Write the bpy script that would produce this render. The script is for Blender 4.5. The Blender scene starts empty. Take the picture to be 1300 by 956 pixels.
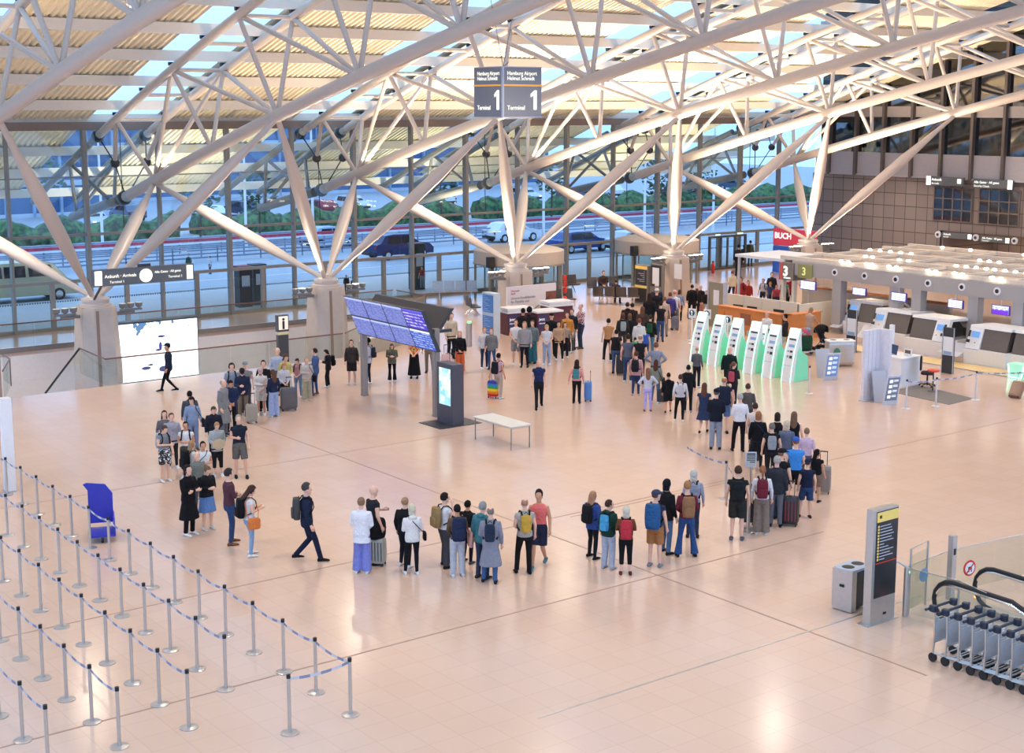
import bpy, bmesh, math, random
from mathutils import Vector, Matrix
R = random.Random(7)
PI = math.pi
C = bpy.context.scene.collection
def V(*a): return Vector(a)
# ---------------------------------------------------------------- camera frame (metres, floor at z=0, camera 10 m up on the gallery)
FOC, CX, CY, HZ, HC = 1834.0, 650.0, 433.0, 135.0, 10.0
_p = math.atan((CY-HZ)/FOC); _a = math.atan((3100-CX)/(FOC/math.cos(_p)))
FW = V(math.cos(_a), math.sin(_a), 0); RT = V(math.sin(_a), -math.cos(_a), 0)
DI = FW*math.cos(_p)-V(0,0,1)*math.sin(_p); UP = FW*math.sin(_p)+V(0,0,1)*math.cos(_p)
def ray(x, y): return DI*FOC+RT*(x-CX)-UP*(y-CY)
def F(x, y, z=0.0):
    d = ray(x, y); t = (z-HC)/d.z
    return V(d.x*t, d.y*t, z)
def pixy(P):
    v = P-V(0,0,HC); return CY-FOC*v.dot(UP)/v.dot(DI)
# ---------------------------------------------------------------- materials
MATS = {}
def lin(h):
    h = h.lstrip('#')
    if len(h) == 3: h = ''.join(c*2 for c in h)
    return [((int(h[i:i+2],16)/255+0.055)/1.055)**2.4 if int(h[i:i+2],16) > 10 else int(h[i:i+2],16)/255/12.92 for i in (0,2,4)]
def nt_new(name):
    m = bpy.data.materials.new(name); m.use_nodes = True
    n = m.node_tree; n.nodes.clear()
    return m, n, n.nodes.new('ShaderNodeOutputMaterial')
def mat(name, col, rough=0.6, metal=0.0, noise=0.06, scale=12.0, emit=None, es=0.0, spec=0.5, alpha=None):
    if name in MATS: return MATS[name]
    m, n, out = nt_new(name)
    b = n.nodes.new('ShaderNodeBsdfPrincipled')
    c = lin(col) if isinstance(col, str) else list(col)
    b.inputs['Roughness'].default_value = rough; b.inputs['Metallic'].default_value = metal
    b.inputs['Specular IOR Level'].default_value = spec
    if noise:
        t = n.nodes.new('ShaderNodeTexCoord'); x = n.nodes.new('ShaderNodeTexNoise')
        x.inputs['Scale'].default_value = scale; x.inputs['Detail'].default_value = 2
        n.links.new(t.outputs['Object'], x.inputs['Vector'])
        r = n.nodes.new('ShaderNodeMapRange'); r.inputs[3].default_value = 1-noise*2; r.inputs[4].default_value = 1+noise*2
        n.links.new(x.outputs['Fac'], r.inputs[0])
        h = n.nodes.new('ShaderNodeVectorMath'); h.operation = 'SCALE'; h.inputs[0].default_value = c
        n.links.new(r.outputs[0], h.inputs['Scale']); n.links.new(h.outputs[0], b.inputs['Base Color'])
    else: b.inputs['Base Color'].default_value = c+[1]
    if emit:
        b.inputs['Emission Color'].default_value = lin(emit)+[1]; b.inputs['Emission Strength'].default_value = es
    if alpha is not None:
        tr = n.nodes.new('ShaderNodeBsdfTransparent'); mx = n.nodes.new('ShaderNodeMixShader'); mx.inputs[0].default_value = alpha
        n.links.new(tr.outputs[0], mx.inputs[1]); n.links.new(b.outputs[0], mx.inputs[2]); n.links.new(mx.outputs[0], out.inputs[0])
    else: n.links.new(b.outputs[0], out.inputs[0])
    MATS[name] = m
    return m
def glassmat(name, tint='#ffffff', refl=0.08, rough=0.02):
    m, n, out = nt_new(name)
    t = n.nodes.new('ShaderNodeBsdfTransparent'); t.inputs[0].default_value = lin(tint)+[1]
    g = n.nodes.new('ShaderNodeBsdfGlossy'); g.inputs['Roughness'].default_value = rough
    x = n.nodes.new('ShaderNodeMixShader'); x.inputs[0].default_value = refl
    n.links.new(t.outputs[0], x.inputs[1]); n.links.new(g.outputs[0], x.inputs[2]); n.links.new(x.outputs[0], out.inputs[0])
    MATS[name] = m
    return m
def fab(h, rough=0.85):
    if 'fabric_'+h in MATS: return MATS['fabric_'+h]
    c = lin(h); g = sum(c)/3
    m = mat('fabric_'+h, [q*.72+g*.10 for q in c], rough, noise=0.10, scale=22, spec=0.2); n = m.node_tree
    b = [q for q in n.nodes if q.type == 'BSDF_PRINCIPLED'][0]
    t = n.nodes.new('ShaderNodeTexCoord'); x = n.nodes.new('ShaderNodeTexNoise'); x.inputs['Scale'].default_value = 7; x.inputs['Detail'].default_value = 2; x.inputs['Distortion'].default_value = 1.2
    u = n.nodes.new('ShaderNodeBump'); u.inputs['Strength'].default_value = .8; u.inputs['Distance'].default_value = .05
    n.links.new(t.outputs['Object'], x.inputs['Vector']); n.links.new(x.outputs['Fac'], u.inputs['Height']); n.links.new(u.outputs[0], b.inputs['Normal'])
    return m
def emi(name, col, s):
    if name in MATS: return MATS[name]
    m, n, out = nt_new(name); e = n.nodes.new('ShaderNodeEmission')
    e.inputs[0].default_value = lin(col)+[1]; e.inputs[1].default_value = s
    n.links.new(e.outputs[0], out.inputs[0]); MATS[name] = m
    return m
def pattern(name, cols, kind='plaid', scale=14):
    m, n, out = nt_new(name); b = n.nodes.new('ShaderNodeBsdfPrincipled'); b.inputs['Roughness'].default_value = .85
    t = n.nodes.new('ShaderNodeTexCoord')
    if kind == 'plaid':
        x = n.nodes.new('ShaderNodeTexChecker'); x.inputs['Scale'].default_value = scale
        x.inputs[1].default_value = lin(cols[0])+[1]; x.inputs[2].default_value = lin(cols[1])+[1]
        n.links.new(t.outputs['Object'], x.inputs[0]); n.links.new(x.outputs[0], b.inputs['Base Color'])
    else:
        x = n.nodes.new('ShaderNodeTexNoise'); x.inputs['Scale'].default_value = scale; x.inputs['Detail'].default_value = 3
        r = n.nodes.new('ShaderNodeValToRGB'); r.color_ramp.interpolation = 'CONSTANT'
        while len(r.color_ramp.elements) < len(cols): r.color_ramp.elements.new(.5)
        for i, c in enumerate(cols):
            r.color_ramp.elements[i].position = 0 if i == 0 else .42+.16*(i-1)/(max(1, len(cols)-2)); r.color_ramp.elements[i].color = lin(c)+[1]
        n.links.new(t.outputs['Object'], x.inputs['Vector']); n.links.new(x.outputs['Fac'], r.inputs[0]); n.links.new(r.outputs[0], b.inputs['Base Color'])
    n.links.new(b.outputs[0], out.inputs[0]); MATS[name] = m
    return m
def screenmat(name, top, base, line, rows=22, s=1.4, axis='Z'):
    """a lit display: base colour with rows of pale writing-like blocks"""
    m, n, out = nt_new(name); t = n.nodes.new('ShaderNodeTexCoord'); sp = n.nodes.new('ShaderNodeSeparateXYZ')
    n.links.new(t.outputs['Generated'], sp.inputs[0])
    def mth(op, a, b=None):
        k = n.nodes.new('ShaderNodeMath'); k.operation = op
        for i, q in enumerate((a, b)):
            if q is None: continue
            if isinstance(q, (int, float)): k.inputs[i].default_value = q
            else: n.links.new(q, k.inputs[i])
        return k.outputs[0]
    z = sp.outputs['Z']
    row = mth('MULTIPLY', z, rows)
    fr = mth('GREATER_THAN', mth('FRACT', row), .55)
    w = n.nodes.new('ShaderNodeTexWhiteNoise'); w.noise_dimensions = '3D'
    cb = n.nodes.new('ShaderNodeCombineXYZ')
    n.links.new(mth('FLOOR', row), cb.inputs[2]); u = mth('ADD', sp.outputs['X'], sp.outputs['Y'])
    n.links.new(mth('FLOOR', mth('MULTIPLY', u, 16)), cb.inputs[0]); n.links.new(cb.outputs[0], w.inputs[0])
    ink = mth('MULTIPLY', fr, mth('GREATER_THAN', w.outputs[0], .45))
    hd = mth('GREATER_THAN', z, .9)
    mx = n.nodes.new('ShaderNodeMix'); mx.data_type = 'RGBA'; n.links.new(ink, mx.inputs[0])
    mx.inputs[6].default_value = lin(base)+[1]; mx.inputs[7].default_value = lin(line)+[1]
    m2 = n.nodes.new('ShaderNodeMix'); m2.data_type = 'RGBA'; n.links.new(hd, m2.inputs[0]); n.links.new(mx.outputs[2], m2.inputs[6])
    m2.inputs[7].default_value = lin(top)+[1]
    e = n.nodes.new('ShaderNodeEmission'); e.inputs[1].default_value = s
    n.links.new(m2.outputs[2], e.inputs[0]); n.links.new(e.outputs[0], out.inputs[0]); MATS[name] = m
    return m
# ---------------------------------------------------------------- mesh builder
class MB:
    def __init__(s): s.v = []; s.f = []; s.m = []; s.cur = 0
    def add(s, vs, fs):
        o = len(s.v); s.v += [tuple(q) for q in vs]; s.f += [tuple(o+i for i in f) for f in fs]; s.m += [s.cur]*len(fs); return s
    def box(s, c, d, rot=0.0, M=None):
        x, y, z = d[0]/2, d[1]/2, d[2]/2; c = Vector(c)
        vs = [V(a*x, b*y, e*z) for e in (-1,1) for b in (-1,1) for a in (-1,1)]
        Q = M if M is not None else (Matrix.Rotation(rot, 3, 'Z') if rot else None)
        vs = [c+(Q@q if Q is not None else q) for q in vs]
        return s.add(vs, [(0,2,3,1),(4,5,7,6),(0,1,5,4),(2,6,7,3),(0,4,6,2),(1,3,7,5)])
    def bx(s, x0, x1, y0, y1, z0, z1): return s.box(((x0+x1)/2,(y0+y1)/2,(z0+z1)/2), (abs(x1-x0),abs(y1-y0),abs(z1-z0)))
    def rings(s, rs, cap=True, closed=True):
        n = len(rs[0]); vs = [p for r in rs for p in r]; fs = []
        for i in range(len(rs)-1):
            for j in range(n if closed else n-1):
                a, b = i*n+j, i*n+(j+1) % n; fs.append((a, b, b+n, a+n))
        if cap and closed: fs.append(tuple(range(n-1,-1,-1))); fs.append(tuple((len(rs)-1)*n+j for j in range(n)))
        return s.add(vs, fs)
    def path(s, pts, rad, n=8, cap=True, flat=1.0):
        pts = [Vector(p) for p in pts]; L = len(pts)
        if isinstance(rad, (int, float)): rad = [rad]*L
        rs = []; up = None
        for i in range(L):
            t = (pts[min(i+1, L-1)]-pts[max(i-1, 0)]).normalized()
            if up is None: up = V(0,0,1) if abs(t.z) < .9 else V(0,1,0)
            u = t.cross(up)
            if u.length < 1e-4: u = t.cross(V(1,0,0))
            u.normalize(); w = u.cross(t).normalized(); up = w
            rs.append([pts[i]+u*math.cos(2*PI*j/n)*rad[i]+w*math.sin(2*PI*j/n)*rad[i]*flat for j in range(n)])
        return s.rings(rs, cap)
    def cyl(s, c, r, h, n=16, r2=None):
        c = Vector(c); return s.path([c, c+V(0,0,h)], [r, r if r2 is None else r2], n)
    def lathe(s, c, prof, n=16, sx=1.0, sy=1.0):
        c = Vector(c); return s.rings([[c+V(math.cos(2*PI*j/n)*r*sx, math.sin(2*PI*j/n)*r*sy, z) for j in range(n)] for r, z in prof])
    def ell(s, c, r, n=12, k=8, M=None):
        c = Vector(c); rs = []
        for i in range(k+1):
            t = PI*i/k; q = max(1e-3, math.sin(t))
            ring = [V(r[0]*q*math.cos(2*PI*j/n), r[1]*q*math.sin(2*PI*j/n), -r[2]*math.cos(t)) for j in range(n)]
            rs.append([c+(M@p if M is not None else p) for p in ring])
        return s.rings(rs)
    def rbox(s, c, d, e=4.0, n=20, k=8, M=None):
        """rounded box (superellipsoid rings)"""
        c = Vector(c); rs = []
        for i in range(k+1):
            t = -1+2*i/k; zz = math.copysign(abs(t)**(.55), t) if t else 0
            q = max(.02, (1-abs(zz)**e)**(1/e)) if abs(zz) < 1 else .55
            q = max(q, .55); ring = []
            for j in range(n):
                a = 2*PI*(j+.5)/n; ca, sa = math.cos(a), math.sin(a)
                w = (abs(ca)**e+abs(sa)**e)**(-1/e)
                p = V(d[0]/2*q**.3*ca*w, d[1]/2*q**.3*sa*w, d[2]/2*zz); ring.append(c+(M@p if M is not None else p))
            rs.append(ring)
        return s.rings(rs)
    def prism(s, poly, a, b, ax='X'):
        """poly of (u,v) extruded along ax from a to b; X: (y,z)  Y: (x,z)  Z: (x,y)"""
        def P(u, w, t): return {'X': (t,u,w), 'Y': (u,t,w), 'Z': (u,w,t)}[ax]
        n = len(poly)
        return s.add([P(u,w,a) for u, w in poly]+[P(u,w,b) for u, w in poly],
                     [tuple(range(n))]+[tuple(range(2*n-1, n-1, -1))]+[(i,(i+1) % n+n if 0 else i+n,(i+1) % n+n,(i+1) % n) for i in range(n)])
    def mesh(s, name, mats, smooth=False, fix=True):
        me = bpy.data.meshes.new(name); me.from_pydata(s.v, [], s.f); me.update()
        for q in (mats if isinstance(mats, (list, tuple)) else [mats]): me.materials.append(q)
        if len(me.polygons) == len(s.m) and any(s.m): me.polygons.foreach_set('material_index', s.m)
        if fix:
            b = bmesh.new(); b.from_mesh(me); bmesh.ops.recalc_face_normals(b, faces=b.faces); b.to_mesh(me); b.free()
        if smooth:
            me.polygons.foreach_set('use_smooth', [True]*len(me.polygons))
            try: me.set_sharp_from_angle(angle=math.radians(40))
            except Exception: pass
        return me
    def build(s, name, mats, parent=None, smooth=False, M=None):
        o = bpy.data.objects.new(name, s.mesh(name, mats, smooth)); C.objects.link(o)
        if parent is not None: o.parent = parent
        if M is not None: o.matrix_basis = M
        return o
def tag(o, label, cat, group=None, kind=None):
    if label: o['label'] = label
    if cat: o['category'] = cat
    if group: o['group'] = group
    if kind: o['kind'] = kind
    return o
def thing(name, label, cat, loc=(0,0,0), rz=0.0, group=None, scale=None):
    o = bpy.data.objects.new(name, None); C.objects.link(o); o.location = loc; o.rotation_euler = (0,0,rz); o.empty_display_size = .1
    if scale is not None: o.scale = scale
    return tag(o, label, cat, group)
def struct(o): o['kind'] = 'structure'; return o
def part(name, mb, m, parent, smooth=False, label=None):
    o = mb.build(name, m, parent, smooth)
    if label: o['label'] = label
    return o
def cp(o, parent):
    c = o.copy(); C.objects.link(c); c.parent = parent
    for k in o.children: cp(k, c)
    return c
def dup(root, loc=None, rz=None, label=None):
    c = root.copy(); C.objects.link(c)
    for k in root.children: cp(k, c)
    if loc is not None: c.location = loc
    if rz is not None: c.rotation_euler = (0,0,rz)
    if label: c['label'] = label
    return c
_tc = {}
def text(parent, s, size, loc, rx=(1,0,0), up=(0,0,1), m=None, align='LEFT', name='lettering', bold=0.0, spacing=1.0):
    """lettering lying in the plane spanned by rx (reading direction) and up"""
    key = (s, align, bold, spacing)
    if key not in _tc:
        cu = bpy.data.curves.new('lettering', 'FONT'); cu.body = s; cu.align_x = align; cu.extrude = .01; cu.offset = bold; cu.space_character = spacing; cu.resolution_u = 3
        t = bpy.data.objects.new('lettering', cu); C.objects.link(t)
        bpy.context.view_layer.update()
        _tc[key] = bpy.data.meshes.new_from_object(t.evaluated_get(bpy.context.evaluated_depsgraph_get()))
        bpy.data.objects.remove(t)
    me = _tc[key].copy(); me.materials.clear(); me.materials.append(m)
    o = bpy.data.objects.new(name, me); C.objects.link(o); o.parent = parent
    X = Vector(rx).normalized(); Y = Vector(up).normalized(); Z = X.cross(Y)
    T = Matrix(((X.x*size,Y.x*size,Z.x*size,loc[0]),(X.y*size,Y.y*size,Z.y*size,loc[1]),(X.z*size,Y.z*size,Z.z*size,loc[2]),(0,0,0,1)))
    o.matrix_basis = T
    return o
def heading(p, f):
    a = (p-V(0,0,p.z)).normalized(); r = V(a.y, -a.x, 0); h = a*math.cos(math.radians(f))+r*math.sin(math.radians(f))
    return math.atan2(h.y, h.x)-PI/2
# ================================================================ camera
cam = bpy.data.cameras.new('camera'); co = bpy.data.objects.new('camera', cam); C.objects.link(co)
cam.sensor_fit = 'HORIZONTAL'; cam.sensor_width = 36; cam.lens = FOC*36/1300; cam.shift_y = -45/1300; cam.clip_end = 600; cam.clip_start = .5
co.matrix_world = Matrix(((RT.x,UP.x,-DI.x,0),(RT.y,UP.y,-DI.y,0),(RT.z,UP.z,-DI.z,HC),(0,0,0,1)))
sc = bpy.context.scene; sc.camera = co
sc.view_settings.view_transform = 'Standard'; sc.view_settings.look = 'None'; sc.view_settings.gamma = 1; sc.view_settings.use_curve_mapping = False
sc.view_settings.exposure = 0.0
sc.cycles.use_denoising = True; sc.cycles.max_bounces = 7; sc.cycles.diffuse_bounces = 3; sc.cycles.glossy_bounces = 3; sc.cycles.transparent_max_bounces = 16
sc.cycles.sample_clamp_indirect = 4.0; sc.cycles.caustics_reflective = False; sc.cycles.caustics_refractive = False
w = bpy.data.worlds.new('sky'); sc.world = w; w.use_nodes = True; wn = w.node_tree; wn.nodes.clear()
wo = wn.nodes.new('ShaderNodeOutputWorld'); wb = wn.nodes.new('ShaderNodeBackground')
tc = wn.nodes.new('ShaderNodeTexCoord'); sx = wn.nodes.new('ShaderNodeSeparateXYZ'); rp = wn.nodes.new('ShaderNodeValToRGB')
wn.links.new(tc.outputs['Generated'], sx.inputs[0]); wn.links.new(sx.outputs['Z'], rp.inputs[0])
rp.color_ramp.elements[0].color = (.34,.58,1.0,1); rp.color_ramp.elements[1].color = (.42,.66,1.0,1)
wn.links.new(rp.outputs[0], wb.inputs[0]); wb.inputs[1].default_value = 2.3; wn.links.new(wb.outputs[0], wo.inputs[0])
# ================================================================ materials
steel = mat('white_painted_steel', '#cfc1b4', .38, noise=.02)
steel_w = mat('cream_painted_steel', '#efe3d2', .5, noise=.02)
steel_d = mat('grey_painted_steel', '#7d7a76', .45, noise=.03)
dark = mat('dark_grey_metal', '#35363b', .45, noise=.03)
black = mat('black_plastic', '#17181b', .5, noise=.03)
inox = mat('brushed_stainless', '#c3bfba', .32, metal=.85, noise=.04)
chrome = mat('chrome', '#dcdcdc', .15, metal=1, noise=0)
white = mat('white_lacquer', '#eceaea', .35, noise=.02)
offw = mat('off_white_panel', '#dcd6d2', .6, noise=.03)
grey = mat('light_grey_lacquer', '#b9bac2', .4, noise=.02)
alum = mat('window_aluminium', '#8d8880', .45, metal=.2, noise=.04)
conc = mat('fair_faced_concrete', '#bfb0a3', .75, noise=.05, scale=4)
rubber = mat('black_rubber', '#1b1b1b', .7, noise=.02)
wood = mat('warm_beech_veneer', '#c97f45', .45, noise=.08, scale=5)
woodr = mat('reddish_wood_panel', '#8a3a22', .45, noise=.08, scale=5)
cream = mat('cream_partition', '#e3d8c4', .6, noise=.02)
glass = glassmat('clear_glass', '#f3f7f5', .05)
glassf = glassmat('facade_glass', '#f4f9fb', .035)
glassd = glassmat('dark_tinted_glass', '#5a6064', .22, .05)
skyl = glassmat('rooflight_glass', '#f4f6f8', .08)
ink = mat('white_lettering', '#ffffff', .5, noise=0, emit='#ffffff', es=.6)
inkg = emi('lit_white_lettering', '#fffdf2', 1.5)
inkd = mat('dark_lettering', '#2a2a2e', .6, noise=0)
signg = mat('anthracite_sign_face', '#5b6066', .5, noise=.02)
yel = mat('yellow_sign_band', '#e7c66a', .5, noise=.02, emit='#e7c66a', es=.15)
lamp = emi('lamp_glow', '#fff4e2', 30.0)
lampc = emi('small_lamp_glow', '#fff0d8', 14.0)
# floor
def floormat():
    m, n, out = nt_new('polished_stone_floor'); b = n.nodes.new('ShaderNodeBsdfPrincipled')
    t = n.nodes.new('ShaderNodeTexCoord'); k = n.nodes.new('ShaderNodeTexBrick'); k.offset = 0; k.squash = 1
    k.inputs['Scale'].default_value = 1; k.inputs['Brick Width'].default_value = .6; k.inputs['Row Height'].default_value = .6; k.inputs['Mortar Size'].default_value = .006
    k.inputs['Color1'].default_value = lin('#d3b49f')+[1]; k.inputs['Color2'].default_value = lin('#d5b7a3')+[1]; k.inputs['Mortar'].default_value = lin('#c9ab97')+[1]
    x = n.nodes.new('ShaderNodeTexNoise'); x.inputs['Scale'].default_value = .35; x.inputs['Detail'].default_value = 4
    mp = n.nodes.new('ShaderNodeMapRange'); mp.inputs[3].default_value = .95; mp.inputs[4].default_value = 1.05
    h = n.nodes.new('ShaderNodeVectorMath'); h.operation = 'SCALE'
    n.links.new(t.outputs['Object'], k.inputs['Vector']); n.links.new(t.outputs['Object'], x.inputs['Vector']); n.links.new(x.outputs['Fac'], mp.inputs[0])
    n.links.new(k.outputs['Color'], h.inputs[0]); n.links.new(mp.outputs[0], h.inputs['Scale']); n.links.new(h.outputs[0], b.inputs['Base Color'])
    b.inputs['Roughness'].default_value = .17; b.inputs['Specular IOR Level'].default_value = .55
    n.links.new(b.outputs[0], out.inputs[0]); return m
mfloor = floormat()
# ================================================================ shell
YB, YF, XW, VX0, VX1, VY0, VY1 = 49.7, 63.77, 73.4, 9.0, 29.2, 49.8, 60.2
EX0, EX1, EY0, EY1 = 22.75, 24.55, 4.0, 15.0
f = MB()
f.bx(-12, XW, VY1, YF+.3, -.35, 0); f.prism([(29.4,VY0),(XW,VY0),(XW,VY1),(38.5,VY1),(38.5,57.5)], -.35, 0, 'Z'); f.bx(-12, VX0, VY0, VY1, -.35, 0)
f.bx(-12, XW, EY1, VY0, -.35, 0); f.bx(-12, EX0, EY0, EY1, -.35, 0); f.bx(EX1, XW, EY0, EY1, -.35, 0); f.bx(-12, XW, -6, EY0, -.35, 0)
struct(f.build('floor', mfloor))
jm = mat('expansion_joint', '#a08270', .6, noise=0); n_tr = [0]
def trim(mb, m, smooth=False):
    n_tr[0] += 1; return struct(mb.build('trim_%d' % n_tr[0], m, smooth=smooth))
b = MB(); b.bx(20.62, 20.66, 15, 41.4, 0, .003); trim(b, jm)
for x0, x1, y in ((0,26,22.0),(0,30,26.8),(0,27,35.85),(22,60,26.6)): b = MB(); b.bx(x0, x1, y-.02, y+.02, 0, .0025); trim(b, jm)
b = MB(); b.bx(14, 24, 17.73, 17.77, 0, .004); trim(b, inox)
# lower level under the void
b = MB(); b.bx(-12, 44, 44, 62, -5.2, -5.0); struct(b.build('floor_lower_level', mat('lower_floor', '#c9a98e', .25, noise=.04)))
b = MB(); b.bx(-12, 38.5, VY1, VY1+.2, -5, -.02); b.bx(-12, 38.5, VY1-.012, VY1, -1.42, -1.38); struct(b.build('wall_void', offw)); b = MB(); b.bx(-12, 38.5, VY1-.06, VY1+.02, -.2, .012); trim(b, mat('slab_edge_profile','#77706a',.5))
b = MB(); b.prism([(29.4,VY0),(38.5,57.5),(38.5,60.2),(38.7,60.2),(38.7,57.4),(29.6,VY0)], -5, -.35, 'Z'); struct(b.build('wall_void_end', offw))
b = MB(); b.bx(EX0-.1, EX0, EY0, EY1, -5, -.35); b.bx(EX1, EX1+.1, EY0, EY1, -5, -.35); b.bx(EX0-4, EX1+4, EY0-9, EY0, -5, -4.8); b.bx(EX0, EX1, EY1, EY1+.1, -5, -.35); struct(b.build('wall_escalator_pit', mat('warm_pit_wall', '#c98d56', .6)))
# ================================================================ roof
def ztop(y): return 12.7-.3067*(y-53)-.0022*(y-53)**2-.22
def zbot(y): return 9.65-.235*(y-49.4)-.0013*(y-49.4)**2
TX = [26.33+10.45*k for k in range(-3, 5)]
def deckz(y): return ztop(y)+.62
yy = [74,72,70,68,66.5,64.9,62,59,56,53,50,47,44,41,38,35,32,28,24,20,15,10,5,0,-6]
mdeck = mat('cream_trapezoid_sheet', '#fbeccd', .5, noise=.015)
edges = [-12.0]
for t in TX: edges += [t-1.75, t+1.75]
edges += [XW+.2]
for i in range(0, len(edges), 2):
    x0, x1 = edges[i], edges[i+1]
    if x1 <= x0: continue
    n = max(1, round((x1-x0)/.28)); p = (x1-x0)/n; prof = []
    for k in range(n):
        u = x0+k*p; prof += [(u, 0), (u+p*.36, 0), (u+p*.5, .09), (u+p*.86, .09)]
    prof.append((x1, 0)); d = MB()
    d.rings([[V(u, y, deckz(y)+z) for u, z in prof] for y in yy], cap=False, closed=False)
    o = d.build('ceiling', mdeck); struct(o)
# solid upper skin (so daylight enters only through the rooflights)
for i in range(0, len(edges), 2):
    x0, x1 = edges[i], edges[i+1]
    if x1 <= x0: continue
    d = MB(); d.rings([[V(x0-.05, y, deckz(y)+.3), V(x1+.05, y, deckz(y)+.3)] for y in yy], cap=False, closed=False)
    struct(d.build('ceiling_outer_skin', steel_w))
for q, t in enumerate(TX):
    if t > XW-2 and 0: continue
    d = MB(); d.rings([[V(t-1.75, y, deckz(y)+.2), V(t+1.75, y, deckz(y)+.2)] for y in yy], cap=False, closed=False)
    o = d.build('window_roof_%d' % (q+1), skyl); struct(o)
    for y in yy[:-1]:
        pass
mp_ = MB()
for j in range(30):
    y = 73.6-2.98*j
    if abs(y-65) < 1.2: continue
    b = MB(); z = ztop(y)+.30; b.box((( -12+XW)/2, y, z+.1), (XW+12, .30, .42)); trim(b, steel_w)
    b = MB()
b = MB(); b.bx(-12, XW, 64.1, 64.35, 9.0, 9.65); struct(b.build('beam_eaves', steel_w))
b = MB(); b.bx(-12, XW, 63.9, 64.1, 8.93, 9.3); struct(b.build('beam_head_rail', mat('brown_grey_head_rail', '#8a7a70', .6)))
# ---- trusses
def tube(p0, p1, r0, r1=None, n=10, name='web_bar', parent=None, m=steel, rm=None):
    b = MB(); p0, p1 = Vector(p0), Vector(p1)
    if rm: b.path([p0, p0.lerp(p1,.12), p0.lerp(p1,.35), p0.lerp(p1,.65), p0.lerp(p1,.88), p1], [r0,r0*1.25,rm,rm,(r1 or r0)*1.25,r1 or r0], n)
    else: b.path([p0, p1], [r0, r1 or r0], n)
    return part(name, b, m, parent, True)
TW = 1.15
tops = [62.3-6.1*i for i in range(11)]; bots = [61.0,55.1,49.4,43.4,37.3,31.2,25.1,19.0,12.9,6.8,.7]
torder = ['far left, beyond the first column','over the first column, left side','between first and second column','between second and third column','between third and fourth column','between fourth and fifth column','nearest the dark right wall']
def truss(x, lab):
    t = thing('roof_truss', lab, 'roof truss', (x, 64.5, 0), group='white tubular roof trusses')
    def L(X, y, z): return (X, y-64.5, z)
    ys = [64.5-1.5*i for i in range(45)]
    b = MB(); b.path([L(0, y, zbot(y)) for y in ys], .25, 12); part('bottom_chord', b, steel, t, True)
    for s in (-1, 1):
        b = MB(); b.path([L(s*TW, y, ztop(y)) for y in ys], .19, 10); tch = part('top_chord', b, steel, t, True)
        b = MB(); b.ell(L(s*TW, 64.5, ztop(64.5)), (.3,.3,.3), 12, 8); part('end_joint', b, dark, tch, True)
        tube(L(s*TW, tops[0], ztop(tops[0])), L(s*.75, 63.6, 7.45), .1, n=8, parent=t)
        b = MB(); b.ell(L(s*.75, 63.6, 7.45), (.22,.22,.22), 12, 8); part('end_joint', b, dark, t, True)
        tube(L(s*TW, 64.5, ztop(64.5)), L(s*.75, 63.6, 7.45), .03, n=6, name='tie_rod', parent=t, m=black)
        tube(L(s*.75, 63.6, 7.45), L(0, 64.3, zbot(64.5)), .03, n=6, name='tie_rod', parent=t, m=black)
        for i in range(len(bots)):
            B = L(0, bots[i], zbot(bots[i]))
            if i != 1: tube(L(s*TW, tops[i if i == 0 else i], ztop(tops[i])) if i != 1 else 0, B, .1, n=8, parent=t)
            if i == 0: tube(L(s*TW, tops[1], ztop(tops[1])), B, .1, n=8, parent=t)
            elif i == 1: tube(L(s*TW, tops[1], ztop(tops[1])), B, .1, n=8, parent=t)
            else: tube(L(s*TW, tops[i-1], ztop(tops[i-1])), B, .1, n=8, parent=t)
        for i in range(20):
            y = 62.3-3.05*i
            b = MB(); b.box(L(s*TW, y, ztop(y)+.24), (.24,.16,.14)); part('purlin_bracket', b, black, tch)
    b = MB(); b.ell(L(0, 64.5, zbot(64.5)), (.34,.34,.34), 12, 8); part('end_joint', b, dark, t, True)
    for i in range(20):
        y = 62.3-3.05*i; tube(L(-TW, y, ztop(y)), L(TW, y, ztop(y)), .085, n=8, name='cross_tie', parent=t)
    b = MB(); b.path([L(0, 64.75, zbot(64.5)-.2), L(0, 64.7, 4.3)], .022, 6); part('hanger_rod', b, black, t)
    b = MB(); b.path([L(0, 64.75, 8.9), L(0, 64.75, zbot(64.5)+.2)], .022, 6); part('hanger_rod', b, black, t)
    return t
for i, x in enumerate(TX[1:]):
    lab = 'white tubular roof truss '+torder[i]
    if i == 0: t0 = truss(x, lab)
    else: dup(t0, (x, 64.5, 0), 0, lab)
# chord stubs outside the glass, carrying the canopy
for i, x in enumerate(TX[1:]):
    t = thing('canopy_truss', 'grey tubular canopy truss outside the glass, '+['far left end','left of the first column','behind the first column','behind the second column','behind the third column','behind the fourth column','by the dark right wall'][i], 'canopy truss', (x, 65.2, 0))
    ys = [65.2+1.2*k for k in range(8)]
    b = MB(); b.path([(0, y-65.2, zbot(64.5)-.19*(y-64.5)) for y in ys[:6]], .24, 10); part('bottom_chord', b, steel_d, t, True)
    for s in (-1, 1):
        b = MB(); b.path([(s*TW, y-65.2, ztop(y)) for y in ys], .18, 8); part('top_chord', b, steel_d, t, True)
        tube((s*TW, 3.0, ztop(68.2)), (0, .6, zbot(65.8)), .09, n=8, parent=t, m=steel_d)
        tube((s*TW, 3.0, ztop(68.2)), (0, 5.5, zbot(64.5)-.19*6.2), .09, n=8, parent=t, m=steel_d)
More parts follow.
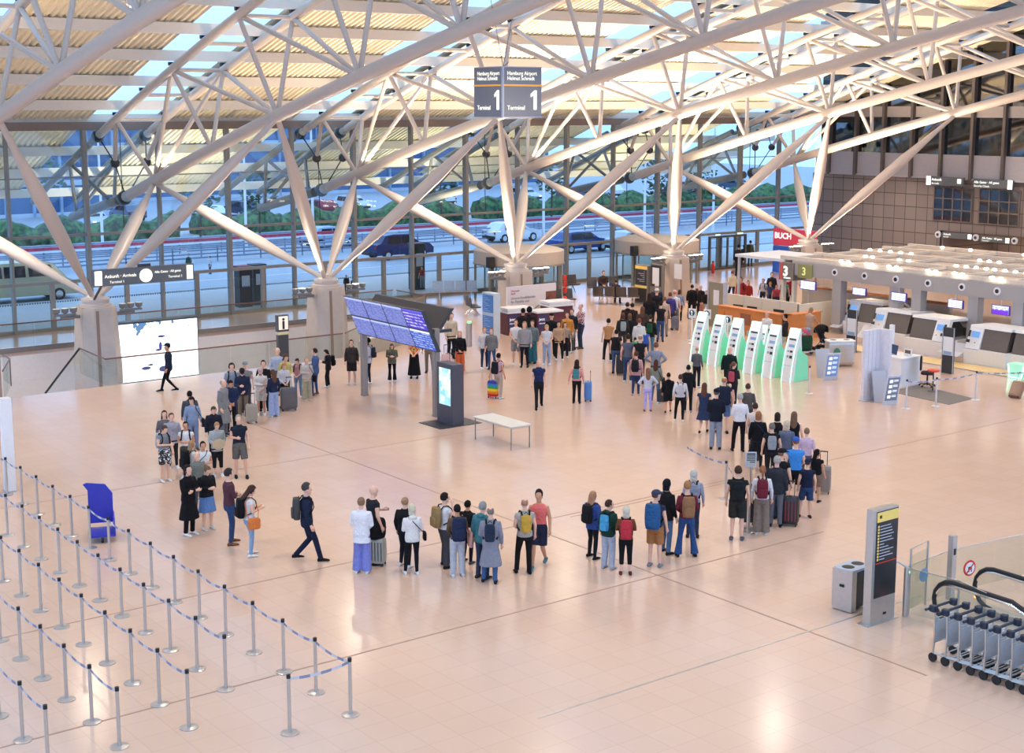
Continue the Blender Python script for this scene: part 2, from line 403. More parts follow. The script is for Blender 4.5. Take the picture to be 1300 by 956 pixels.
# ---- columns
cold = [('leftmost branching column in front of the lit advertising screen', 0), ('second branching column from the left, behind the flight boards', 1), ('branching column behind the card advertisement poster', 2),
        ('branching column behind the long winding queue', 3), ('branching column at the corner by the red shop sign', 4)]
COLX = [21.1, 31.55, 42.0, 52.45, 62.9]
def column(i):
    x = COLX[i]; base = -5.0 if i < 2 else 0.0
    t = thing('branching_column', cold[i][0], 'column', (x, 55.1, base), group='branching roof columns')
    H = 2.2-base
    def oc(s): return [(s*.42, s*.9), (-s*.42, s*.9), (-s*.8, s*.5), (-s*.8, -s*.5), (-s*.42, -s*.9), (s*.42, -s*.9), (s*.8, -s*.5), (s*.8, s*.5)]
    b = MB(); b.rings([[V(u, v, z) for u, v in oc(s)] for s, z in ((1.0,0),(1.0,H-2.4),(.86,H-.1),(.84,H))]); part('pier', b, conc, t)
    b = MB(); b.rings([[V(-.34*s, -.91*s, z), V(-.2*s, -.91*s, z), V(-.2*s, -.8*s, z), V(-.34*s, -.8*s, z)] for s, z in ((1.0,0.02),(1.0,H-2.4),(.86,H-.1))]); part('groove_strip', b, mat('groove', '#8f7664', .7), t)
    b = MB(); b.lathe((0,0,H), [(.62,0),(.62,.1),(.52,.12),(.52,.2),(.56,.22),(.56,.32),(.36,.36),(.3,.45)], 20); part('cap', b, steel, t, True)
    for sx_ in (-1, 1):
        for yy_, zz in ((61.0, zbot(61.0)), (49.4, zbot(49.4))):
            tube((sx_*.15, .12*(1 if yy_ > 55 else -1), H+.4), (sx_*5.2, yy_-55.1, zz-base-.12), .1, .1, 12, 'strut', t, rm=.27)
    for sx_ in (-1, 1):
        b = MB(); b.path([(sx_*.6, -.1, H-.35), (sx_*1.5, -.25, H-.3)], .07, 8); b.box((sx_*1.35, -.25, H-.22), (.9, .12, .08)); la = part('lamp_arm', b, steel_d, t)
        for k in range(3):
            b = MB(); c = V(sx_*(1.0+.34*k), -.28, H-.02); b.cur = 0
            b.lathe(c-V(0,0,.14), [(.05,0),(.13,.06),(.15,.2)], 12); b.cur = 1; b.lathe(c+V(0,0,.055), [(.001,0),(.13,0),(.135,.015),(.001,.02)], 12)
            part('floodlight', b, [steel_d, lamp if i >= 2 else (lampc if (i == 1 and k == 1) else steel_w)], la, True)
    return t
for i in range(5): column(i)
# ================================================================ facade
def frame_box(mb, x0, x1, y, z0, z1, w_, d_):
    mb.bx(x0, x1, y-d_/2, y+d_/2, z1-w_, z1); mb.bx(x0, x0+w_, y-d_/2, y+d_/2, z0, z1-w_); mb.bx(x1-w_, x1, y-d_/2, y+d_/2, z0, z1-w_); mb.bx(x0+w_, x1-w_, y-d_/2, y+d_/2, z0, z0+w_)
MX = [20.7+3.5*k for k in range(-8, 16)]
ZT = [2.18, 4.25, 6.85]
for i in range(len(MX)-1):
    x0, x1 = MX[i], MX[i+1]
    if 41.5 < x0 < 48 and False: continue
    o = MB(); w1 = .17 if i % 2 else .11
    o.bx(x0-w1/2, x0+w1/2, YF-.2, YF+.12, 0, 8.95)
    o.bx(x0+w1/2, x1-.04, YF-.12, YF+.1, ZT[0]-.06, ZT[0]+.08); o.bx(x0, x1, YF-.08, YF+.08, ZT[1]-.05, ZT[1]+.07); o.bx(x0, x1, YF-.03, YF+.03, ZT[2]-.025, ZT[2]+.025)
    o.bx(x0+1.75-.1, x0+1.75+.1, YF-.1, YF+.08, 0, ZT[0]); o.bx(x0, x1, YF-.12, YF+.1, 0, .16)
    fr = struct(o.build('window_%d' % (i+1), alum))
    g = MB(); g.bx(x0+.05, x1-.05, YF-.01, YF+.01, .15, 8.9); gg = part('glazing', g, glassf, fr)
    g = MB()
    for k in range(29): g.bx(x0+.12+k*.115, x0+.17+k*.115, YF-.022, YF-.012, 1.28, 1.34)
    part('safety_dots', g, inkd if 20 < x0 < 50 else inkd, fr)
# ================================================================ right wall
wx = XW
def wallmat():
    m, n, out = nt_new('brown_grey_wall_tiles'); b = n.nodes.new('ShaderNodeBsdfPrincipled'); b.inputs['Roughness'].default_value = .55
    t = n.nodes.new('ShaderNodeTexCoord'); s = n.nodes.new('ShaderNodeSeparateXYZ'); cb = n.nodes.new('ShaderNodeCombineXYZ'); k = n.nodes.new('ShaderNodeTexBrick')
    n.links.new(t.outputs['Object'], s.inputs[0]); n.links.new(s.outputs['Y'], cb.inputs[0]); n.links.new(s.outputs['Z'], cb.inputs[1]); n.links.new(cb.outputs[0], k.inputs['Vector'])
    k.offset = 0; k.inputs['Scale'].default_value = 1; k.inputs['Brick Width'].default_value = .82; k.inputs['Row Height'].default_value = .78; k.inputs['Mortar Size'].default_value = .025
    k.inputs['Color1'].default_value = lin('#7a6f6a')+[1]; k.inputs['Color2'].default_value = lin('#857a74')+[1]; k.inputs['Mortar'].default_value = lin('#4a423e')+[1]
    n.links.new(k.outputs[0], b.inputs['Base Color']); n.links.new(b.outputs[0], out.inputs[0]); return m
mwall = wallmat()
b = MB(); b.bx(wx, wx+.4, 53.8, YF+.3, 0, 5.7); b.bx(wx, wx+.4, -6, 53.8, 2.55, 5.7); b.bx(wx+5, wx+5.3, -6, 53.8, 0, 2.6); b.bx(wx, wx+5, 53.7, 53.9, 0, 2.6); struct(b.build('wall_right', mwall))
b = MB(); b.bx(wx, wx+5.3, -6, 53.8, 2.5, 2.58); struct(b.build('ceiling_shop_recess', mat('recess_brown', '#8a5f42', .6)))
b = MB(); b.bx(wx, wx+5.3, -6, YF, -.35, 0); struct(b.build('floor_recess', mfloor))
b = MB(); b.bx(wx-.25, wx+.4, -6, YF, 5.7, 5.78); b.bx(wx-.12, wx+.4, -6, YF, 5.78, 7.15); struct(b.build('wall_right_band', mat('grey_spandrel', '#b5b0b0', .45)))
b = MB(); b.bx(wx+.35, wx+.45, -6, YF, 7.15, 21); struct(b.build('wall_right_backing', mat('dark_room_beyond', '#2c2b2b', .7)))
b = MB(); b.bx(wx-.08, wx+.3, -6, YF, 9.35, 10.0); b.bx(wx-.08, wx+.3, -6, YF, 14.9, 15.4); struct(b.build('wall_right_floor_band', mat('beige_floor_band', '#a99f97', .6)))
k = 0; y = YF-1.2
while y > 12:
    k += 1
    o = MB(); o.bx(wx-.35, wx-.05, y-.09, y+.09, 5.7, min(20, deckz(y)-.1)); fr = struct(o.build('window_right_%d' % k, mat('brown_grey_fin', '#5d544e', .5)))
    g = MB(); g.bx(wx-.04, wx-.02, y-2.05, y-.1, 7.15, min(20, deckz(y-2)-.1)); part('glazing', g, glassd, fr)
    y -= 2.15
for yc, nm in ((53.1, 'window_office_1'), (49.9, 'window_office_2')):
    o = MB(); fm = mat('wood_window_frame', '#6f625a', .5)
    y0, y1 = yc-1.34, yc+1.34
    for q in range(5): o.bx(wx-.08, wx-.01, y0+q*.67-.035, y0+q*.67+.035, 3.2, 5.2)
    for q in range(4): o.bx(wx-.085, wx-.012, y0-.04, y1+.04, 3.2+q*.667-.03, 3.2+q*.667+.03)
    fr = struct(o.build(nm, fm)); g = MB(); g.bx(wx-.04, wx-.02, y0, y1, 3.2, 5.2); part('glazing', g, mat('dark_reflecting_pane', '#232a33', .06, noise=0, spec=1), fr)
# ================================================================ barriers
mtape = mat('barrier_tape', '#8e8c9e', .7, noise=0)
def tapemat():
    m, n, out = nt_new('printed_barrier_tape'); b = n.nodes.new('ShaderNodeBsdfPrincipled'); b.inputs['Roughness'].default_value = .7
    t = n.nodes.new('ShaderNodeTexCoord'); x = n.nodes.new('ShaderNodeTexChecker'); x.inputs['Scale'].default_value = 5
    x.inputs[1].default_value = lin('#8688a0')+[1]; x.inputs[2].default_value = lin('#c9c4c8')+[1]
    n.links.new(t.outputs['Object'], x.inputs[0]); n.links.new(x.outputs[0], b.inputs['Base Color']); n.links.new(b.outputs[0], out.inputs[0]); return m
mtp = tapemat()
def tapemesh(v):
    L = v.length; d = v.normalized(); b = MB(); n = 8; rs = []
    for i in range(n+1):
        s = i/n; p = d*(L*s)+V(0,0,.93-.10*4*s*(1-s)*min(1, L/1.2)*.6)
        rs.append([p+V(0,0,-.025), p+V(0,0,.025)])
    b.rings(rs, cap=False, closed=False); return b
def post_(label, group, p, v=None, m=inox, h=1.0):
    t = thing('barrier_post', label, 'barrier post', (p[0], p[1], 0), group=group)
    b = MB(); b.lathe((0,0,0), [(.15,0),(.15,.012),(.12,.02),(.03,.03)], 20); part('base', b, m, t, True)
    b = MB(); b.cyl((0,0,.02), .03, h-.08, 12); po = part('pole', b, m, t, True)
    b = MB(); b.cyl((0,0,h-.065), .034, .065, 12); part('tape_cassette', b, black, po, True)
    if v is not None: part('barrier_tape', tapemesh(Vector(v)), mtp, t)
    return t
post_cache = {}
def post(label, group, p, v=None, m=inox, h=1.0):
    k = (tuple(round(q, 2) for q in v) if v is not None else None, m.name)
    if k in post_cache: return dup(post_cache[k], (p[0], p[1], 0), 0, label)
    post_cache[k] = post_(label, group, p, v, m, h); return post_cache[k]
rown = ['in the barrier row nearest the people','in the second row from the people','in the third row from the people','in the fourth row from the people','in the fifth row at the picture edge']
G = 'steel barrier posts of the empty waiting lanes'
ordn = ['1st','2nd','3rd']+['%dth' % i for i in range(4, 30)]
rows = [(11.6, 19.74, 17), (10.42, 21.96, 13), (9.24, 20.9, 13), (8.06, 20.9, 9), (6.92, 20.9, 5)]
for r, (x, y0, n) in enumerate(rows):
    sp_ = 1.156 if r != 1 else 1.15
    for k in range(n):
        p = (x, y0+sp_*k)
        post('steel barrier post, %s from the front, %s' % (ordn[k], rown[r]), G, p, (0, sp_, 0) if k < n-1 else None)
post('steel barrier post at the closed front end, left neighbour of the corner post', G, (10.45, 19.72), (1.15, .02, 0))
# queue-side barriers
G2 = 'steel barrier posts among the queue'
post('steel barrier post left of the man in black shorts with the blue tape', G2, F(921,633)[:2], (F(881,615)-F(921,633))*1.25)
post('steel barrier post carrying a small framed notice in the queue', G2, F(949,676)[:2], (F(921,633)-F(949,676)))
t = thing('notice_stand', 'small framed notice on a pole standing in the bend of the queue', 'notice', F(951,672))
b = MB(); b.cyl((0,0,0), .02, 1.6, 8); b.lathe((0,0,0), [(.15,0),(.15,.015),(.02,.03)], 16); part('pole', b, inox, t, True)
b = MB(); M_ = Matrix.Rotation(math.atan2(FW.y, FW.x)-PI/2, 3, 'Z'); b.box((0,0,1.72), (.26,.03,.36), M=M_); part('frame', b, grey, t)
b = MB(); b.box(M_@V(0,-.02,0)+V(0,0,1.72), (.2,.012,.3), M=M_); part('notice_sheet', b, screenmat('notice_print', '#3c4a66', '#cfd8ea', '#2b3550', 6, .5), t)
# right hand service barriers
G3 = 'pale barrier posts round the bag desk'
pr = [(39.15,29.79),(40.27,29.43),(42.3,29.3),(46.0,27.6)]
for i, (nm) in enumerate(['pale barrier post right of the folding sign by the bag desk','pale barrier post in front of the grey floor mat','pale barrier post at the right corner of the grey floor mat']):
    a = V(*pr[i],0); c = V(*pr[i+1],0); post(nm, G3, pr[i], (c-a), mat('pale_steel','#d6d3d2',.4,metal=.4))
post('pale barrier post by the end self check-in machine with a card holder', G3, F(1027,500)[:2], F(1042,452)-F(1027,500)+V(.2,.6,0), mat('pale_steel','#d6d3d2',.4))
post('steel barrier post behind the first self check-in machine', G3, F(874,432)[:2], F(900,430)-F(874,432), mat('pale_steel','#d6d3d2',.4))
# arrow boards on posts
for i, (x, y, lb) in enumerate(((878,436,'round arrow sign half hidden left of the first self check-in machine'),(897,437,'round arrow sign on a post between first and second check-in machine'),(923,446,'round arrow sign on a post between second and third check-in machine'))):
    p = F(x, y); t = thing('arrow_sign', lb, 'arrow sign', p, group='arrow signs on posts')
    b = MB(); b.cyl((0,0,0), .03, 1.2, 10); b.lathe((0,0,0), [(.15,0),(.15,.015),(.03,.03)], 16); part('pole', b, white, t, True)
    b = MB(); b.box((0,0,1.3), (.03,.34,.4), 0, M=Matrix.Rotation(.3,3,'Z')); part('sign_plate', b, white, t)
    b = MB(); Mq = Matrix.Rotation(.3,3,'Z'); b.rings([[Mq@V(-.02-.006*e, math.cos(2*PI*j/20)*.13, math.sin(2*PI*j/20)*.13)+V(0,0,1.32) for j in range(20)] for e in (0,1)]); part('arrow_disc', b, mat('dark_teal_disc','#2c4a5c',.5), t)
    b = MB(); b.box(Mq@V(-.035,0,0)+V(0,0,1.30), (.006,.03,.16), M=Mq); b.prism([(-.07,1.35),(.07,1.35),(0,1.42)], -.042, -.036, 'X'); part('arrow', b, ink, t)
# ================================================================ self check-in machines
mgreen = mat('mint_glass_side', '#8ad9b8', .35, noise=0, emit='#2fe09a', es=.16)
mgl = emi('mint_edge_light', '#a4ffdc', 3.4)
def kiosk(label, p, g='self check-in machines', es=1):
    t = thing('check_in_machine', label, 'check-in machine', (p[0], p[1], 0), group=g)
    H = 1.95; W = .42
    prof = [(-.30,0),(-.24,.5),(-.12,1.1),(.04,1.6),(.16,H),(.24,H),(.26,1.5),(.34,.7),(.42,0)]   # x (front is -x), z
    b = MB(); b.add([(x, -W/2, z) for x, z in prof]+[(x, W/2, z) for x, z in prof], [tuple(range(9)), tuple(range(17, 8, -1))]+[(i, i+9, (i+1) % 9+9, (i+1) % 9) for i in range(9)])
    part('housing', b, white, t)
    for s in (-1, 1):
        b = MB(); pr2 = [(-.1,0.02),(-.04,.5),(.06,1.05),(.16,1.3),(.3,1.08),(.6,.9),(.64,.02)]
        b.prism([(x, z) for x, z in pr2], s*(W/2), s*(W/2+.025), 'Y'); part('side_panel', b, mgreen, t)
        b = MB(); b.path([(x-.012, s*(W/2+.012), z) for x, z in prof[:5]], .011, 6); part('edge_light', b, mgl, t)
    def on(z, dz, y0, y1, m, nm, out=.008):
        def fx(q):
            for i in range(4):
                (xa, za), (xb, zb) = prof[i], prof[i+1]
                if za <= q <= zb: return xa+(xb-xa)*(q-za)/(zb-za)
            return .1
        b = MB(); b.add([(fx(z-dz)-out, y0, z-dz), (fx(z-dz)-out, y1, z-dz), (fx(z+dz)-out, y1, z+dz), (fx(z+dz)-out, y0, z+dz),
                         (fx(z-dz)+.01, y0, z-dz), (fx(z-dz)+.01, y1, z-dz), (fx(z+dz)+.01, y1, z+dz), (fx(z+dz)+.01, y0, z+dz)],
                        [(0,1,2,3),(4,5,6,7),(0,1,5,4),(2,3,7,6),(0,3,7,4),(1,2,6,5)]); part(nm, b, m, t)
    on(1.78, .17, -.19, .19, emi('machine_screen', '#f4fbff', 1.6), 'screen')
    on(1.55, .025, -.17, .17, inkd, 'card_slot'); on(1.32, .05, -.16, .12, mat('print_blue','#8ba6cf',.5), 'printed_panel')
    on(1.12, .035, -.12, .0, inkd, 'symbol'); on(1.12, .03, .03, .12, mat('print_grey','#9aa0a8',.5), 'symbol')
    on(.92, .05, -.14, -.01, inkd, 'symbol'); on(.93, .04, .03, .12, mat('print_grey','#9aa0a8',.5), 'symbol'); on(.6, .008, -.2, .2, grey, 'seam')
    return t
kl = ['farthest','second farthest','third farthest','fourth farthest, middle','second nearest','nearest']
k0 = None
for i in range(6):
    y = 40.6-1.02*i; x = 40.15-.06*i
    lb = 'white self check-in machine with mint lit sides, %s of the row of six' % kl[i]
    k0 = kiosk(lb, (x, y)) if k0 is None else (dup(k0, (x, y, 0), 0, lb))
kb = dup(k0, (41.1, 38.2, 0), .15, 'white and mint check-in machine standing behind the gap in the row of six'); kb.scale = (.8,.8,.84)
# ================================================================ flight information boards
scr = [screenmat('flight_list_%d' % i, '#b9c6ff', '#717bc4', '#9aa2de', 16+i*2, 1.15) for i in range(2)]+[screenmat('flight_list_2', '#6b68d8', '#5a4fc4', '#c6c2f5', 6, 1.25), screenmat('flight_list_3', '#e8f0ff', '#5068c4', '#a9b8f0', 8, 1.25)]
def board(label, x0, lean, yA, yB, z0, z1, face):
    t = thing('flight_board', label, 'flight information board', (x0, yB, 0), group='flight information boards')
    n = 4; L = yA-yB; dx = lean
    def P(y, s, off=0.0): return V(dx*s+face*off, y-yB, z0+(z1-z0)*s)
    b = MB(); b.add([P(yB,0),P(yA,0),P(yA,1),P(yB,1),P(yB,0,-.14),P(yA,0,-.14),P(yA,1,-.14),P(yB,1,-.14)], [(0,1,2,3),(4,5,6,7),(0,1,5,4),(2,3,7,6),(0,3,7,4),(1,2,6,5)])
    part('housing', b, dark, t)
    for k in range(n):
        for r in (0, 1):
            a, c = yA-L*k/n-.035, yA-L*(k+1)/n+.035; s0, s1 = r*.5+.02, r*.5+.48
            b = MB(); b.add([P(a,s0,.012),P(c,s0,.012),P(c,s1,.012),P(a,s1,.012),P(a,s0,.0),P(c,s0,.0),P(c,s1,.0),P(a,s1,.0)], [(0,1,2,3),(4,5,6,7),(0,1,5,4),(2,3,7,6),(0,3,7,4),(1,2,6,5)])
            part('display', b, scr[(2 if r else 3) if k == n-1 else (k+r) % 2], t)
    return t
board('wide flight information board with eight lit blue displays, facing the camera', 25.8, -.6, 42.85, 38.0, 2.18, 3.56, -1)
board('twin flight information board turned away, its dark back showing', 26.25, .85, 43.6, 38.9, 2.3, 3.4, 1)
for i, (x, y, nm) in enumerate(((25.9,42.2,'square grey post carrying the far end of the flight boards'),(25.95,38.3,'square grey post carrying the near end of the flight boards, behind the display pillar'))):
    t = thing('board_post', nm, 'post', (x, y+.5*(1-i), 0), group='posts of the flight boards')
    b = MB(); b.bx(-.1,.1,-.08,.08,0,2.9); b.bx(-.11,.11,-.09,.09,0,.06); part('shaft', b, mat('taupe_grey_post','#8b8480',.5), t)
    b = MB(); b.bx(-.35,.6,-.05,.05,2.75,2.85); part('cross_arm', b, dark, t)
# touch pillar
t = thing('display_pillar', 'dark free-standing display pillar with a lit cyan city screen on a flat foot plate', 'display pillar', (25.55, 37.22, 0))
b = MB(); b.bx(-.6,1.0,-.62,.62,0,.015); part('foot_plate', b, dark, t)
b = MB(); b.bx(0,.42,-.44,.44,.015,1.95); part('housing', b, mat('slate_housing','#4a4a55',.5), t)
def citymat():
    m, n, out = nt_new('cyan_city_screen'); tt = n.nodes.new('ShaderNodeTexCoord'); x = n.nodes.new('ShaderNodeTexVoronoi'); x.inputs['Scale'].default_value = 5
    r = n.nodes.new('ShaderNodeValToRGB'); cr = r.color_ramp; cs = ['#5fe3ee','#e9fbff','#8fd6f5','#f4f6e0']
    while len(cr.elements) < 4: cr.elements.new(.5)
    for i, c in enumerate(cs): cr.elements[i].position = i*.26; cr.elements[i].color = lin(c)+[1]
    e = n.nodes.new('ShaderNodeEmission'); e.inputs[1].default_value = 1.3
    n.links.new(tt.outputs['Object'], x.inputs['Vector']); n.links.new(x.outputs['Color'], r.inputs[0]); n.links.new(r.outputs[0], e.inputs[0]); n.links.new(e.outputs[0], out.inputs[0]); return m
b = MB(); b.bx(-.012,0,-.31,.31,.62,1.8); part('screen', b, citymat(), t)
# bench-like white table
t = thing('folding_table', 'long empty white-topped table with thin steel legs in the middle of the hall', 'table', (25.38, 33.96, 0))
b = MB(); b.bx(-.38,.38,-.98,.98,.68,.71); part('table_top', b, mat('pale_table_top','#d9d6cc',.4,noise=.02), t)
b = MB(); b.bx(-.34,.34,-.94,.94,.64,.68); part('apron_frame', b, inox, t)
for x in (-.34,.34):
    for y in (-.9,.9): b = MB(); b.cyl((x,y,0), .018, .65, 8); part('leg', b, steel_d, t, True)
# ================================================================ balustrade of the void
def glassrun(label, pts, rail=mat('dark_red_rail','#6e4a40',.4), h=1.0, step=1.6, name='glass_balustrade'):
    pts = [V(*p, 0) if len(p) == 2 else V(*p) for p in pts]
    t = thing(name, label, 'balustrade', pts[0])
    o = pts[0]
    b = MB(); b.path([p-o+V(0,0,h) for p in pts], .028 if name != 'glass_fence' else .01, 8); part('handrail', b, rail, t, True)
    for i in range(len(pts)-1):
        a, c = pts[i]-o, pts[i+1]-o; n = max(1, round((c-a).length/step)); d = (c-a).normalized()
        for k in range(n):
            p0, p1 = a.lerp(c, k/n)+d*.012, a.lerp(c, (k+1)/n)-d*.012
            q = (p1-p0); r = math.atan2(q.y, q.x); b = MB(); m = (p0+p1)/2
            b.box((m.x, m.y, (h+.02)/2+m.z), (q.length, .016, h-.04), rot=r); part('glass_pane', b, glass, t)
        if i: b = MB(); b.cyl(a, .02, h, 8); part('end_post', b, rail, t, True)
    return t
glassrun('long glass balustrade with thin dark rail along the stair void, behind the crowd', [(19.33,49.75),(29.2,49.75)])
glassrun('short slanting piece of glass balustrade in front of the leftmost column', [(19.33,49.75), tuple(F(102,475)[:2])])
glassrun('glass balustrade end turning back beside the flight boards', [(29.35,49.8),(34,53.7),(38.4,57.5),(38.4,60.1)])
glassrun('glass balustrade with speckled band along the window side of the void', [(9.0,60.3),(38.3,60.3)])
t = thing('stair_handrail', 'sloping dark stair handrail going down into the void at the left', 'handrail', F(102,475))
pe = F(72,480)-F(102,475)
b = MB(); b.path([(0,0,.97), pe, pe*1.5+V(0,0,-.5)], .04, 8); part('handrail', b, black, t, True)
b = MB(); q = pe.normalized()*.01; b.add([V(0,0,.93),pe+V(0,0,-.04),pe*1.5+V(0,0,-.55),pe*1.5+V(0,0,-1.4),V(0,0,-.2)],[(0,1,2,3,4)]); part('glass_pane', b, glass, t)
# curved grey stair wall right of the void
t = thing('curved_stair_wall', 'low curved pale wall of the stairs right behind the flight boards', 'stair wall', (29.9, 49.5, 0))
b = MB(); rs = []
for i in range(13):
    s = i/12; p = V(8.9*s, 7.6*s-1.1*math.sin(s*PI), 0); rs.append([p, p+V(0,0,.62-.25*s), p+V(-.08,.12,.62-.25*s), p+V(-.08,.12,0)])
b.rings(rs); part('wall_body', b, mat('olive_grey_wall','#a7a294',.6), t)
b = MB(); b.path([r[1]+V(0,.07,.06) for r in rs], .04, 8); part('handrail', b, white, t, True)
# lit advertising box in the void
def admat():
    m, n, out = nt_new('bright_snow_advert'); tt = n.nodes.new('ShaderNodeTexCoord'); s = n.nodes.new('ShaderNodeSeparateXYZ'); x = n.nodes.new('ShaderNodeTexNoise'); x.inputs['Scale'].default_value = 1.9; x.inputs['Detail'].default_value = 5
    n.links.new(tt.outputs['Generated'], s.inputs[0]); n.links.new(tt.outputs['Object'], x.inputs['Vector'])
    a = n.nodes.new('ShaderNodeMath'); a.operation = 'MULTIPLY_ADD'; a.inputs[1].default_value = .55; n.links.new(s.outputs['Z'], a.inputs[0]); n.links.new(x.outputs['Fac'], a.inputs[2])
    r = n.nodes.new('ShaderNodeValToRGB'); cr = r.color_ramp; cr.elements[0].position = 0; cr.elements[0].color = lin('#e6ecff')+[1]
    for p, c in ((.78,'#ffffff'),(.99,'#dfeaff'),(1.03,'#7b93c4'),(1.06,'#4f6b8f')): q = cr.elements.new(min(p, 1)); q.color = lin(c)+[1]
    sc_ = n.nodes.new('ShaderNodeMath'); sc_.operation = 'MULTIPLY'; sc_.inputs[1].default_value = .93; n.links.new(a.outputs[0], sc_.inputs[0])
    e = n.nodes.new('ShaderNodeEmission'); e.inputs[1].default_value = 2.2
    n.links.new(sc_.outputs[0], r.inputs[0]); n.links.new(r.outputs[0], e.inputs[0]); n.links.new(e.outputs[0], out.inputs[0]); return m
t = thing('advertising_lightbox', 'large bright lit advertising screen of a snowy scene hanging in the void beside the column', 'advertising screen', (23.6, 55.0, -1.0))
b = MB(); b.bx(-1.78,1.78,0,.25,-.05,2.42); part('housing', b, dark, t)
b = MB(); b.bx(-1.74,1.74,-.02,0,0,2.36); part('lit_face', b, admat(), t)
for (x, z, w_, h_) in ((-.55,.5,.2,.07),(-.35,.62,.12,.04),(.1,1.35,.07,.18),(.15,1.75,.16,.05),(.0,1.2,.12,.05),(.2,.4,.2,.12)):
    b = MB(); b.ell((x,-.025,z), (w_,.004,h_), 10, 6); part('printed_figure', b, mat('ad_violet','#5a5a9a',.6), t)
# information sign
t = thing('information_sign', 'tall dark information pillar with a framed letter i beside the glass balustrade', 'information sign', (26.25, 49.3, 0), rz=0)
b = MB(); b.bx(-.22,.22,-.09,.09,0,1.3); part('pillar', b, mat('charcoal_pillar','#3c3f45',.5), t)
b = MB(); b.bx(-.24,.24,-.1,.1,1.42,2.06); part('sign_box', b, mat('charcoal_pillar','#3c3f45',.5), t)
b = MB(); b.bx(-.2,.2,-.112,-.1,1.5,2.02); part('sign_face', b, mat('pale_sign_face','#efe6cf',.5,emit='#efe6cf',es=.4), t)
b = MB(); b.bx(-.22,.22,-.1,.1,1.3,1.42); part('pale_band', b, mat('band_cream','#d8cba0',.5), t)
text(t, 'i', .62, (0,-.118,1.54), m=inkd, align='CENTER', bold=.03)
# ================================================================ hanging signs
def sign(name, label, cat, loc, rx, w_, h_, d_, face=signg, rods=None):
    rx = Vector(rx).normalized(); t = thing(name, label, cat, loc, rz=math.atan2(rx.y, rx.x))
    b = MB(); b.bx(0,w_,0,d_,0,h_); part('sign_box', b, face, t)
    if rods:
        for x in (w_*.2, w_*.8): b = MB(); b.cyl((x,d_/2,h_), .02, rods, 6); part('hanger_rod', b, black, t)
    return t
def disc(t, c, r, m, nm='symbol_disc', d=.02, ax='Y'):
    b = MB(); c = Vector(c)
    b.rings([[c+V(math.cos(2*PI*j/18)*r, -e*d, math.sin(2*PI*j/18)*r) for j in range(18)] for e in (0,1)]); return part(nm, b, m, t)
t = sign('hanging_sign', 'wide dark hanging sign Ankunft Arrivals and Alle Gates by the leftmost column', 'direction sign', (19.5,51,3.47), (1,0,0), 3.95, .62, .2)
b = MB(); b.box((2.0,.1,.68), (.5,.08,.1)); b.path([(.6,.2,.2),(.9,1.6,-.2),(1.3,3.4,-.9)], .05, 8); part('bracket', b, dark, t)
lw = emi('lit_sign_white', '#fffbe6', 2.2)
b = MB(); b.bx(.05,.32,-.015,0,.05,.57); part('lit_symbol', b, lw, t); b = MB(); b.bx(3.66,3.9,-.015,0,.05,.57); part('lit_symbol', b, lw, t)
disc(t, (2.02,0,.3), .25, lw); text(t, 'Ankunft · Arrivals', .17, (.42,-.02,.3), m=inkg, bold=.01); text(t, 'Terminal 1', .13, (.6,-.02,.1), m=inkg)
text(t, 'Alle Gates · All gates', .125, (2.36,-.02,.36), m=inkg, bold=.008); text(t, 'Terminal 1', .13, (2.9,-.02,.15), m=inkg)
dupn = [((XW-.5,54.71,5.33),'upper lit sign Arrivals on the brown wall','Ankunft','Arrivals'),((XW-.5,51.4,5.30),'upper lit sign Alle Gates on the brown wall','Alle Gates · All gates','Security Check')]
for (loc, lb, a, c) in dupn:
    t = sign('wall_sign', lb+', right of the fifth column', 'direction sign', loc, (0,-1,0), 2.6, .52, .15)
    first = 'Ankunft' in a
    b = MB(); b.bx(.0 if first else 2.3,.3 if first else 2.6,-.02,0,0,.52); part('lit_symbol', b, lw, t)
    if first: b = MB(); b.bx(2.2,2.45,-.02,0,.16,.42); part('lit_symbol', b, lw, t)
    text(t, a, .22 if first else .2, (.38 if first else .05,-.02,.27), m=inkg, bold=.01); text(t, c, .17, (.38 if first else .05,-.02,.06), m=inkg)
for (loc, lb, a, c, w_) in (((XW-.4,53.5,2.22),'lower small lit sign Arrivals at the recess edge','Ankunft','Arrivals',2.1),((XW-.4,50.8,2.18),'lower small lit sign Alle Gates at the recess edge','Alle Gates · All gates','Terminal 1',1.95)):
    t = sign('wall_sign', lb, 'direction sign', loc, (0,-1,0), w_, .34, .15)
    text(t, a, .16, (.12,-.02,.17), m=inkg, bold=.01); text(t, c, .12, (.12,-.02,.03), m=inkg); b = MB(); b.bx(w_-.26,w_-.02,-.02,0,.03,.31); part('lit_symbol', b, lw, t)
for i, y in enumerate((53.75,51.1,48.5)):
    t = thing('round_loudspeaker', 'round ring loudspeaker on the recess edge of the brown wall, %s of three' % ['farthest','middle','nearest'][i], 'loudspeaker', (XW-.42, y, 2.38), rz=-PI/2, group='round loudspeakers on the brown wall')
    disc(t, (0,.05,0), .2, white, 'ring', .1); disc(t, (0,-.055,0), .09, dark, 'cone', .02)
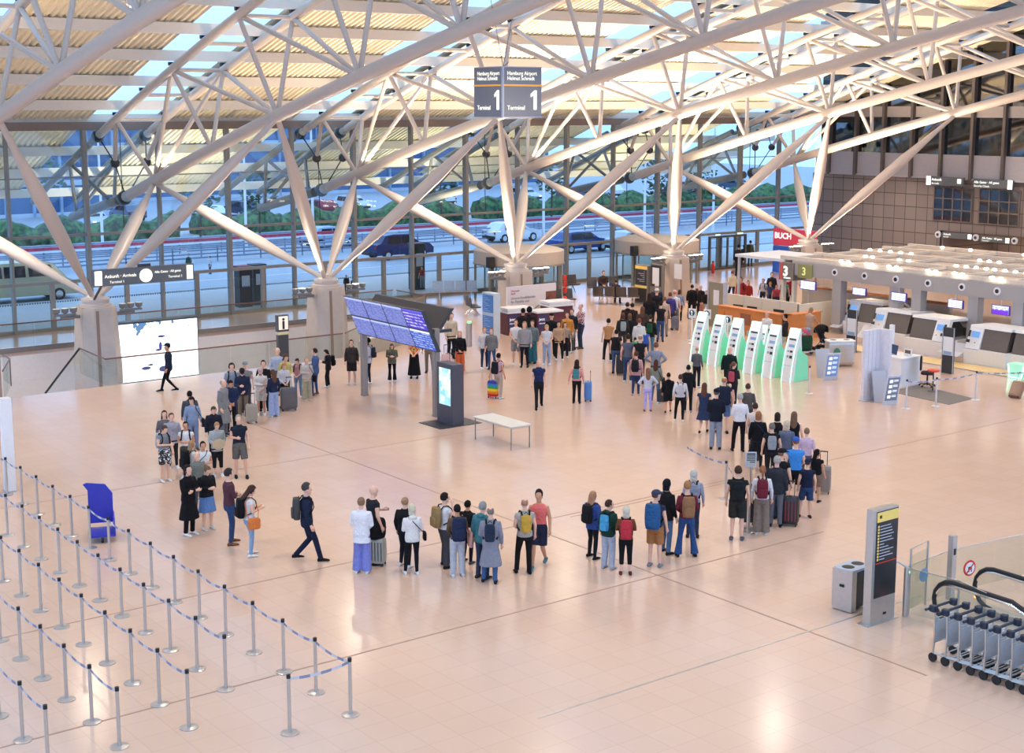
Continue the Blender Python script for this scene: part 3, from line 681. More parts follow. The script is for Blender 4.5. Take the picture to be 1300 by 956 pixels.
# terminal cube
d0 = ray(638,117); dist = 46.0; q = d0*(dist/(d0.dot(DI))); cpos = V(0,0,HC)+q
t = thing('terminal_sign', 'grey hanging cube sign reading Terminal 1 under the roof', 'hanging sign', (cpos.x, cpos.y, cpos.z-.775))
S_ = 1.6
for nm, (x0,x1,y0,y1), m_ in (('sign_box',(.03,S_,0.03,S_),mat('terminal_grey','#8a898c',.55,noise=.01)),):
    b = MB(); b.bx(x0,x1,y0,y1,0,1.56); part(nm, b, m_, t)
b = MB(); b.bx(-.02,.05,-.02,.05,-.01,1.57); part('corner_strip', b, grey, t)
b = MB(); b.bx(0,S_+.01,0,S_+.01,-.03,0); b.bx(0,S_+.01,0,S_+.01,1.56,1.59); part('edge_frame', b, grey, t)
b = MB(); b.bx(.05,S_,.008,.03,.97,1.02); b.bx(.008,.03,.05,S_,.97,1.02); part('orange_stripe', b, mat('orange_stripe','#f3a13a',.5,emit='#f3a13a',es=.5), t)
for rx_, o in (((1,0,0), V(.2,.018,0)), ((0,-1,0), V(.018,S_-.2,0))):
    text(t, 'Hamburg Airport', .17, o+V(0,0,1.32), rx_, m=inkg, bold=.003, spacing=1.0); text(t, 'Helmut Schmidt', .17, o+V(0,0,1.16), rx_, m=inkg, bold=.003, spacing=1.0)
    text(t, 'Terminal', .2, o+V(0,0,.22), rx_, m=inkg, bold=.006)
    b = MB(); q0 = o+Vector(rx_)*.95+V(0,0,.22); nn = Vector(rx_).cross(V(0,0,1))*.012
    pg_ = [(.12,0),(.24,0),(.24,.62),(.15,.62),(.0,.5),(.0,.4),(.12,.46)]
    b.add([q0+Vector(rx_)*u+V(0,0,v)+nn*e for e in (0,1) for u, v in pg_], [tuple(range(7)), tuple(range(13,6,-1))]+[(i,i+7,(i+1) % 7+7,(i+1) % 7) for i in range(7)]); part('figure_one', b, inkg, t)
b = MB(); b.path([(.1,.1,1.56),(-.75,.1,5.2)], .012, 5); b.path([(.1,.1,1.56),(.9,.9,1.75)], .02, 5); part('suspension_wire', b, steel_d, t)
b = MB(); b.path([(.1,.1,1.56),(.95,.1,5.2)], .012, 5); part('suspension_wire', b, steel_d, t)
# red shop sign
t = thing('shop_sign', 'red book shop sign over a blue panel behind the corner column', 'shop sign', (66, 60.6, 0), rz=-PI/2)
b = MB(); b.bx(0,3.2,0,.3,1.65,2.68); part('sign_box', b, mat('shop_red','#c23a50',.5,emit='#c23a50',es=.35), t)
b = MB(); b.bx(0,3.2,0,.3,.0,1.6); part('blue_panel', b, mat('shop_blue','#2c55ad',.5,emit='#2c55ad',es=.2), t)
text(t, 'BUCH', .5, (.12,-.02,2.08), m=inkg, bold=.02)
# ================================================================ poster, promotion counters, steles
t = thing('advertising_poster', 'wide card advertisement poster wall with a hand, in front of the third column', 'poster', (40.0, 53.1, 0))
b = MB(); b.bx(0,2.9,0,.1,0,1.72); part('panel', b, mat('poster_pale','#e9e0dc',.6,noise=.02), t)
b = MB(); b.bx(2.28,2.9,-.012,0,0,1.35); part('brown_picture_field', b, mat('poster_brown','#7a4a3c',.7,noise=.15,scale=3), t)
b = MB(); b.path([(.9,-.02,.25),(1.6,-.02,.6),(2.2,-.02,.95),(2.6,-.02,1.2)], .03, 6, flat=.3); part('printed_pen', b, inkd, t)
b = MB(); b.ell((2.3,-.012,.55), (.38,.01,.28), 12, 6); b.path([(2.1,-.015,.7),(1.8,-.015,.62)], .05, 6, flat=.2); part('printed_hand', b, mat('poster_skin','#d9a68c',.7), t)
pr_ = mat('poster_red_text','#c2455a',.6,noise=0); pg = mat('poster_grey_text','#6f6a6c',.6,noise=0)
text(t, 'Hanseatic', .13, (.2,-.014,1.48), m=pr_, bold=.01); text(t, 'Bank', .13, (.2,-.014,1.35), m=pr_, bold=.01)
for i, s in enumerate(('Unsere Kreditkarten','für Flexible und','Vielreisende')): text(t, s, .17, (.2,-.014,1.12-.175*i), m=pg)
mnavy = mat('counter_navy','#3c3560',.5); mmar = mat('counter_maroon','#5c2a38',.5)
for i, (x, y, lb) in enumerate(((38.6,50.6,'left white-topped promotion counter with navy front under the poster'),(39.7,49.9,'middle white-topped promotion counter with dark red front under the poster'),(41.4,51.2,'right stacked white-topped promotion counter beside the man in the plaid shirt'))):
    t = thing('promotion_counter', lb, 'counter', (x, y, 0), rz=-.15, group='promotion counters')
    b = MB(); b.bx(-.62,.62,-.4,.4,0,.98); part('body', b, mmar, t)
    b = MB(); b.bx(-.68,.68,-.46,.46,.98,1.06); part('counter_top', b, white, t)
    b = MB(); b.bx(-.6,-.1,-.42,-.4,.3,.9); part('front_print', b, mnavy, t)
    text(t, 'Jetzt', .16, (-.55,-.43,.66), m=ink); text(t, 'informieren', .09, (-.55,-.43,.5), m=ink)
    if i != 1: b = MB(); b.bx(-.66,.66,-.44,.44,1.1,1.2); b.bx(-.6,.6,-.4,.4,1.06,1.1); part('upper_tray', b, white, t)
# blue info steles by the curved stair
for (x, y, lb, h) in ((36.8,50.25,'tall blue and white information stele left of the poster wall',2.0),):
    t = thing('information_stele', lb, 'information stele', (x, y, 0)); msb = mat('stele_blue','#3d6da8',.45,emit='#3d6da8',es=.25)
    b = MB(); b.bx(0,.35,-.42,.42,0,h); part('body', b, mat('stele_pale','#c6d0d8',.5), t)
    for z0, z1 in ((1.15,1.92),(.12,1.0)):
        b = MB(); b.bx(-.02,0,-.38,.38,z0,z1); part('blue_panel', b, msb, t)
        b = MB()
        for k in range(9 if z0 > 1 else 10):
            z = z1-.06-k*.08; b.bx(-.026,-.02,.32-.16*((k*7) % 3+1),.32,z-.008,z+.008)
        part('text_lines', b, mat('pale_blue_print','#b9cde4',.5,noise=0), t)
# two-sided boards behind the queue
t = thing('notice_board', 'dark departure notice board with cream header at the head of the queue', 'notice board', (49.6, 54.0, 0))
b = MB(); b.bx(0,.3,-.02,.95,0,2.0); part('body', b, mat('taupe_board','#6f6a66',.5), t)
b = MB(); b.bx(-.015,0,.08,.9,1.0,1.78); b.bx(-.015,0,.08,.9,.1,.82); part('dark_panel', b, mat('board_dark','#2b2828',.3), t)
b = MB(); b.bx(-.02,0,.04,.92,1.8,1.96); b.bx(-.02,0,.04,.92,.84,.96); part('cream_header', b, yel, t)
b = MB()
for k in range(6): b.bx(-.022,-.015,.2,.2+.08*((k*5) % 7+1),1.66-k*.1,1.69-k*.1)
part('text_lines', b, grey, t)
t = thing('poster_case', 'dark framed poster case with a white sheet beside the notice board', 'poster case', (49.7, 53.05, 0))
b = MB(); b.bx(0,.2,0,.85,0,2.12); part('frame', b, mat('taupe_board','#6f6a66',.5), t)
b = MB(); b.bx(-.02,0,.06,.79,1.0,2.06); part('dark_border', b, black, t); b = MB(); b.bx(-.03,-.02,.18,.67,1.12,1.95); part('white_sheet', b, white, t)
t = thing('wall_notice', 'white notice sheet fixed on the fourth column', 'notice', (51.72, 54.0, 1.2))
b = MB(); b.bx(-.03,0,-.3,.25,0,.75); part('white_sheet', b, white, t); b = MB(); b.bx(-.02,.01,-.33,.28,-.03,.78); part('backing', b, grey, t)
t = thing('partition_screen', 'olive grey standing partition panel with a white sheet behind the check-in machines', 'partition panel', (47.1, 46.15, 0))
b = MB(); b.bx(0,.12,0,.95,.0,2.05); part('panel', b, mat('olive_panel','#8b8471',.6), t)
b = MB(); b.bx(-.06,.2,-.04,.0,0,2.1); b.bx(-.06,.2,.95,.99,0,2.1); part('frame_post', b, grey, t)
b = MB(); b.bx(-.015,0,.3,.65,1.0,1.7); part('white_sheet', b, white, t)
# ================================================================ revolving door drums
for i, (x, lb) in enumerate(((46.8,'revolving door drum behind the third column'),(56.8,'revolving door drum behind the fourth column'))):
    t = thing('revolving_door', lb, 'revolving door', (x, 61.1, 0), group='revolving doors'); r = 2.42
    b = MB(); b.lathe((0,0,0), [(r,1.75),(r,2.45),(r-.15,2.5),(r-.6,2.62)], 40); part('canopy_drum', b, mat('beige_drum','#b9ada0',.5,metal=.1), t, True)
    b = MB(); b.lathe((0,0,0), [(r+.04,1.72),(r+.04,1.8),(r-.05,1.8)], 40); part('canopy_ring', b, alum, t, True)
    for a0, a1 in ((150,235),(305,390)):
        b = MB(); b.rings([[V(math.cos(math.radians(a0+(a1-a0)*k/10))*r*.97, math.sin(math.radians(a0+(a1-a0)*k/10))*r*.97, z) for k in range(11)] for z in (.05,1.74)], cap=False, closed=False); part('curved_glass', b, glass, t)
        for a in (a0, (a0+a1)/2, a1): b = MB(); b.box((math.cos(math.radians(a))*r*.97, math.sin(math.radians(a))*r*.97, .88), (.12,.12,1.76), rot=math.radians(a)); part('drum_post', b, alum, t)
    for a in (20,110,200,290):
        b = MB(); e = V(math.cos(math.radians(a)), math.sin(math.radians(a)), 0); b.box(e*1.1+V(0,0,.9), (2.1,.03,1.62), rot=math.radians(a)); part('door_wing', b, glass, t)
        b = MB(); b.box(e*2.2+V(0,0,.9), (.06,.06,1.66), rot=math.radians(a)); b.box(e*1.1+V(0,0,.1), (2.15,.05,.12), rot=math.radians(a)); part('wing_frame', b, alum, t)
    b = MB(); b.box((-2.55,-.9,2.0), (.35,.3,.55)); part('black_speaker', b, black, t)
# automatic doors on the right of the facade
t = thing('sliding_door', 'dark framed glass entrance doors beside the red shop sign', 'entrance door', (63.2, 63.3, 0))
b = MB(); frame_box(b, 0, 3.25, 0, 0, 2.1, .12, .14); b.bx(1.0,1.1,-.05,.05,.1,2); b.bx(1.57,1.67,-.05,.05,.1,2); b.bx(2.2,2.3,-.05,.05,.1,2); part('frame', b, mat('dark_door_frame','#4a4742',.5), t)
b = MB(); b.bx(.12,3.13,-.01,.01,.12,1.98); part('glazing', b, glassf, t)
b = MB(); b.bx(.5,.9,-.08,-.05,2.12,2.22); b.bx(2.4,2.9,-.08,-.05,2.12,2.22); part('exit_light', b, emi('green_exit','#c9ffd2',1.5), t)
# ================================================================ benches
def bench(label, p, rz, n=4, col='dark'):
    t = thing('seat_bench', label, 'seat bench', (p[0], p[1], 0), rz=rz, group='waiting seat benches')
    ms = mat('anthracite_seat','#3d3a3c',.45) if col == 'dark' else mat('grey_blue_seat','#8fa3bb',.35)
    b = MB(); b.bx(-n*.3,n*.3,-.03,.03,.34,.39); part('beam', b, inox, t)
    for k in range(n):
        x = -n*.3+.3+k*.6
        b = MB(); b.box((x,-.05,.43), (.52,.46,.05)); part('seat', b, ms, t)
        b = MB(); b.box((x,.22,.68), (.52,.05,.48), M=Matrix.Rotation(-.18,3,'X')); part('backrest', b, ms, t)
    for x in (-n*.3+.35, n*.3-.35):
        b = MB(); b.path([(x,-.32,.02),(x,0,.34)], .022, 6); b.path([(x,.3,.02),(x,0,.34)], .022, 6); part('leg', b, chrome, t)
    return t
bench('row of pale blue waiting seats by the glass behind the flight boards', F(578,372,.3), -.5, 4, 'l')
bench('grey waiting seats beside the blue stele', F(600,392,.3), 1.2, 2)
bench('dark waiting seats left of the fire hose sign, behind the poster', F(716,383,.3), -.25, 2)
bench('two dark waiting seats in front of the window between the revolving doors', F(722,364,.3), -.2, 2)
bench('long dark waiting bench by the window with a seated person', F(766,374), heading(F(766,374),170)+PI, 3)
bench('dark waiting bench seen from behind, nearest the hall floor', F(782,386), heading(F(782,386),10)+PI, 4)
# hose cabinet / extinguishers
for (x, y, lb) in ((717,392,'red fire hose marker post by the waiting seats'),(905,347,'small red fire extinguisher on the glossy floor by the doors')):
    p = F(x, y); t = thing('fire_extinguisher', lb, 'fire extinguisher', p); rm = mat('fire_red','#d8331f',.4)
    b = MB(); b.lathe((0,0,0), [(.09,0),(.1,.03),(.1,.55),(.06,.64),(.03,.66)], 14); part('bottle', b, rm, t, True)
    b = MB(); b.box((0,0,.7), (.05,.14,.08)); part('valve', b, black, t); b = MB(); b.path([(0,.05,.68),(0,.15,.5),(0,.12,.25)], .015, 6); part('hose', b, black, t)
    if x < 800:
        for q in range(3): b = MB(); b.box((0,0,.95+q*.3), (.08,.2,.26)); part('red_sign', b, rm, t)
# ================================================================ round service bollard
t = thing('bollard', 'short stainless bollard with green light by the flight boards', 'bollard', (34.9,49.0,0))
b = MB(); b.cyl((0,0,0), .12, 1.0, 16); part('post', b, inox, t, True); b = MB(); b.cyl((0,0,1.0), .09, .08, 12); part('green_light', b, emi('green_lamp','#9dffb0',1.5), t, True)
# ================================================================ wooden service desk
t = thing('service_desk', 'large wooden L-shaped service desk behind the self check-in machines', 'service desk', (46.4, 41.8, 0))
b = MB(); b.bx(0,.25,0,4.0,0,1.12); b.bx(0,2.2,-.1,.15,0,1.12); part('front_panel', b, wood, t)
b = MB(); b.bx(-.06,.4,-.12,4.05,1.12,1.16); b.bx(-.02,2.25,-.14,.3,1.12,1.16); part('rim', b, wood, t)
b = MB(); b.bx(.25,1.0,.15,4.0,.72,.76); part('work_top', b, mat('pale_worktop','#e8c894',.4), t)
b = MB(); b.bx(-.03,0,.9,1.6,.55,.6); b.bx(-.03,0,0,.55,.62,.66); part('metal_strip', b, inox, t)
text(t, 'i', .3, (-.03,3.6,.75), (0,-1,0), m=inkd); b = MB(); b.bx(-.02,0,2.0,2.6,.45,.95); part('glass_panel', b, mat('brown_pane','#8c5a44',.2), t)
b = MB(); b.bx(-.02,0,3.0,4.05,0,.5); b.bx(-.02,0,-.1,2.2,0,.22); part('plinth', b, mat('mint_grey_plinth','#b8c9bd',.4), t)
for i, (x, y, lb) in enumerate(((46.95,45.1,'black monitor at the far end of the wooden service desk'),(47.0,44.3,'second black monitor on the wooden service desk'),(47.2,42.9,'black monitor before the desk clerk in the dark suit'))):
    m = thing('monitor', lb, 'monitor', (x, y, .76), rz=.1, group='desk monitors')
    b = MB(); b.bx(-.02,.02,-.27,.27,.12,.45); part('screen', b, black, m); b = MB(); b.bx(.0,.04,-.03,.03,.02,.15); b.bx(-.08,.1,-.12,.12,0,.02); part('stand', b, black, m)
t = thing('desk_printer', 'small white printer between the monitors on the wooden desk', 'printer', (46.9,44.7,.76)); b = MB(); b.rbox((0,0,.17), (.35,.4,.34)); part('body', b, white, t, True); b = MB(); b.bx(-.2,-.16,-.12,.12,.1,.13); part('paper_slot', b, inkd, t)
t = thing('partition_wall', 'low cream partition wall behind the wooden service desk', 'partition', (48.6, 43.0, 0))
b = MB(); b.bx(0,.12,.0,4.4,0,1.35); b.bx(0,3.3,-.05,.06,0,1.3); b.bx(3.3,3.42,-3.6,.06,0,1.2); part('panel', b, cream, t)
for y in (1.1,2.2,3.3): b = MB(); b.bx(-.012,0,y-.01,y+.01,0,1.35); part('joint', b, grey, t)
t = thing('clerk_partition', 'second cream and wood counter wall beyond the grey posts of the island', 'counter wall', (53.0, 38.2, 0))
b = MB(); b.bx(0,.15,0,8.5,.6,1.45); part('cream_panel', b, cream, t); b = MB(); b.bx(-.03,.12,0,8.5,0,.6); part('wood_base', b, woodr, t)
b = MB(); b.bx(-.25,.2,0,8.5,1.45,1.5); part('counter_top', b, wood, t)
t = thing('clerk_partition', 'reddish wooden counter block behind the first white bag drop unit', 'counter wall', (51.0, 37.9, 0))
b = MB(); b.bx(0,1.6,0,4.2,0,.85); part('wood_base', b, woodr, t); b = MB(); b.bx(-.05,1.65,-.05,4.25,.85,.9); part('counter_top', b, wood, t)
t = thing('equipment_stand', 'black equipment racks in the dim back area of the island', 'equipment rack', (55.5, 34.0, 0))
b = MB()
for k in range(5): b.bx(0,.6,k*.9-3,k*.9-2.4,0,1.0+.2*(k % 2)); b.bx(0,.1,k*.9-3.1,k*.9-2.3,1.1,1.15)
part('rack_body', b, mat('dim_brown','#4d423c',.6), t)
for k in range(6): b = MB(); b.ell((-.03,-2.9+k*.5,.95), (.02,.03,.03), 8, 6); part('indicator_light', b, emi('cold_dot','#e4e8ff',3), t)
# ================================================================ check-in island
t = thing('check_in_island', 'grey check-in island portal with round loudspeakers, posts and lamp lattice roof', 'check-in portal', (50, 38, 0))
L = lambda x, y: (x-50, y-38)
bl = mat('blue_grey_portal','#a8a3a1',.4,noise=.01)
b = MB(); b.bx(0,.45,28.5-38,44.7-38,2.38,3.02); part('fascia', b, bl, t)
for y in (42.08,38.95,37.8,35.01,32.95,30.6): b = MB(); b.bx(.02,.43,y-38-.24,y-38+.24,0,2.38); part('portal_post', b, bl, t)
for i in range(9):
    y = 43.85-1.661*i-38
    b = MB(); b.rings([[V(-e*.03, y+math.cos(2*PI*j/20)*.16, 2.72+math.sin(2*PI*j/20)*.16) for j in range(20)] for e in (0,1)]); part('speaker_ring', b, white, t)
    b = MB(); b.rings([[V(-.03-e*.015, y+math.cos(2*PI*j/16)*.085, 2.72+math.sin(2*PI*j/16)*.085) for j in range(16)] for e in (0,1)]); part('speaker_cone', b, black, t)
cr = mat('cream_lattice','#d6c9bc',.5)
for x in (.3,2.6,5.2,7.6,9.6):
    b = MB(); b.bx(x-.12,x+.12,-9.5,7.6,3.03,3.2); part('lattice_beam', b, cr, t)
for k in range(8): b = MB(); y = -9+2.3*k; b.bx(.2,9.7,y-.07,y+.07,3.04,3.16); part('cross_beam', b, cr, t)
b = MB(); b.bx(.3,9.6,-9.4,-2,3.0,3.02); b.bx(.3,9.6,-2,7.5,3.0,3.02); part('lattice_ceiling', b, mat('pale_ceiling','#b3a498',.6), t)
nl = 0
for x, ys in ((.15,[41.9,41.5,40.5,40.2,39.3,38.9,37.3,36.9,35.98,35.6,34.2,33.8,32.4,32.0]),(2.65,[42.6,42.2,40.7,40.2,37.7,37.2,36.7,36.2,35.8,35.3,34.8,34.3,33.8,33.3]),(5.3,[44.5,43.9,43.3,42.7,42.1,38.4,37.9,37.4,36.0,35.5]),(9.0,[43.1,41.5,38.6,37.0])):
    for y in ys:
        b = MB(); b.ell((x-.1, y-38, 3.24), (.10,.10,.06), 10, 6); part('round_lamp', b, lampc if x < 9 else lampc, t, True)
# corner number sign
t = thing('number_sign', 'grey cube with red stripe and white figure 3 at the island corner', 'number sign', (49.9, 44.55, 2.12))
b = MB(); b.bx(0,.9,0,.85,0,.8); part('sign_box', b, mat('warm_grey_box','#7a716a',.5), t)
b = MB(); b.bx(-.012,0,.68,.76,.0,.8); part('red_stripe', b, mat('stripe_red','#d32b2b',.5,emit='#d32b2b',es=.4), t)
text(t, '3', .62, (-.015,.6,.2), (0,-1,0), m=inkg, bold=.03); b = MB(); b.bx(-.014,0,.15,.55,.08,.13); part('underline', b, inkg, t)
b = MB(); b.bx(0.1,.3,.65,.8,-2.12,0); b.bx(.1,.3,.0,.15,-2.12,0); part('support_post', b, cream, t)
t = thing('number_sign', 'dim yellow-green figure 3 on the side of the island corner', 'number sign', (49.96, 44.4, 2.3)); b = MB(); b.bx(-.03,0,-.95,-.1,0,.62); part('face', b, mat('dim_green_face','#6d6a4a',.5,emit='#c9c06a',es=.15), t); text(t, '3', .5, (-.04,-.35,.14), (0,-1,0), m=emi('dim_yellow','#d8e08a',1.2), bold=.02)
t = thing('glass_canopy', 'pale flat canopy slab at the far corner of the check-in island', 'canopy', (50, 46.2, 0)); b = MB(); b.bx(.5,3.6,-.6,2.6,2.85,2.98); part('slab', b, mat('pale_canopy','#d9dbe0',.4), t); b = MB(); b.bx(.6,.7,2.4,2.5,0,2.85); part('support_post', b, grey, t)
# monitors hanging in the portal
sm = [screenmat('counter_screen_0','#ffffff','#eef0ff','#8d93e8',6,1.5), screenmat('counter_screen_1','#e9ecff','#dfe4ff','#7178d8',5,1.5), emi('counter_screen_purple','#7a3fd6',1.4)]
for i, (y1, y0, z1, z0, lb) in enumerate(((44.1,43.19,2.21,1.80,'first hanging screen of the island with purple rim, beside the figure 3'),(41.1,40.35,2.19,1.85,'second hanging screen of the island, between the first two posts'),(39.01,38.21,2.19,1.82,'third hanging screen of the island, above the white machine'),(36.13,35.39,2.19,1.83,'fourth hanging screen of the island, all white'),(34.04,33.22,2.19,1.8,'fifth hanging screen of the island, half purple'))):
    t = thing('hanging_screen', lb, 'hanging screen', (49.9, (y0+y1)/2, z0), group='hanging counter screens'); w_ = (y1-y0)/2; h_ = z1-z0
    b = MB(); b.bx(0,.08,-w_,w_,0,h_); part('housing', b, mat('violet_rim','#5a49a8',.4), t)
    b = MB(); b.bx(-.012,0,-w_+.04,w_-.04,.03,h_-.03); part('display', b, sm[0] if i < 4 else sm[1], t)
    if i == 4: b = MB(); b.bx(-.02,-.012,-w_+.04,w_-.04,.03,h_*.5); part('purple_field', b, sm[2], t)
    if i == 0: b = MB(); b.cyl((.04,0,-1.8), .02, 1.8, 8); part('stand_pole', b, grey, t)
    else: b = MB(); b.cyl((.04,0,h_), .02, 2.4-z1, 8); part('hanger', b, grey, t)
# ================================================================ bag drop units
def unit(label, y, x=48.0, s=1, scr=True):
    t = thing('bag_drop_unit', label, 'bag drop unit', (x, y, 0), group='white bag drop units'); t.scale = (1, s, 1)
    W = .62
    b = MB(); b.prism([(-.05,0),(2.1,0),(2.1,.62),(-.12,.62)], -W-.55, W+.1, 'Y'); part('base_cabinet', b, white, t)
    b = MB(); b.prism([(-.12,.62),(.0,.62),(.35,1.5),(.55,1.5),(.35,.95),(.5,.62),(.7,.62),(.7,.5),(-.12,.5)], .1, W+.1, 'Y'); part('console', b, white, t)
    b = MB(); b.prism([(.1,.62),(.36,1.42),(1.7,1.35),(2.1,.95),(2.1,.62)], -W-.45, .1, 'Y'); part('dark_tunnel', b, mat('smoked_hood','#57504d',.25,spec=.8), t)
    b = MB(); b.prism([(.3,1.42),(.34,1.52),(1.8,1.46),(2.3,1.2),(2.3,1.1),(1.75,1.36)], -W-.5, W+.1, 'Y'); part('hood_edge', b, white, t)
    Mx = Matrix.Rotation(.38, 3, 'Y')
    b = MB(); b.box((.18,.38,1.18), (.02,.34,.24), M=Mx); part('touch_screen', b, emi('machine_blue','#7fb0ee',1.0), t)
    b = MB(); b.box((.14,.63,1.2), (.02,.09,.26), M=Mx); part('card_reader', b, black, t)
    b = MB(); b.box((.0,.6,.92), (.02,.16,.12), M=Mx); part('printer_slot', b, black, t)
    b = MB(); b.ell((.02,.3,.88), (.03,.03,.03), 8, 6); part('scan_button', b, mat('gold','#c9a24a',.4), t)
    b = MB(); b.prism([(-.45,.3),(-.1,.42),(.2,.75),(.2,.55),(-.1,.25)], W+.12, W+.6, 'Y'); part('bag_chute', b, grey, t)
    return t
u0 = unit('white bag drop unit with blue screen, farthest of the row, behind the grey bin', 38.5, 48.9)
dup(u0, (48.1, 33.2, 0), 0, 'white bag drop unit with blue screen in front of the half purple hanging screen')
dup(u0, (50.2, 41.0, 0), 0, 'white bag drop unit behind the black pushchair')
u2 = dup(u0, (48.5, 35.9, 0), 0, 'white bag drop unit turned the other way, behind the bag desk'); u2.scale = (1,-1,1)
u3 = dup(u0, (48.2, 30.9, 0), 0, 'white bag drop unit cut by the right picture edge'); u3.scale = (1,-1,1)
t = thing('conveyor_edge', 'long pale conveyor rim running behind the bag drop units', 'conveyor', (51.5, 36, 0)); b = MB(); b.bx(-.2,.6,-8,1.8,.85,1.08); part('rim', b, mat('taupe_rim','#b5ada4',.5), t); b = MB(); b.bx(-.1,.5,-8,1.8,0,.85); part('dark_body', b, mat('smoked_hood','#57504d',.25), t)
for i, (x, y, lb) in enumerate(((1080,447,'tall black and white leaflet stand behind the grey bin'),(1202,474,'tall black and white leaflet stand between two bag drop units'))):
    p = F(x, y); t = thing('leaflet_stand', lb, 'leaflet stand', p, group='leaflet stands')
    b = MB(); b.bx(0,.08,-.24,.24,0,1.75); part('panel', b, dark, t); b = MB(); b.bx(-.02,0,-.22,.22,.7,1.4); part('white_sheet', b, white, t)
    b = MB(); b.bx(-.03,-.02,-.18,.18,.72,.85); part('blue_field', b, mat('print_blue','#8ba6cf',.5), t); b = MB(); b.bx(-.03,0,-.26,-.24,0,1.75); b.bx(-.03,0,.24,.26,0,1.75); part('edge_rail', b, grey, t)
t = thing('green_lit_base', 'small mint glowing plinth under the rightmost bag drop unit', 'lit plinth', F(1289,481)); b = MB(); b.bx(0,.5,-.35,.35,0,.55); part('plinth', b, mat('mint_plinth','#bfe8d6',.4,emit='#4fe0a8',es=.4), t); b = MB(); b.path([(-.01,-.33,.52),(-.01,-.25,.05),(-.01,.25,.05),(-.01,.33,.52)], .03, 6); part('edge_light', b, mgl, t)
t = thing('floor_strip', 'pale yellow step plate in front of the bag drop units', 'step plate', (47.0,34.5,0)); b = MB(); b.bx(-.1,1.0,-7,5.2,0,.03); part('plate', b, mat('warm_plate','#e9c98a',.35), t); b = MB(); b.bx(-.14,-.1,-7,5.2,0,.035); part('edge_profile', b, inox, t)  # one warm yellow base colour over the whole plate
# ================================================================ bag desk, white column, folding signs
p = F(1150, 492)
t = thing('bag_desk', 'white service counter with laptop, standing on the grey floor mat', 'counter', p, rz=0)
b = MB(); b.bx(-.1,1.0,0.15,1.9,0,1.0); part('counter_body', b, white, t); b = MB(); b.bx(-.14,1.05,0.1,1.95,1.0,1.05); part('counter_top', b, white, t); b = MB(); b.bx(-.115,-.1,1.0,1.02,0,1.0); part('seam', b, grey, t)
lt = thing('laptop', 'open dark laptop on the white bag desk', 'laptop', p+V(.3,1.0,1.05), rz=-.3); b = MB(); b.box((0,0,.01), (.25,.38,.02)); part('keyboard', b, grey, lt); b = MB(); b.box((.14,0,.17), (.02,.5,.36), M=Matrix.Rotation(.2,3,'Y')); part('screen', b, mat('navy_screen','#1c2844',.3,emit='#2a3c6c',es=.3), lt)
lt = thing('card_terminal', 'small white display with brown screen on the bag desk', 'display', p+V(.5,.35,1.05)); b = MB(); b.box((0,0,.16), (.04,.34,.2)); b.box((0,0,.03), (.15,.2,.05)); part('housing', b, white, lt); b = MB(); b.box((-.025,0,.16), (.01,.24,.12)); part('screen', b, mat('brown_scr','#6b4a3a',.4), lt)
t = thing('office_chair', 'dark office chair tucked in at the white bag desk', 'chair', p+V(.75,-.35,0), rz=.6)
b = MB(); b.rbox((0,0,.5), (.46,.46,.1)); part('seat', b, fab('#3a3236'), t, True); b = MB(); b.rbox((0,.24,.85), (.42,.08,.5)); part('backrest', b, fab('#3a3236'), t, True); b = MB(); b.cyl((0,0,.1), .03, .38, 8); part('gas_column', b, black, t)
for k in range(5): b = MB(); a = 2*PI*k/5; b.path([(0,0,.12),(math.cos(a)*.28,math.sin(a)*.28,.07)], .02, 6); b.ell((math.cos(a)*.28,math.sin(a)*.28,.04), (.035,.035,.04), 8, 6); part('castor_arm', b, black, t)
t = thing('bar_stool', 'red round stool beside the white bag desk', 'stool', F(1184,497)); b = MB(); b.lathe((0,0,.72), [(.19,0),(.22,.03),(.2,.07),(.01,.08)], 20); part('seat', b, mat('stool_red','#d2452e',.5), t, True); b = MB(); b.cyl((0,0,.03), .025, .7, 8); b.lathe((0,0,0), [(.2,0),(.2,.015),(.03,.04)], 20); part('stand', b, dark, t, True)
ma = [F(1128,497), F(1205,514), F(1236,506), F(1166,489)]
t = tag(MB().prism([(q.x, q.y) for q in ma], 0, .012, 'Z').build('floor_mat', mat('grey_mat','#77716d',.95,noise=.08)), 'grey rectangular floor mat under the white bag desk', 'mat')
p = F(1104, 508); t = thing('display_wall', 'tall narrow white folding display wall left of the bag desk', 'display wall', p)
b = MB(); b.bx(-.35,.45,0,.12,0,2.45); b.bx(.45,.57,-.4,.12,0,2.45); part('panel', b, mat('lilac_white','#dcd8de',.6), t)
b = MB()
for q in range(3): b.bx(-.16+q*.2,-.15+q*.2,-.006,0,0,2.45)
part('fold_line', b, grey, t); b = MB(); b.bx(-.4,.5,-.1,.15,0,.04); part('foot_plate', b, grey, t)
p = F(1131, 478); t = thing('info_pillar', 'slim white pillar behind the folding display wall', 'pillar', p); b = MB(); b.bx(0,.12,0,.16,0,1.95); part('pillar_body', b, white, t); b = MB(); b.bx(-.1,.22,-.1,.26,0,.03); part('foot_plate', b, grey, t)
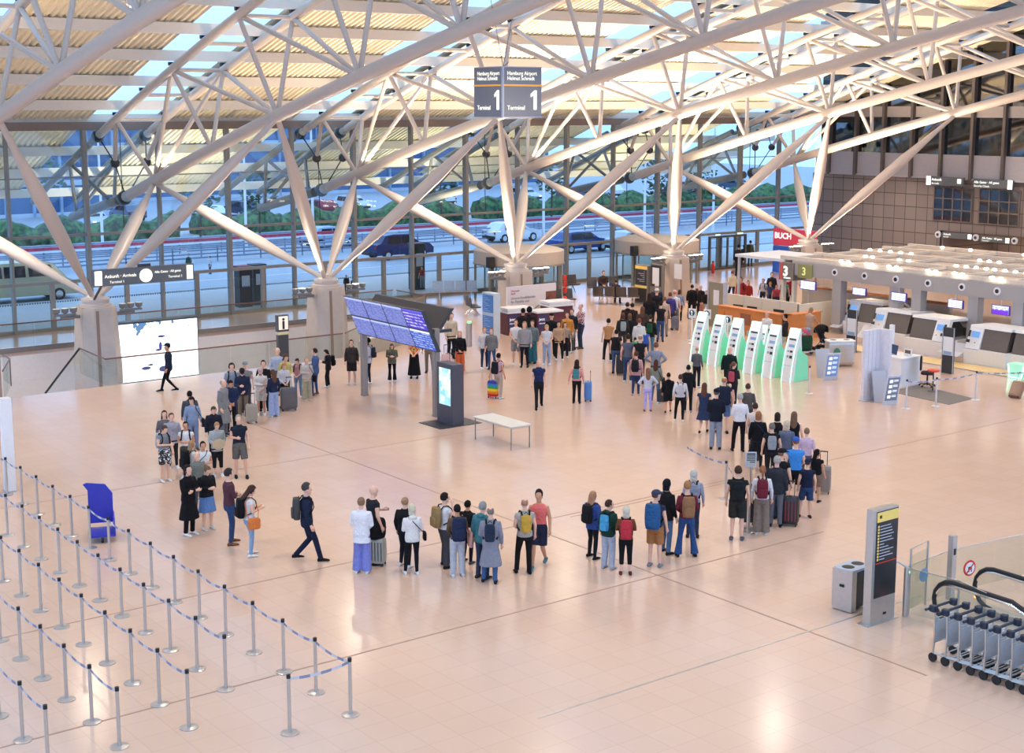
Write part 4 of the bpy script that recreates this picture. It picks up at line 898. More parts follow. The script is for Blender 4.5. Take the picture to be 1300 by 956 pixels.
def aframe(label, p, rz, col, dark_=False):
    t = thing('folding_sign', label, 'folding sign', p, rz=rz, group='folding floor signs', scale=(.86,.86,.86)); H = 1.25
    for s in (-1, 1):
        T_ = Matrix.Rotation(-s*.22, 3, 'X')
        b = MB(); o = V(0, s*.27, 0)
        b.box(o+T_@V(0,0,H/2), (.66,.03,H), M=T_); part('panel_frame', b, grey if s > 0 else mat('pale_frame','#c9cdd8',.4), t)
        if s < 0:
            b = MB(); b.box(o+T_@V(0,-.022,H/2+.05), (.54,.01,H*.78), M=T_); part('printed_sheet', b, mat('sheet_'+col, col, .5), t)
            b = MB()
            for k in range(4): b.box(o+T_@V(-.12,-.032,H*.28+k*.22), (.14,.008,.12), M=T_); b.box(o+T_@V(.1,-.032,H*.28+k*.22), (.2,.008,.02), M=T_); b.box(o+T_@V(.1,-.032,H*.32+k*.22), (.2,.008,.02), M=T_)
            part('text_lines', b, ink, t)
    return t
vd = math.atan2(RT.y, RT.x)
aframe('folding floor sign with dark blue-grey sheet in front of the white display wall', F(1124,512), vd+.35, '#76869a')
aframe('folding floor sign with light blue sheet in front of the grey bin', F(1050,481), vd+.25, '#7fa8e0')
# bins
def bin_(label, p, rz, w_=.9, d_=.5, h=1.0, dk=False):
    t = thing('waste_bin', label, 'waste bin', p, rz=rz)
    b = MB(); b.rbox((0,0,h/2+.02), (w_,d_,h-.06), e=8); part('body', b, inox if not dk else mat('dark_side','#2c2a2c',.4), t, True)
    if dk: b = MB(); b.bx(-w_/2-.02,-w_/2+.14,-d_/2-.01,d_/2+.01,.02,h); part('steel_side', b, inox, t); b = MB(); b.box((-w_/2-.03,0,h*.62),(.02,.1,.05)); part('latch', b, black, t)
    b = MB(); b.rbox((0,0,h-.01), (w_+.03,d_+.03,.06), e=8); ld = part('lid', b, white if not dk else mat('pale_lid','#a9b7c9',.3), t, True)
    for k in (-1, 1): b = MB(); b.ell((k*w_*.24,0,h+.02), (.13,.13,.012), 14, 4); part('opening', b, black, ld)
    return t
t = bin_('stainless double waste bin beside the light blue folding sign', F(1065,464), vd+.1, 1.1, .6, 1.0)
b = MB(); b.ell((-.2,-.31,.55), (.14,.01,.2), 14, 8); part('green_symbol', b, mat('leaf_green','#3c7a66',.5), t)
bin_('dark and steel waste bin behind the tall directory pillar', F(1082,775)+V(.15,.15,0), .1, .68, .45, .86, True)
# ================================================================ directory totem
t = thing('directory_pillar', 'tall dark directory pillar with cream header near the escalator', 'directory pillar', F(1104,795), rz=0, scale=(.86,.75,.89))
b = MB(); b.bx(-.12,.98,-.05,.3,0,.02); part('foot_plate', b, inox, t); b = MB(); b.bx(0,.86,0,.24,.02,2.6); part('housing', b, inox, t)
b = MB(); b.bx(.1,.85,-.012,0,.6,2.56); part('dark_face', b, mat('directory_face','#231f22',.25), t)
b = MB(); b.bx(.1,.85,-.02,-.012,2.32,2.54); part('cream_header', b, yel, t); b = MB(); b.bx(.1,.85,-.018,-.012,1.38,1.4); part('red_line', b, mat('fire_red','#d8331f',.4), t)
b = MB()
for k in range(12): b.bx(.14,.19,-.02,-.012,2.2-k*.068,2.245-k*.068)
part('symbol_column', b, yel, t); b = MB(); R.seed(5)
for k in range(12): b.bx(.22,.22+R.uniform(.14,.5),-.02,-.012,2.21-k*.068,2.228-k*.068)
part('text_lines', b, grey, t); b = MB(); b.box((.5,-.01,.2), (.1,.01,.05)); part('name_badge', b, black, t); b = MB(); b.bx(.18,.26,-.022,-.018,2.4,2.47); part('header_symbol', b, inkd, t)
# ================================================================ escalator enclosure
p0 = F(1149,782); t = thing('swing_gate', 'stainless gate post with a small arm and framed glass wing beside the directory pillar', 'gate', p0)
b = MB(); b.cyl((0,0,0), .06, 1.0, 16); part('post', b, inox, t, True); b = MB(); b.path([(0,0,1.0),(-.15,.1,1.12),(-.35,.2,1.15)], .02, 8); part('arm', b, inox, t, True)
b = MB(); b.ell((0,-.06,.92), (.02,.01,.03), 8, 6); part('indicator_light', b, emi('green_lamp','#9dffb0',1.5), t)
g0 = F(1152,781)-p0+V(.05,.02,0); g1 = F(1168,768)-p0+V(.1,-.05,0)
b = MB(); b.path([g0, g0+V(0,0,1.35), g1+V(0,0,1.35), g1], .022, 8); part('frame', b, inox, t, True)
b = MB(); m = (g0+g1)/2; dd = g1-g0; b.box((m.x,m.y,.65), (dd.length-.06,.015,1.1), rot=math.atan2(dd.y,dd.x)); part('glass_pane', b, glass, t)
disc(t, (m.x+.1,m.y-.05,.72), .14, mat('steel_blue_disc','#6f94ad',.5), 'round_sticker', .01)
glassrun('low glass fence from the gate towards the luggage trolleys', [(22.95,17.15),(23.1,16.15),(22.9,15.4)], inox, .95, 1.2, 'glass_fence')
glassrun('glass fence with faint stripes behind the escalator handrails', [(22.95,17.3),(24.65,17.45),(28.5,17.0)], inox, .95, 1.2, 'glass_fence')
t = thing('ticket_post', 'slim stainless post by the prohibition sticker at the escalator', 'post', F(1206,760)); b = MB(); b.bx(-.07,.07,-.06,.06,0,1.35); part('body', b, inox, t); b = MB(); b.bx(-.03,.03,-.07,-.06,.95,1.08); part('slot', b, black, t)
t = thing('prohibition_sticker', 'round red and white sticker forbidding trolleys on the escalator glass', 'sticker', F(1226,757)+V(0,-.05,.62), rz=-.15)
disc(t, (0,0,0), .17, mat('fire_red','#d8331f',.4), 'red_ring', .012); disc(t, (0,-.012,0), .13, white, 'white_disc', .008)
b = MB(); b.box((0,-.026,0), (.03,.006,.26), M=Matrix.Rotation(.8,3,'Y')); part('red_bar', b, mat('fire_red','#d8331f',.4), t); b = MB(); b.box((0,-.022,.0), (.1,.004,.07)); b.ell((-.03,-.022,-.06), (.02,.004,.02), 8, 4); b.ell((.04,-.022,-.06), (.02,.004,.02), 8, 4); part('trolley_symbol', b, inkd, t)
for i, (x, lb) in enumerate(((22.98,'left escalator balustrade with black handrail, nearest the trolleys'),(24.3,'right escalator balustrade with black handrail'))):
    t = thing('escalator_balustrade', lb, 'escalator', (x, 16.3, 0), group='escalator balustrades')
    loop = [(0,-.1,.08)]+[(0, .42*math.sin(PI*k/8)-.1, .5-.42*math.cos(PI*k/8)) for k in range(9)]+[(0,-1.4,.90),(0,-2.6,.45),(0,-9,-3.2)]
    b = MB(); b.path(loop, .045, 8); part('handrail', b, black, t, True)
    b = MB(); b.path([(0,y,z-.07) for _,y,z in loop[6:]], .03, 6); part('steel_trim', b, chrome, t, True)
    b = MB(); b.add([(-.01,.25,.1),(-.01,.25,.85),(-.01,-1.4,.82),(-.01,-2.6,.38),(-.01,-9,-3.25),(-.01,-9,-4.2),(-.01,-2.6,-.5),(-.01,-1.3,.05)], [tuple(range(8))]); part('glass_pane', b, glass, t)
    b = MB(); b.prism([(.2,0),(.2,.12),(-1.4,.12),(-2.6,-.4),(-9,-4.1),(-9,-4.6),(-2.6,-.9),(-1.3,-.2)], -.14, .14, 'X'); part('skirt', b, inox, t)
    b = MB(); b.ell((0,.28,.25), (.03,.04,.03), 8, 6); part('glow_light', b, emi('warm_orange','#ff9b3d',6), t)
t = thing('escalator_steps', 'dark grooved escalator steps between the two handrails', 'escalator', (23.64,16.2,0))
b = MB(); b.bx(-.5,.5,-1.3,.2,0,.02); part('comb_plate', b, inox, t)
for k in range(12): b = MB(); y = -1.4-k*.4; b.bx(-.5,.5,y-.4,y,-.22*k-.25,-.22*k-.02); part('step', b, dark, t)
t = thing('pit_lamp', 'warm orange lamp strip glowing below the escalator', 'lamp', (23.6,12,-3.0)); b = MB(); b.bx(-.7,.7,-2,2,0,.1); part('glow', b, emi('warm_pit','#ffb45e',5), t)
# ================================================================ luggage trolleys
def trolley():
    t = thing('luggage_trolley', 'luggage trolley at the free end of the nested row, by the escalator glass', 'luggage trolley', (21.57,15.35,0), group='nested luggage trolleys')
    W = .30
    for s in (-1, 1): b = MB(); b.path([(s*W,0,.1),(s*W,-.02,.55),(s*W,.0,1.0)], .02, 8); part('upright', b, inox, t, True)
    b = MB(); b.bx(-W,W,-.015,.0,.38,.78); part('back_panel', b, mat('trolley_panel','#b4bac2',.35), t)
    b = MB(); b.path([(-W,0,.82),(W,0,.82)], .012, 6); b.path([(-W,0,.36),(W,0,.36)], .014, 6); part('cross_bar', b, inox, t)
    b = MB(); b.path([(-W-.16,.08,1.0),(W+.16,.08,1.0)], .026, 8); hd = part('handle', b, mat('navy_grip','#242c3c',.5), t, True)
    for s in (-1, 1): b = MB(); b.rbox((s*W,.04,1.0), (.1,.14,.12)); part('grip_joint', b, mat('navy_grip','#242c3c',.5), hd, True)
    b = MB(); b.path([(-W,0,.16),(-W+.06,-.75,.2),(W-.06,-.75,.2),(W,0,.16)], .016, 8); part('base_frame', b, inox, t, True)
    for q in range(3): b = MB(); b.path([(-W+.03,-.15-.2*q,.17),(W-.03,-.15-.2*q,.17)], .01, 6); part('base_rod', b, inox, t)
    b = MB(); b.path([(-W*.6,-.72,.2),(-W*.6,-.75,.36),(W*.6,-.75,.36),(W*.6,-.72,.2)], .012, 6); part('front_stop', b, inox, t)
    for x, y in ((-W,0),(W,0),(0,-.68)):
        b = MB(); b.path([(x-.02,y,.085),(x+.02,y,.085)], .085, 14); part('wheel', b, rubber, t, True)
    return t
tr = trolley()
tn = ['second','third','fourth','fifth','sixth','seventh','eighth','ninth','tenth']
for i in range(9): dup(tr, (21.57, 15.35-.268*(i+1), 0), 0, 'luggage trolley in the nested row, %s from the free end' % tn[i])
# blue cart
t = thing('luggage_cart', 'blue plastic luggage cart standing alone beside the empty barrier lanes', 'luggage cart', (12.1,31.85,0), rz=-.35); mb_ = mat('royal_blue_plastic','#2f35a8',.4)
b = MB(); b.prism([(-.28,.3),(.28,.3),(.28,1.0),(.12,1.22),(-.3,1.28),(-.38,1.25),(-.28,1.1)], .3, .35, 'Y'); part('back_panel', b, mb_, t)
b = MB(); b.bx(-.28,.28,-.4,.35,.14,.19); part('platform', b, mb_, t); b = MB(); b.prism([(-.4,.15),(.35,.15),(.35,.55),(-.1,.5),(-.4,.35)], .26, .3, 'X'); part('side_guard', b, mb_, t)
b = MB(); b.path([(-.28,.34,.15),(-.28,.34,.62)], .02, 6); b.path([(-.28,.34,.35),(.28,.34,.35)], .015, 6); b.path([(-.28,.34,.5),(.28,.34,.5)], .015, 6); part('frame_bar', b, inox, t)
for x, y in ((-.28,.3),(.28,.3),(0,-.35)): b = MB(); b.path([(x-.03,y,.08),(x+.03,y,.08)], .08, 14); part('wheel', b, rubber, t, True)
# things at the left picture edge
t = thing('information_stele', 'tall brown framed information screen cut by the left picture edge', 'information stele', (15.15,49.0,0))
b = MB(); b.bx(0,.2,0,1.1,0,2.3); part('housing', b, mat('brown_frame','#9a8578',.5), t); b = MB(); b.bx(-.02,0,.12,1.0,.7,2.15); part('screen', b, screenmat('left_screen','#d8c7b8','#5b7896','#c4b7ae',10,.6), t)
t = thing('end_panel', 'narrow white end panel standing at the left edge by the barrier lanes', 'panel', (11.78,37.3,0)); b = MB(); b.bx(-.12,.12,-.04,.25,0,2.5); part('panel_body', b, white, t); b = MB(); b.bx(-.14,.14,-.06,.28,0,.03); part('foot_plate', b, grey, t)
t = thing('waste_bin', 'small dark waste bin at the left edge beside the white end panel', 'waste bin', (11.35,37.9,0)); b = MB(); b.lathe((0,0,0), [(.17,0),(.2,.1),(.2,.62),(.16,.66)], 16); part('body', b, dark, t, True); b = MB(); b.lathe((0,0,.66), [(.16,0),(.17,.03),(.05,.08)], 16); part('lid', b, grey, t, True)
glassrun('glass balustrade end at the left edge above the stairs', [(15.6,49.6),(16.6,51.9),(16.7,53.0)])
# ================================================================ outside
road = mat('asphalt_road', '#a7adb8', .6, noise=.05, scale=1.5); pave = mat('pale_paving', '#c4c8cd', .6, noise=.05, scale=2)
b = MB(); b.bx(-20, 190, YF+.3, 74.5, -.4, -.1); struct(b.build('ground_pavement', pave))
b = MB(); b.bx(-20, 190, 74.5, 260, -.5, -.2); struct(b.build('ground_road', road))
for k in range(9):
    b = MB(); b.bx(-12+14*k, -2+14*k, 82.9, 83.05, -.2, -.19); trim(b, white)
b = MB(); b.bx(-20, 190, 78.9, 79.05, -.2, -.19); trim(b, white)
b = MB(); b.bx(-20, 190, 74.3, 74.5, -.2, -.06); trim(b, mat('kerb', '#c4c8cc', .7))
for i, (y, n, red) in enumerate(((88.5, 40, 0),(91.0, 40, 1),(94.5, 30, 0))):
    t = thing('road_railing', 'long white tube railing beyond the road, %s' % ['nearest of three','middle one with a red band','farthest of three'][i], 'railing', (20, y, -.2))
    b = MB()
    for z in (.3,.55,.8,1.05): b.bx(0,130,-.04,.04,z-.05,z+.05)
    part('rail', b, [white, mat('slate_rail','#7d8ba0',.5)][i != 1], t)
    b = MB()
    for k in range(n): b.bx(k*3.2,k*3.2+.07,-.04,.04,0,1.0)
    part('upright', b, mat('slate_rail','#7d8ba0',.5), t)
    if red: b = MB(); b.bx(0,130,-.06,.06,1.15,1.32); part('red_band', b, mat('railing_red','#c23350',.5), t)
def leafmat(nm, a, c):
    m, n, out = nt_new(nm); bb = n.nodes.new('ShaderNodeBsdfPrincipled'); bb.inputs['Roughness'].default_value = .7
    t = n.nodes.new('ShaderNodeTexCoord'); x = n.nodes.new('ShaderNodeTexNoise'); x.inputs['Scale'].default_value = 2.2; x.inputs['Detail'].default_value = 5
    r = n.nodes.new('ShaderNodeValToRGB'); r.color_ramp.elements[0].position = .4; r.color_ramp.elements[1].position = .62; r.color_ramp.elements[0].color = lin(a)+[1]; r.color_ramp.elements[1].color = lin(c)+[1]
    n.links.new(t.outputs['Object'], x.inputs['Vector']); n.links.new(x.outputs['Fac'], r.inputs[0]); n.links.new(r.outputs[0], bb.inputs['Base Color']); n.links.new(bb.outputs[0], out.inputs[0]); return m
leaf = leafmat('hedge_leaves', '#1f3a26', '#4b7a45')
R.seed(3)
hp = [(20,48),(50,76),(78,100),(102,124),(126,160)]
for i, (x0, x1) in enumerate(hp):
    b = MB(); n = int((x1-x0)*2); rs = []
    for k in range(n+1):
        x = x0+(x1-x0)*k/n; h = 1.5+.35*math.sin(k*.7)+R.uniform(-.12,.12); w_ = 1.2+R.uniform(-.15,.15)
        rs.append([V(x, 108+w_*a+R.uniform(-.1,.1), z*h) for a, z in ((-1,0),(-1.1,.5),(-.7,.95),(0,1.08),(.7,.95),(1.1,.5),(1,0))])
    b.rings(rs); o = b.build('clipped_hedge', leaf, smooth=True); o.location = (0,0,-.2)
    tag(o, 'long clipped green hedge beyond the road, stretch behind %s' % ['the first column','the second column','the third column','the fourth column','the fifth column'][i], 'hedge')
def tree(label, p, h, r):
    t = thing('street_tree', label, 'tree', p, group='small street trees'); b = MB(); b.path([(0,0,0),(.05,0,h*.4),(0,.05,h*.7)], [.1,.08,.05], 8); part('trunk', b, mat('bark','#54463a',.9), t, True)
    b = MB()
    for k in range(260):
        d = V(R.gauss(0,1),R.gauss(0,1),R.gauss(0,1)).normalized()*R.uniform(.35,1)**.5; c = V(d.x*r, d.y*r, h*.68+d.z*h*.3); a = R.uniform(0,6.3); s = R.uniform(.12,.26)
        u = V(math.cos(a),math.sin(a),R.uniform(-.6,.6))*s; w_ = V(-math.sin(a),math.cos(a),R.uniform(-.8,.8))*s
        b.add([c-u,c-w_,c+u,c+w_], [(0,1,2,3)])
    part('crown', b, leaf, t)
for i, (x, y) in enumerate(((255,312),(330,312),(62,300),(560,288),(700,280),(835,290),(890,285))):
    tree('young street tree beyond the road, %s' % ['left of the lamp post, above the arrivals sign','right of the lamp post, left of the second column','at the far left behind the first column strut','behind the dark parked car','behind the third column','left of the fourth column','right of the fourth column'][i], F(x, y, -.2), 5.5+.5*(i % 3), 1.5)
b = MB()
def lightpole(label, x, y, h=9):
    t = thing('street_lamp', label, 'street lamp', F(x, y, -.2), group='street lamps'); b = MB(); b.path([(0,0,0),(0,0,h)], [.11,.07], 10); part('pole', b, white, t, True)
    b = MB(); b.box((0,-.5,h), (.25,1.1,.12)); part('lamp_head', b, emi('street_glow','#fff2d0',4), t)
for i, (x, y) in enumerate(((313,318),(131,324),(398,318),(690,303),(818,300),(905,296))):
    lightpole('white street lamp post beyond the road, %s' % ['between two young trees','behind the first column','left of the second column','behind the third column strut','left of the fourth column strut','right of the fourth column'][i], x, y)
def car(label, p, rz, col, L_=4.4, H_=1.5, W_=1.8, van=False, name='car', cat='car'):
    t = thing(name, label, cat, p, rz=rz); b = MB(); h = H_
    if van: pr_ = [(-L_/2,.35),(-L_/2,h*.93),(-L_/2+.25,h),(L_*.12,h),(L_*.27,h*.93),(L_*.4,h*.55),(L_/2-.1,h*.47),(L_/2,h*.36),(L_/2,.3)]
    else: pr_ = [(-L_/2,.35),(-L_/2,h*.62),(-L_*.42,h*.68),(-L_*.33,h*.96),(-L_*.2,h),(L_*.08,h*.98),(L_*.24,h*.66),(L_*.42,h*.58),(L_/2,h*.42),(L_/2,.3)]
    for s, q in ((1,1),):
        n = len(pr_); vs = []
        for y, k in ((-W_/2,1),(-W_/2+.0,1),(W_/2,1)):
            pass
        def tap(x, z): return W_/2*(1 if z < h*.6 else 1-.16*(z-h*.6)/(h*.4))
        vs = [V(x, -tap(x,z), z) for x, z in pr_]+[V(x, tap(x,z), z) for x, z in pr_]
        b.add(vs, [tuple(range(n)), tuple(range(2*n-1,n-1,-1))]+[(i,i+n,(i+1) % n+n,(i+1) % n) for i in range(n)])
    part('body', b, mat('paint_'+col, col, .25, noise=0), t)
    gm = mat('car_glass','#161a20',.25,noise=0,spec=.3)
    for s in (-1, 1):
        b = MB()
        if van: ws = [(-L_*.46,-L_*.22),(-L_*.2,L_*.0),(L_*.03,L_*.24)]
        else: ws = [(-L_*.3,-L_*.08),(-L_*.06,L_*.1)]
        for a, c in ws:
            y0, y1 = W_/2*1.0, W_/2*.9
            b.add([V(a,s*(y0+.005),h*.64),V(c+(.25 if c == ws[-1][1] else 0),s*(y0+.005),h*.64),V(c,s*(y1+.02),h*.92),V(a+(.1 if a == ws[0][0] else 0),s*(y1+.02),h*.92)], [(0,1,2,3)])
        part('side_window', b, gm, t)
    b = MB(); xa, xb = (L_*.275, L_*.395) if van else (L_*.09, L_*.235)
    b.add([V(xb,-W_*.42,h*(.58 if van else .68)+.02),V(xb,W_*.42,h*(.58 if van else .68)+.02),V(xa,W_*.4,h*.93+.01),V(xa,-W_*.4,h*.93+.01)], [(0,1,2,3)]); part('windscreen', b, gm, t)
    for x in (-L_*.31, L_*.31):
        for s in (-1, 1):
            b = MB(); b.path([(x,s*W_*.4,.33),(x,s*W_*.5+.01*s,.33)], .33, 18); wh = part('wheel', b, rubber, t, True); b = MB(); b.path([(x,s*W_*.5,.33),(x,s*W_*.5+.03*s,.33)], .2, 12); part('hub_cap', b, chrome, wh)
    for s in (-1, 1): b = MB(); b.box((L_/2+.0,s*W_*.36,h*.42), (.06,.3,.14)); part('headlight', b, emi('head_lamp','#fff8e0',2), t); b = MB(); b.box((-L_/2,s*W_*.42,h*.5), (.06,.16,.2)); part('tail_light', b, mat('tail_red','#a01020',.3), t)
    b = MB(); b.box((L_/2+.01,0,.42), (.08,W_*.9,.2)); b.box((-L_/2-.01,0,.42), (.08,W_*.9,.2)); part('bumper', b, black, t)
    return t
car('long cream-coloured van parked outside the window at the far left', F(22,386,-.2)+V(.6,1.2,0), 0, '#c9c6a4', 5.6, 2.1, 1.95, True, 'van', 'van')
car('dark violet-blue car at the kerb between the second and third column', F(508,330,-.2)+V(.6,1.2,0), .05, '#2b3058', 4.7, 1.7, 1.85)
car('pale blue small car passing behind the dark car outside', F(428,314,-.2)+V(0,1,0), .02, '#9db4d6', 4.2, 1.5, 1.75)
car('deep blue estate car outside, behind the revolving door at the third column', F(740,320,-.2)+V(0,.5,0), .03, '#2d4a8c', 4.8, 1.5, 1.85)
car('light silver car with white lamps outside, right of the third column', F(806,319,-.2), .0, '#c3ccd8', 4.2, 1.5, 1.8)
car('white taxi-like car far outside by the railing behind the third column', F(650,306,-.2), .0, '#d9dde2', 4.4, 1.5, 1.8)
cols_ = ['#b8c4d6','#6a7388','#dfe3e8','#2f3a52','#8a3040','#c8ccd2','#44566e','#eef0f2','#5d6b80']
R.seed(11)
for i in range(16):
    x = 46+i*5.6+R.uniform(-1,1); y = 118+R.uniform(0,3)+(5 if i % 2 else 0)
    c = cols_[i % len(cols_)]
    car('parked %s car in the distant car park, %s from the left' % ({'#b8c4d6':'pale blue','#6a7388':'grey','#dfe3e8':'white','#2f3a52':'navy','#8a3040':'dark red','#c8ccd2':'silver','#44566e':'blue-grey','#eef0f2':'bright white','#5d6b80':'slate'}[c], ordn[i]), V(x, y, -.2), R.choice((PI/2,-PI/2)), c)
# terminal garage building across the road
for i, (x0, x1, y, lb) in enumerate(((38,54,134,'glassy blue low building across the road behind the first column'),(60,120,150,'long parking garage with pale floor slabs far across the road'))):
    t = thing('garage_building', lb, 'building', (x0, y, -.2)); W_ = x1-x0; bg = mat('garage_glass','#4a6a94',.2,noise=.1,scale=1)
    b = MB(); b.bx(0,W_,.3,10,0,9); part('glazed_front', b, bg, t)
    b = MB()
    for k in range(4): b.bx(-.3,W_+.3,0,10.2,k*3-.15,k*3+.35)
    part('floor_slab', b, mat('slab_pale','#b9c2cf',.7), t)
    b = MB(); k = 0
    while k < W_: b.bx(k,k+.25,-.05,.35,0,9); k += 2.6 if i == 0 else 5
    part('facade_post', b, mat('post_blue','#8ca3bf',.5), t)
# outdoor equipment by the windows
for i, (x, y, h, lb) in enumerate(((334,395,1.9,'dark ticket machine outside the window with a red top'),(556,372,2.4,'dark green outdoor kiosk outside the window between the columns'),(352,392,1.9,'grey parking payment machine outside the window, behind the second column'))):
    t = thing('outdoor_machine', lb, 'machine', F(x, y, -.1)+V(0,1.8,0)); b = MB(); b.bx(-.35,.35,0,.6,0,h); part('body', b, mat('dark_teal_body','#2f4248',.5) if i else dark, t); b = MB(); b.bx(-.22,.22,-.02,0,h*.55,h*.85); part('display', b, mat('pale_display','#b9c8d8',.3), t)
    b = MB(); b.bx(-.38,.38,-.05,.65,h,h+.2); part('top_cap', b, mat('top_red','#a3203a',.5) if i == 0 else dark, t)
# ================================================================ people
DG = None
def remesh(mb, mats, vox=.011, extra=None, smooth=2):
    me = mb.mesh('tmp', [], fix=True); o = bpy.data.objects.new('tmp', me); C.objects.link(o)
    r = o.modifiers.new('r', 'REMESH'); r.mode = 'VOXEL'; r.voxel_size = vox; r.use_smooth_shade = True
    if smooth: s = o.modifiers.new('s', 'SMOOTH'); s.factor = .5; s.iterations = smooth
    bpy.context.view_layer.update()
    out = bpy.data.meshes.new_from_object(o.evaluated_get(bpy.context.evaluated_depsgraph_get()))
    bpy.data.objects.remove(o); bpy.data.meshes.remove(me)
    if extra is not None:
        b = bmesh.new(); b.from_mesh(out); n0 = len(b.faces)
        em = extra.mesh('e', [], fix=False); b.from_mesh(em)
        b.faces.ensure_lookup_table()
        for i, q in enumerate(extra.m): b.faces[n0+i].material_index = q
        b.to_mesh(out); b.free(); bpy.data.meshes.remove(em)
    out.materials.clear()
    for m in mats: out.materials.append(m)
    out.polygons.foreach_set('use_smooth', [True]*len(out.polygons))
    return out
def ring(c, rx_, ry_, n=14, p=2.4, tilt=None):
    c = Vector(c); L = []
    for j in range(n):
        a = 2*PI*j/n; ca, sa = math.cos(a), math.sin(a); w_ = (abs(ca)**p+abs(sa)**p)**(-1/p)
        q = V(rx_*ca*w_, ry_*sa*w_, 0); L.append(c+(tilt@q if tilt is not None else q))
    return L
ARM = {'d': ((.235,-.03,1.13),(.25,.06,.89)), 'p': ((.22,.0,1.14),(.07,.27,1.17)), 'x': ((.235,.06,1.15),(-.07,.2,1.14)), 'h': ((.25,.13,1.2),(.09,.15,1.5)),
       'k': ((.37,-.08,1.17),(.19,.09,1.02)), 'b': ((.25,-.12,1.15),(.29,-.17,.90)), 'f': ((.23,.0,1.13),(.05,.2,.97)), 'u': ((.27,.2,1.27),(.07,.27,1.53)),
       'q': ((.27,-.12,1.15),(.05,-.17,.98)), 'o': ((.22,.05,1.14),(-.05,.24,1.12)), 'e': ((.21,.12,1.2),(.19,.38,1.05)), 's': ((.25,.04,1.13),(.12,.12,.93))}
LEG = {'s': (((.10,.02,.50),(.11,-.02,.085)),((.10,.02,.50),(.11,-.02,.085)),0), 'w': (((.09,.16,.50),(.09,.27,.09)),((.09,.06,.47),(.10,-.26,.14)),-.03),
       'c': (((.10,.01,.50),(.10,-.03,.085)),((.14,.10,.50),(.17,.08,.085)),-.005), 'a': (((.14,.02,.50),(.19,-.02,.085)),((.14,.02,.50),(.19,-.02,.085)),-.015),
       't': (((.13,.42,.50),(.13,.44,.085)),((.13,.42,.50),(.13,.40,.085)),-.43)}
HEAD = {'n': (0,0), 'd': (0,-.5), 'l': (.7,0), 'r': (-.7,0), 'u': (0,.15), 'L': (.4,-.35), 'K': (-.4,-.35)}
SH = V(.168,-.01,1.39)
def skel(pose):
    dz = LEG[pose[2]][2]; J = {'dz': dz}
    for s, k in ((1, 0), (-1, 1)):
        e, w_ = ARM[pose[k]]
        J['E%d' % s] = V(s*e[0], e[1], e[2]+dz); J['W%d' % s] = V(s*w_[0], w_[1], w_[2]+dz); J['S%d' % s] = V(s*SH.x, SH.y, SH.z+dz)
        kn, an = LEG[pose[2]][0 if s == 1 else 1]; J['K%d' % s] = V(s*kn[0], kn[1], kn[2]); J['A%d' % s] = V(s*an[0], an[1], an[2]); J['H%d' % s] = V(s*.09, 0, .90+dz)
    y, p = HEAD[pose[3]]; J['R'] = Matrix.Rotation(y, 3, 'Z')@Matrix.Rotation(p, 3, 'X'); J['N'] = V(0,-.005,1.50+dz)
    return J
def torso(b, J, g=1.0, z0=.84, z1=1.47, flare=0, nk=True):
    dz = J['dz']
    S = [(.84,.15,.105),(.92,.165,.115),(1.0,.158,.108),(1.1,.142,.1),(1.2,.155,.105),(1.3,.178,.115),(1.38,.178,.108),(1.435,.125,.085),(1.47,.075,.065)]
    rs = []
    if z0 < .84:
        n = 4
        for i in range(n):
            z = z0+(.84-z0)*i/n; f = flare*(1-i/n); rs.append(ring((0,0,z+dz if z > .5 else z), (.16+f)*g, (.115+f)*g))
    for z, a, c in S:
        if z < z0-.001 or z > z1+.001: continue
        gg = g if z < 1.42 else 1+(g-1)*.5
        rs.append(ring((0,-.008,z+dz), a*gg, c*gg))
    b.rings(rs)
def armtube(b, J, s, g, t0=0.0, t1=2.0, cuff=1.0):
    S_, E_, W_ = J['S%d' % s], J['E%d' % s], J['W%d' % s]; pts = []; rad = []
    for t, r in ((-.15,.05),(0,.056),(.3,.052),(.7,.045),(1,.041),(1.3,.038),(1.7,.031),(1.95,.027)):
        if t > t1+1e-6: break
        q = S_.lerp(E_, t) if t <= 1 else E_.lerp(W_, t-1)
        if t < 0: q = S_+V(-s*.04,0,-.01)
        pts.append(q); rad.append(r*g)
    b.path(pts, rad, 10)
def hand(b, J, s):
    W_ = J['W%d' % s]; d = (W_-J['E%d' % s]).normalized(); inn = V(-s,0,0); inn = (inn-d*inn.dot(d)).normalized()   # palm faces inwards
    f = d.cross(inn).normalized()*s; f = -f if f.y < 0 and abs(d.z) > .6 else f      # across the palm, thumb side
    c = W_+d*.05
    b.path([W_-d*.03, W_+d*.012, W_+d*.05, W_+d*.092], [.026,.031,.038,.034], 10, flat=1.0)
    for k, ln in enumerate((.070,.078,.072,.058)):
        o = f*(.030-.020*k); p0 = W_+d*.085+o; p1 = p0+d*ln*.5+inn*.010; p2 = p1+d*ln*.4+inn*.028
        b.path([p0, p1, p2], [.0105,.0095,.008], 6)
    p0 = W_+d*.035+f*.028; p1 = p0+d*.03+f*.024+inn*.012; p2 = p1+d*.032+f*.004+inn*.012; b.path([p0,p1,p2], [.013,.011,.009], 6)
def foot(b, J, s, g=1.0, h=1.0):
    A = J['A%d' % s]; z = A.z-.085
    rs = []
    for y, w_, hh in ((-.075,.028,.05),(-.06,.036,.075),(0,.038,.085),(.07,.042,.06),(.13,.044,.045),(.175,.036,.032),(.195,.018,.02)):
        rs.append([V(A.x+s*.012+w_*g*math.cos(2*PI*j/10), A.y+y*1.0, z+max(0.0, hh*h*.5+hh*h*.5*math.sin(2*PI*j/10))) for j in range(10)])
    b.rings(rs)
cache = {}
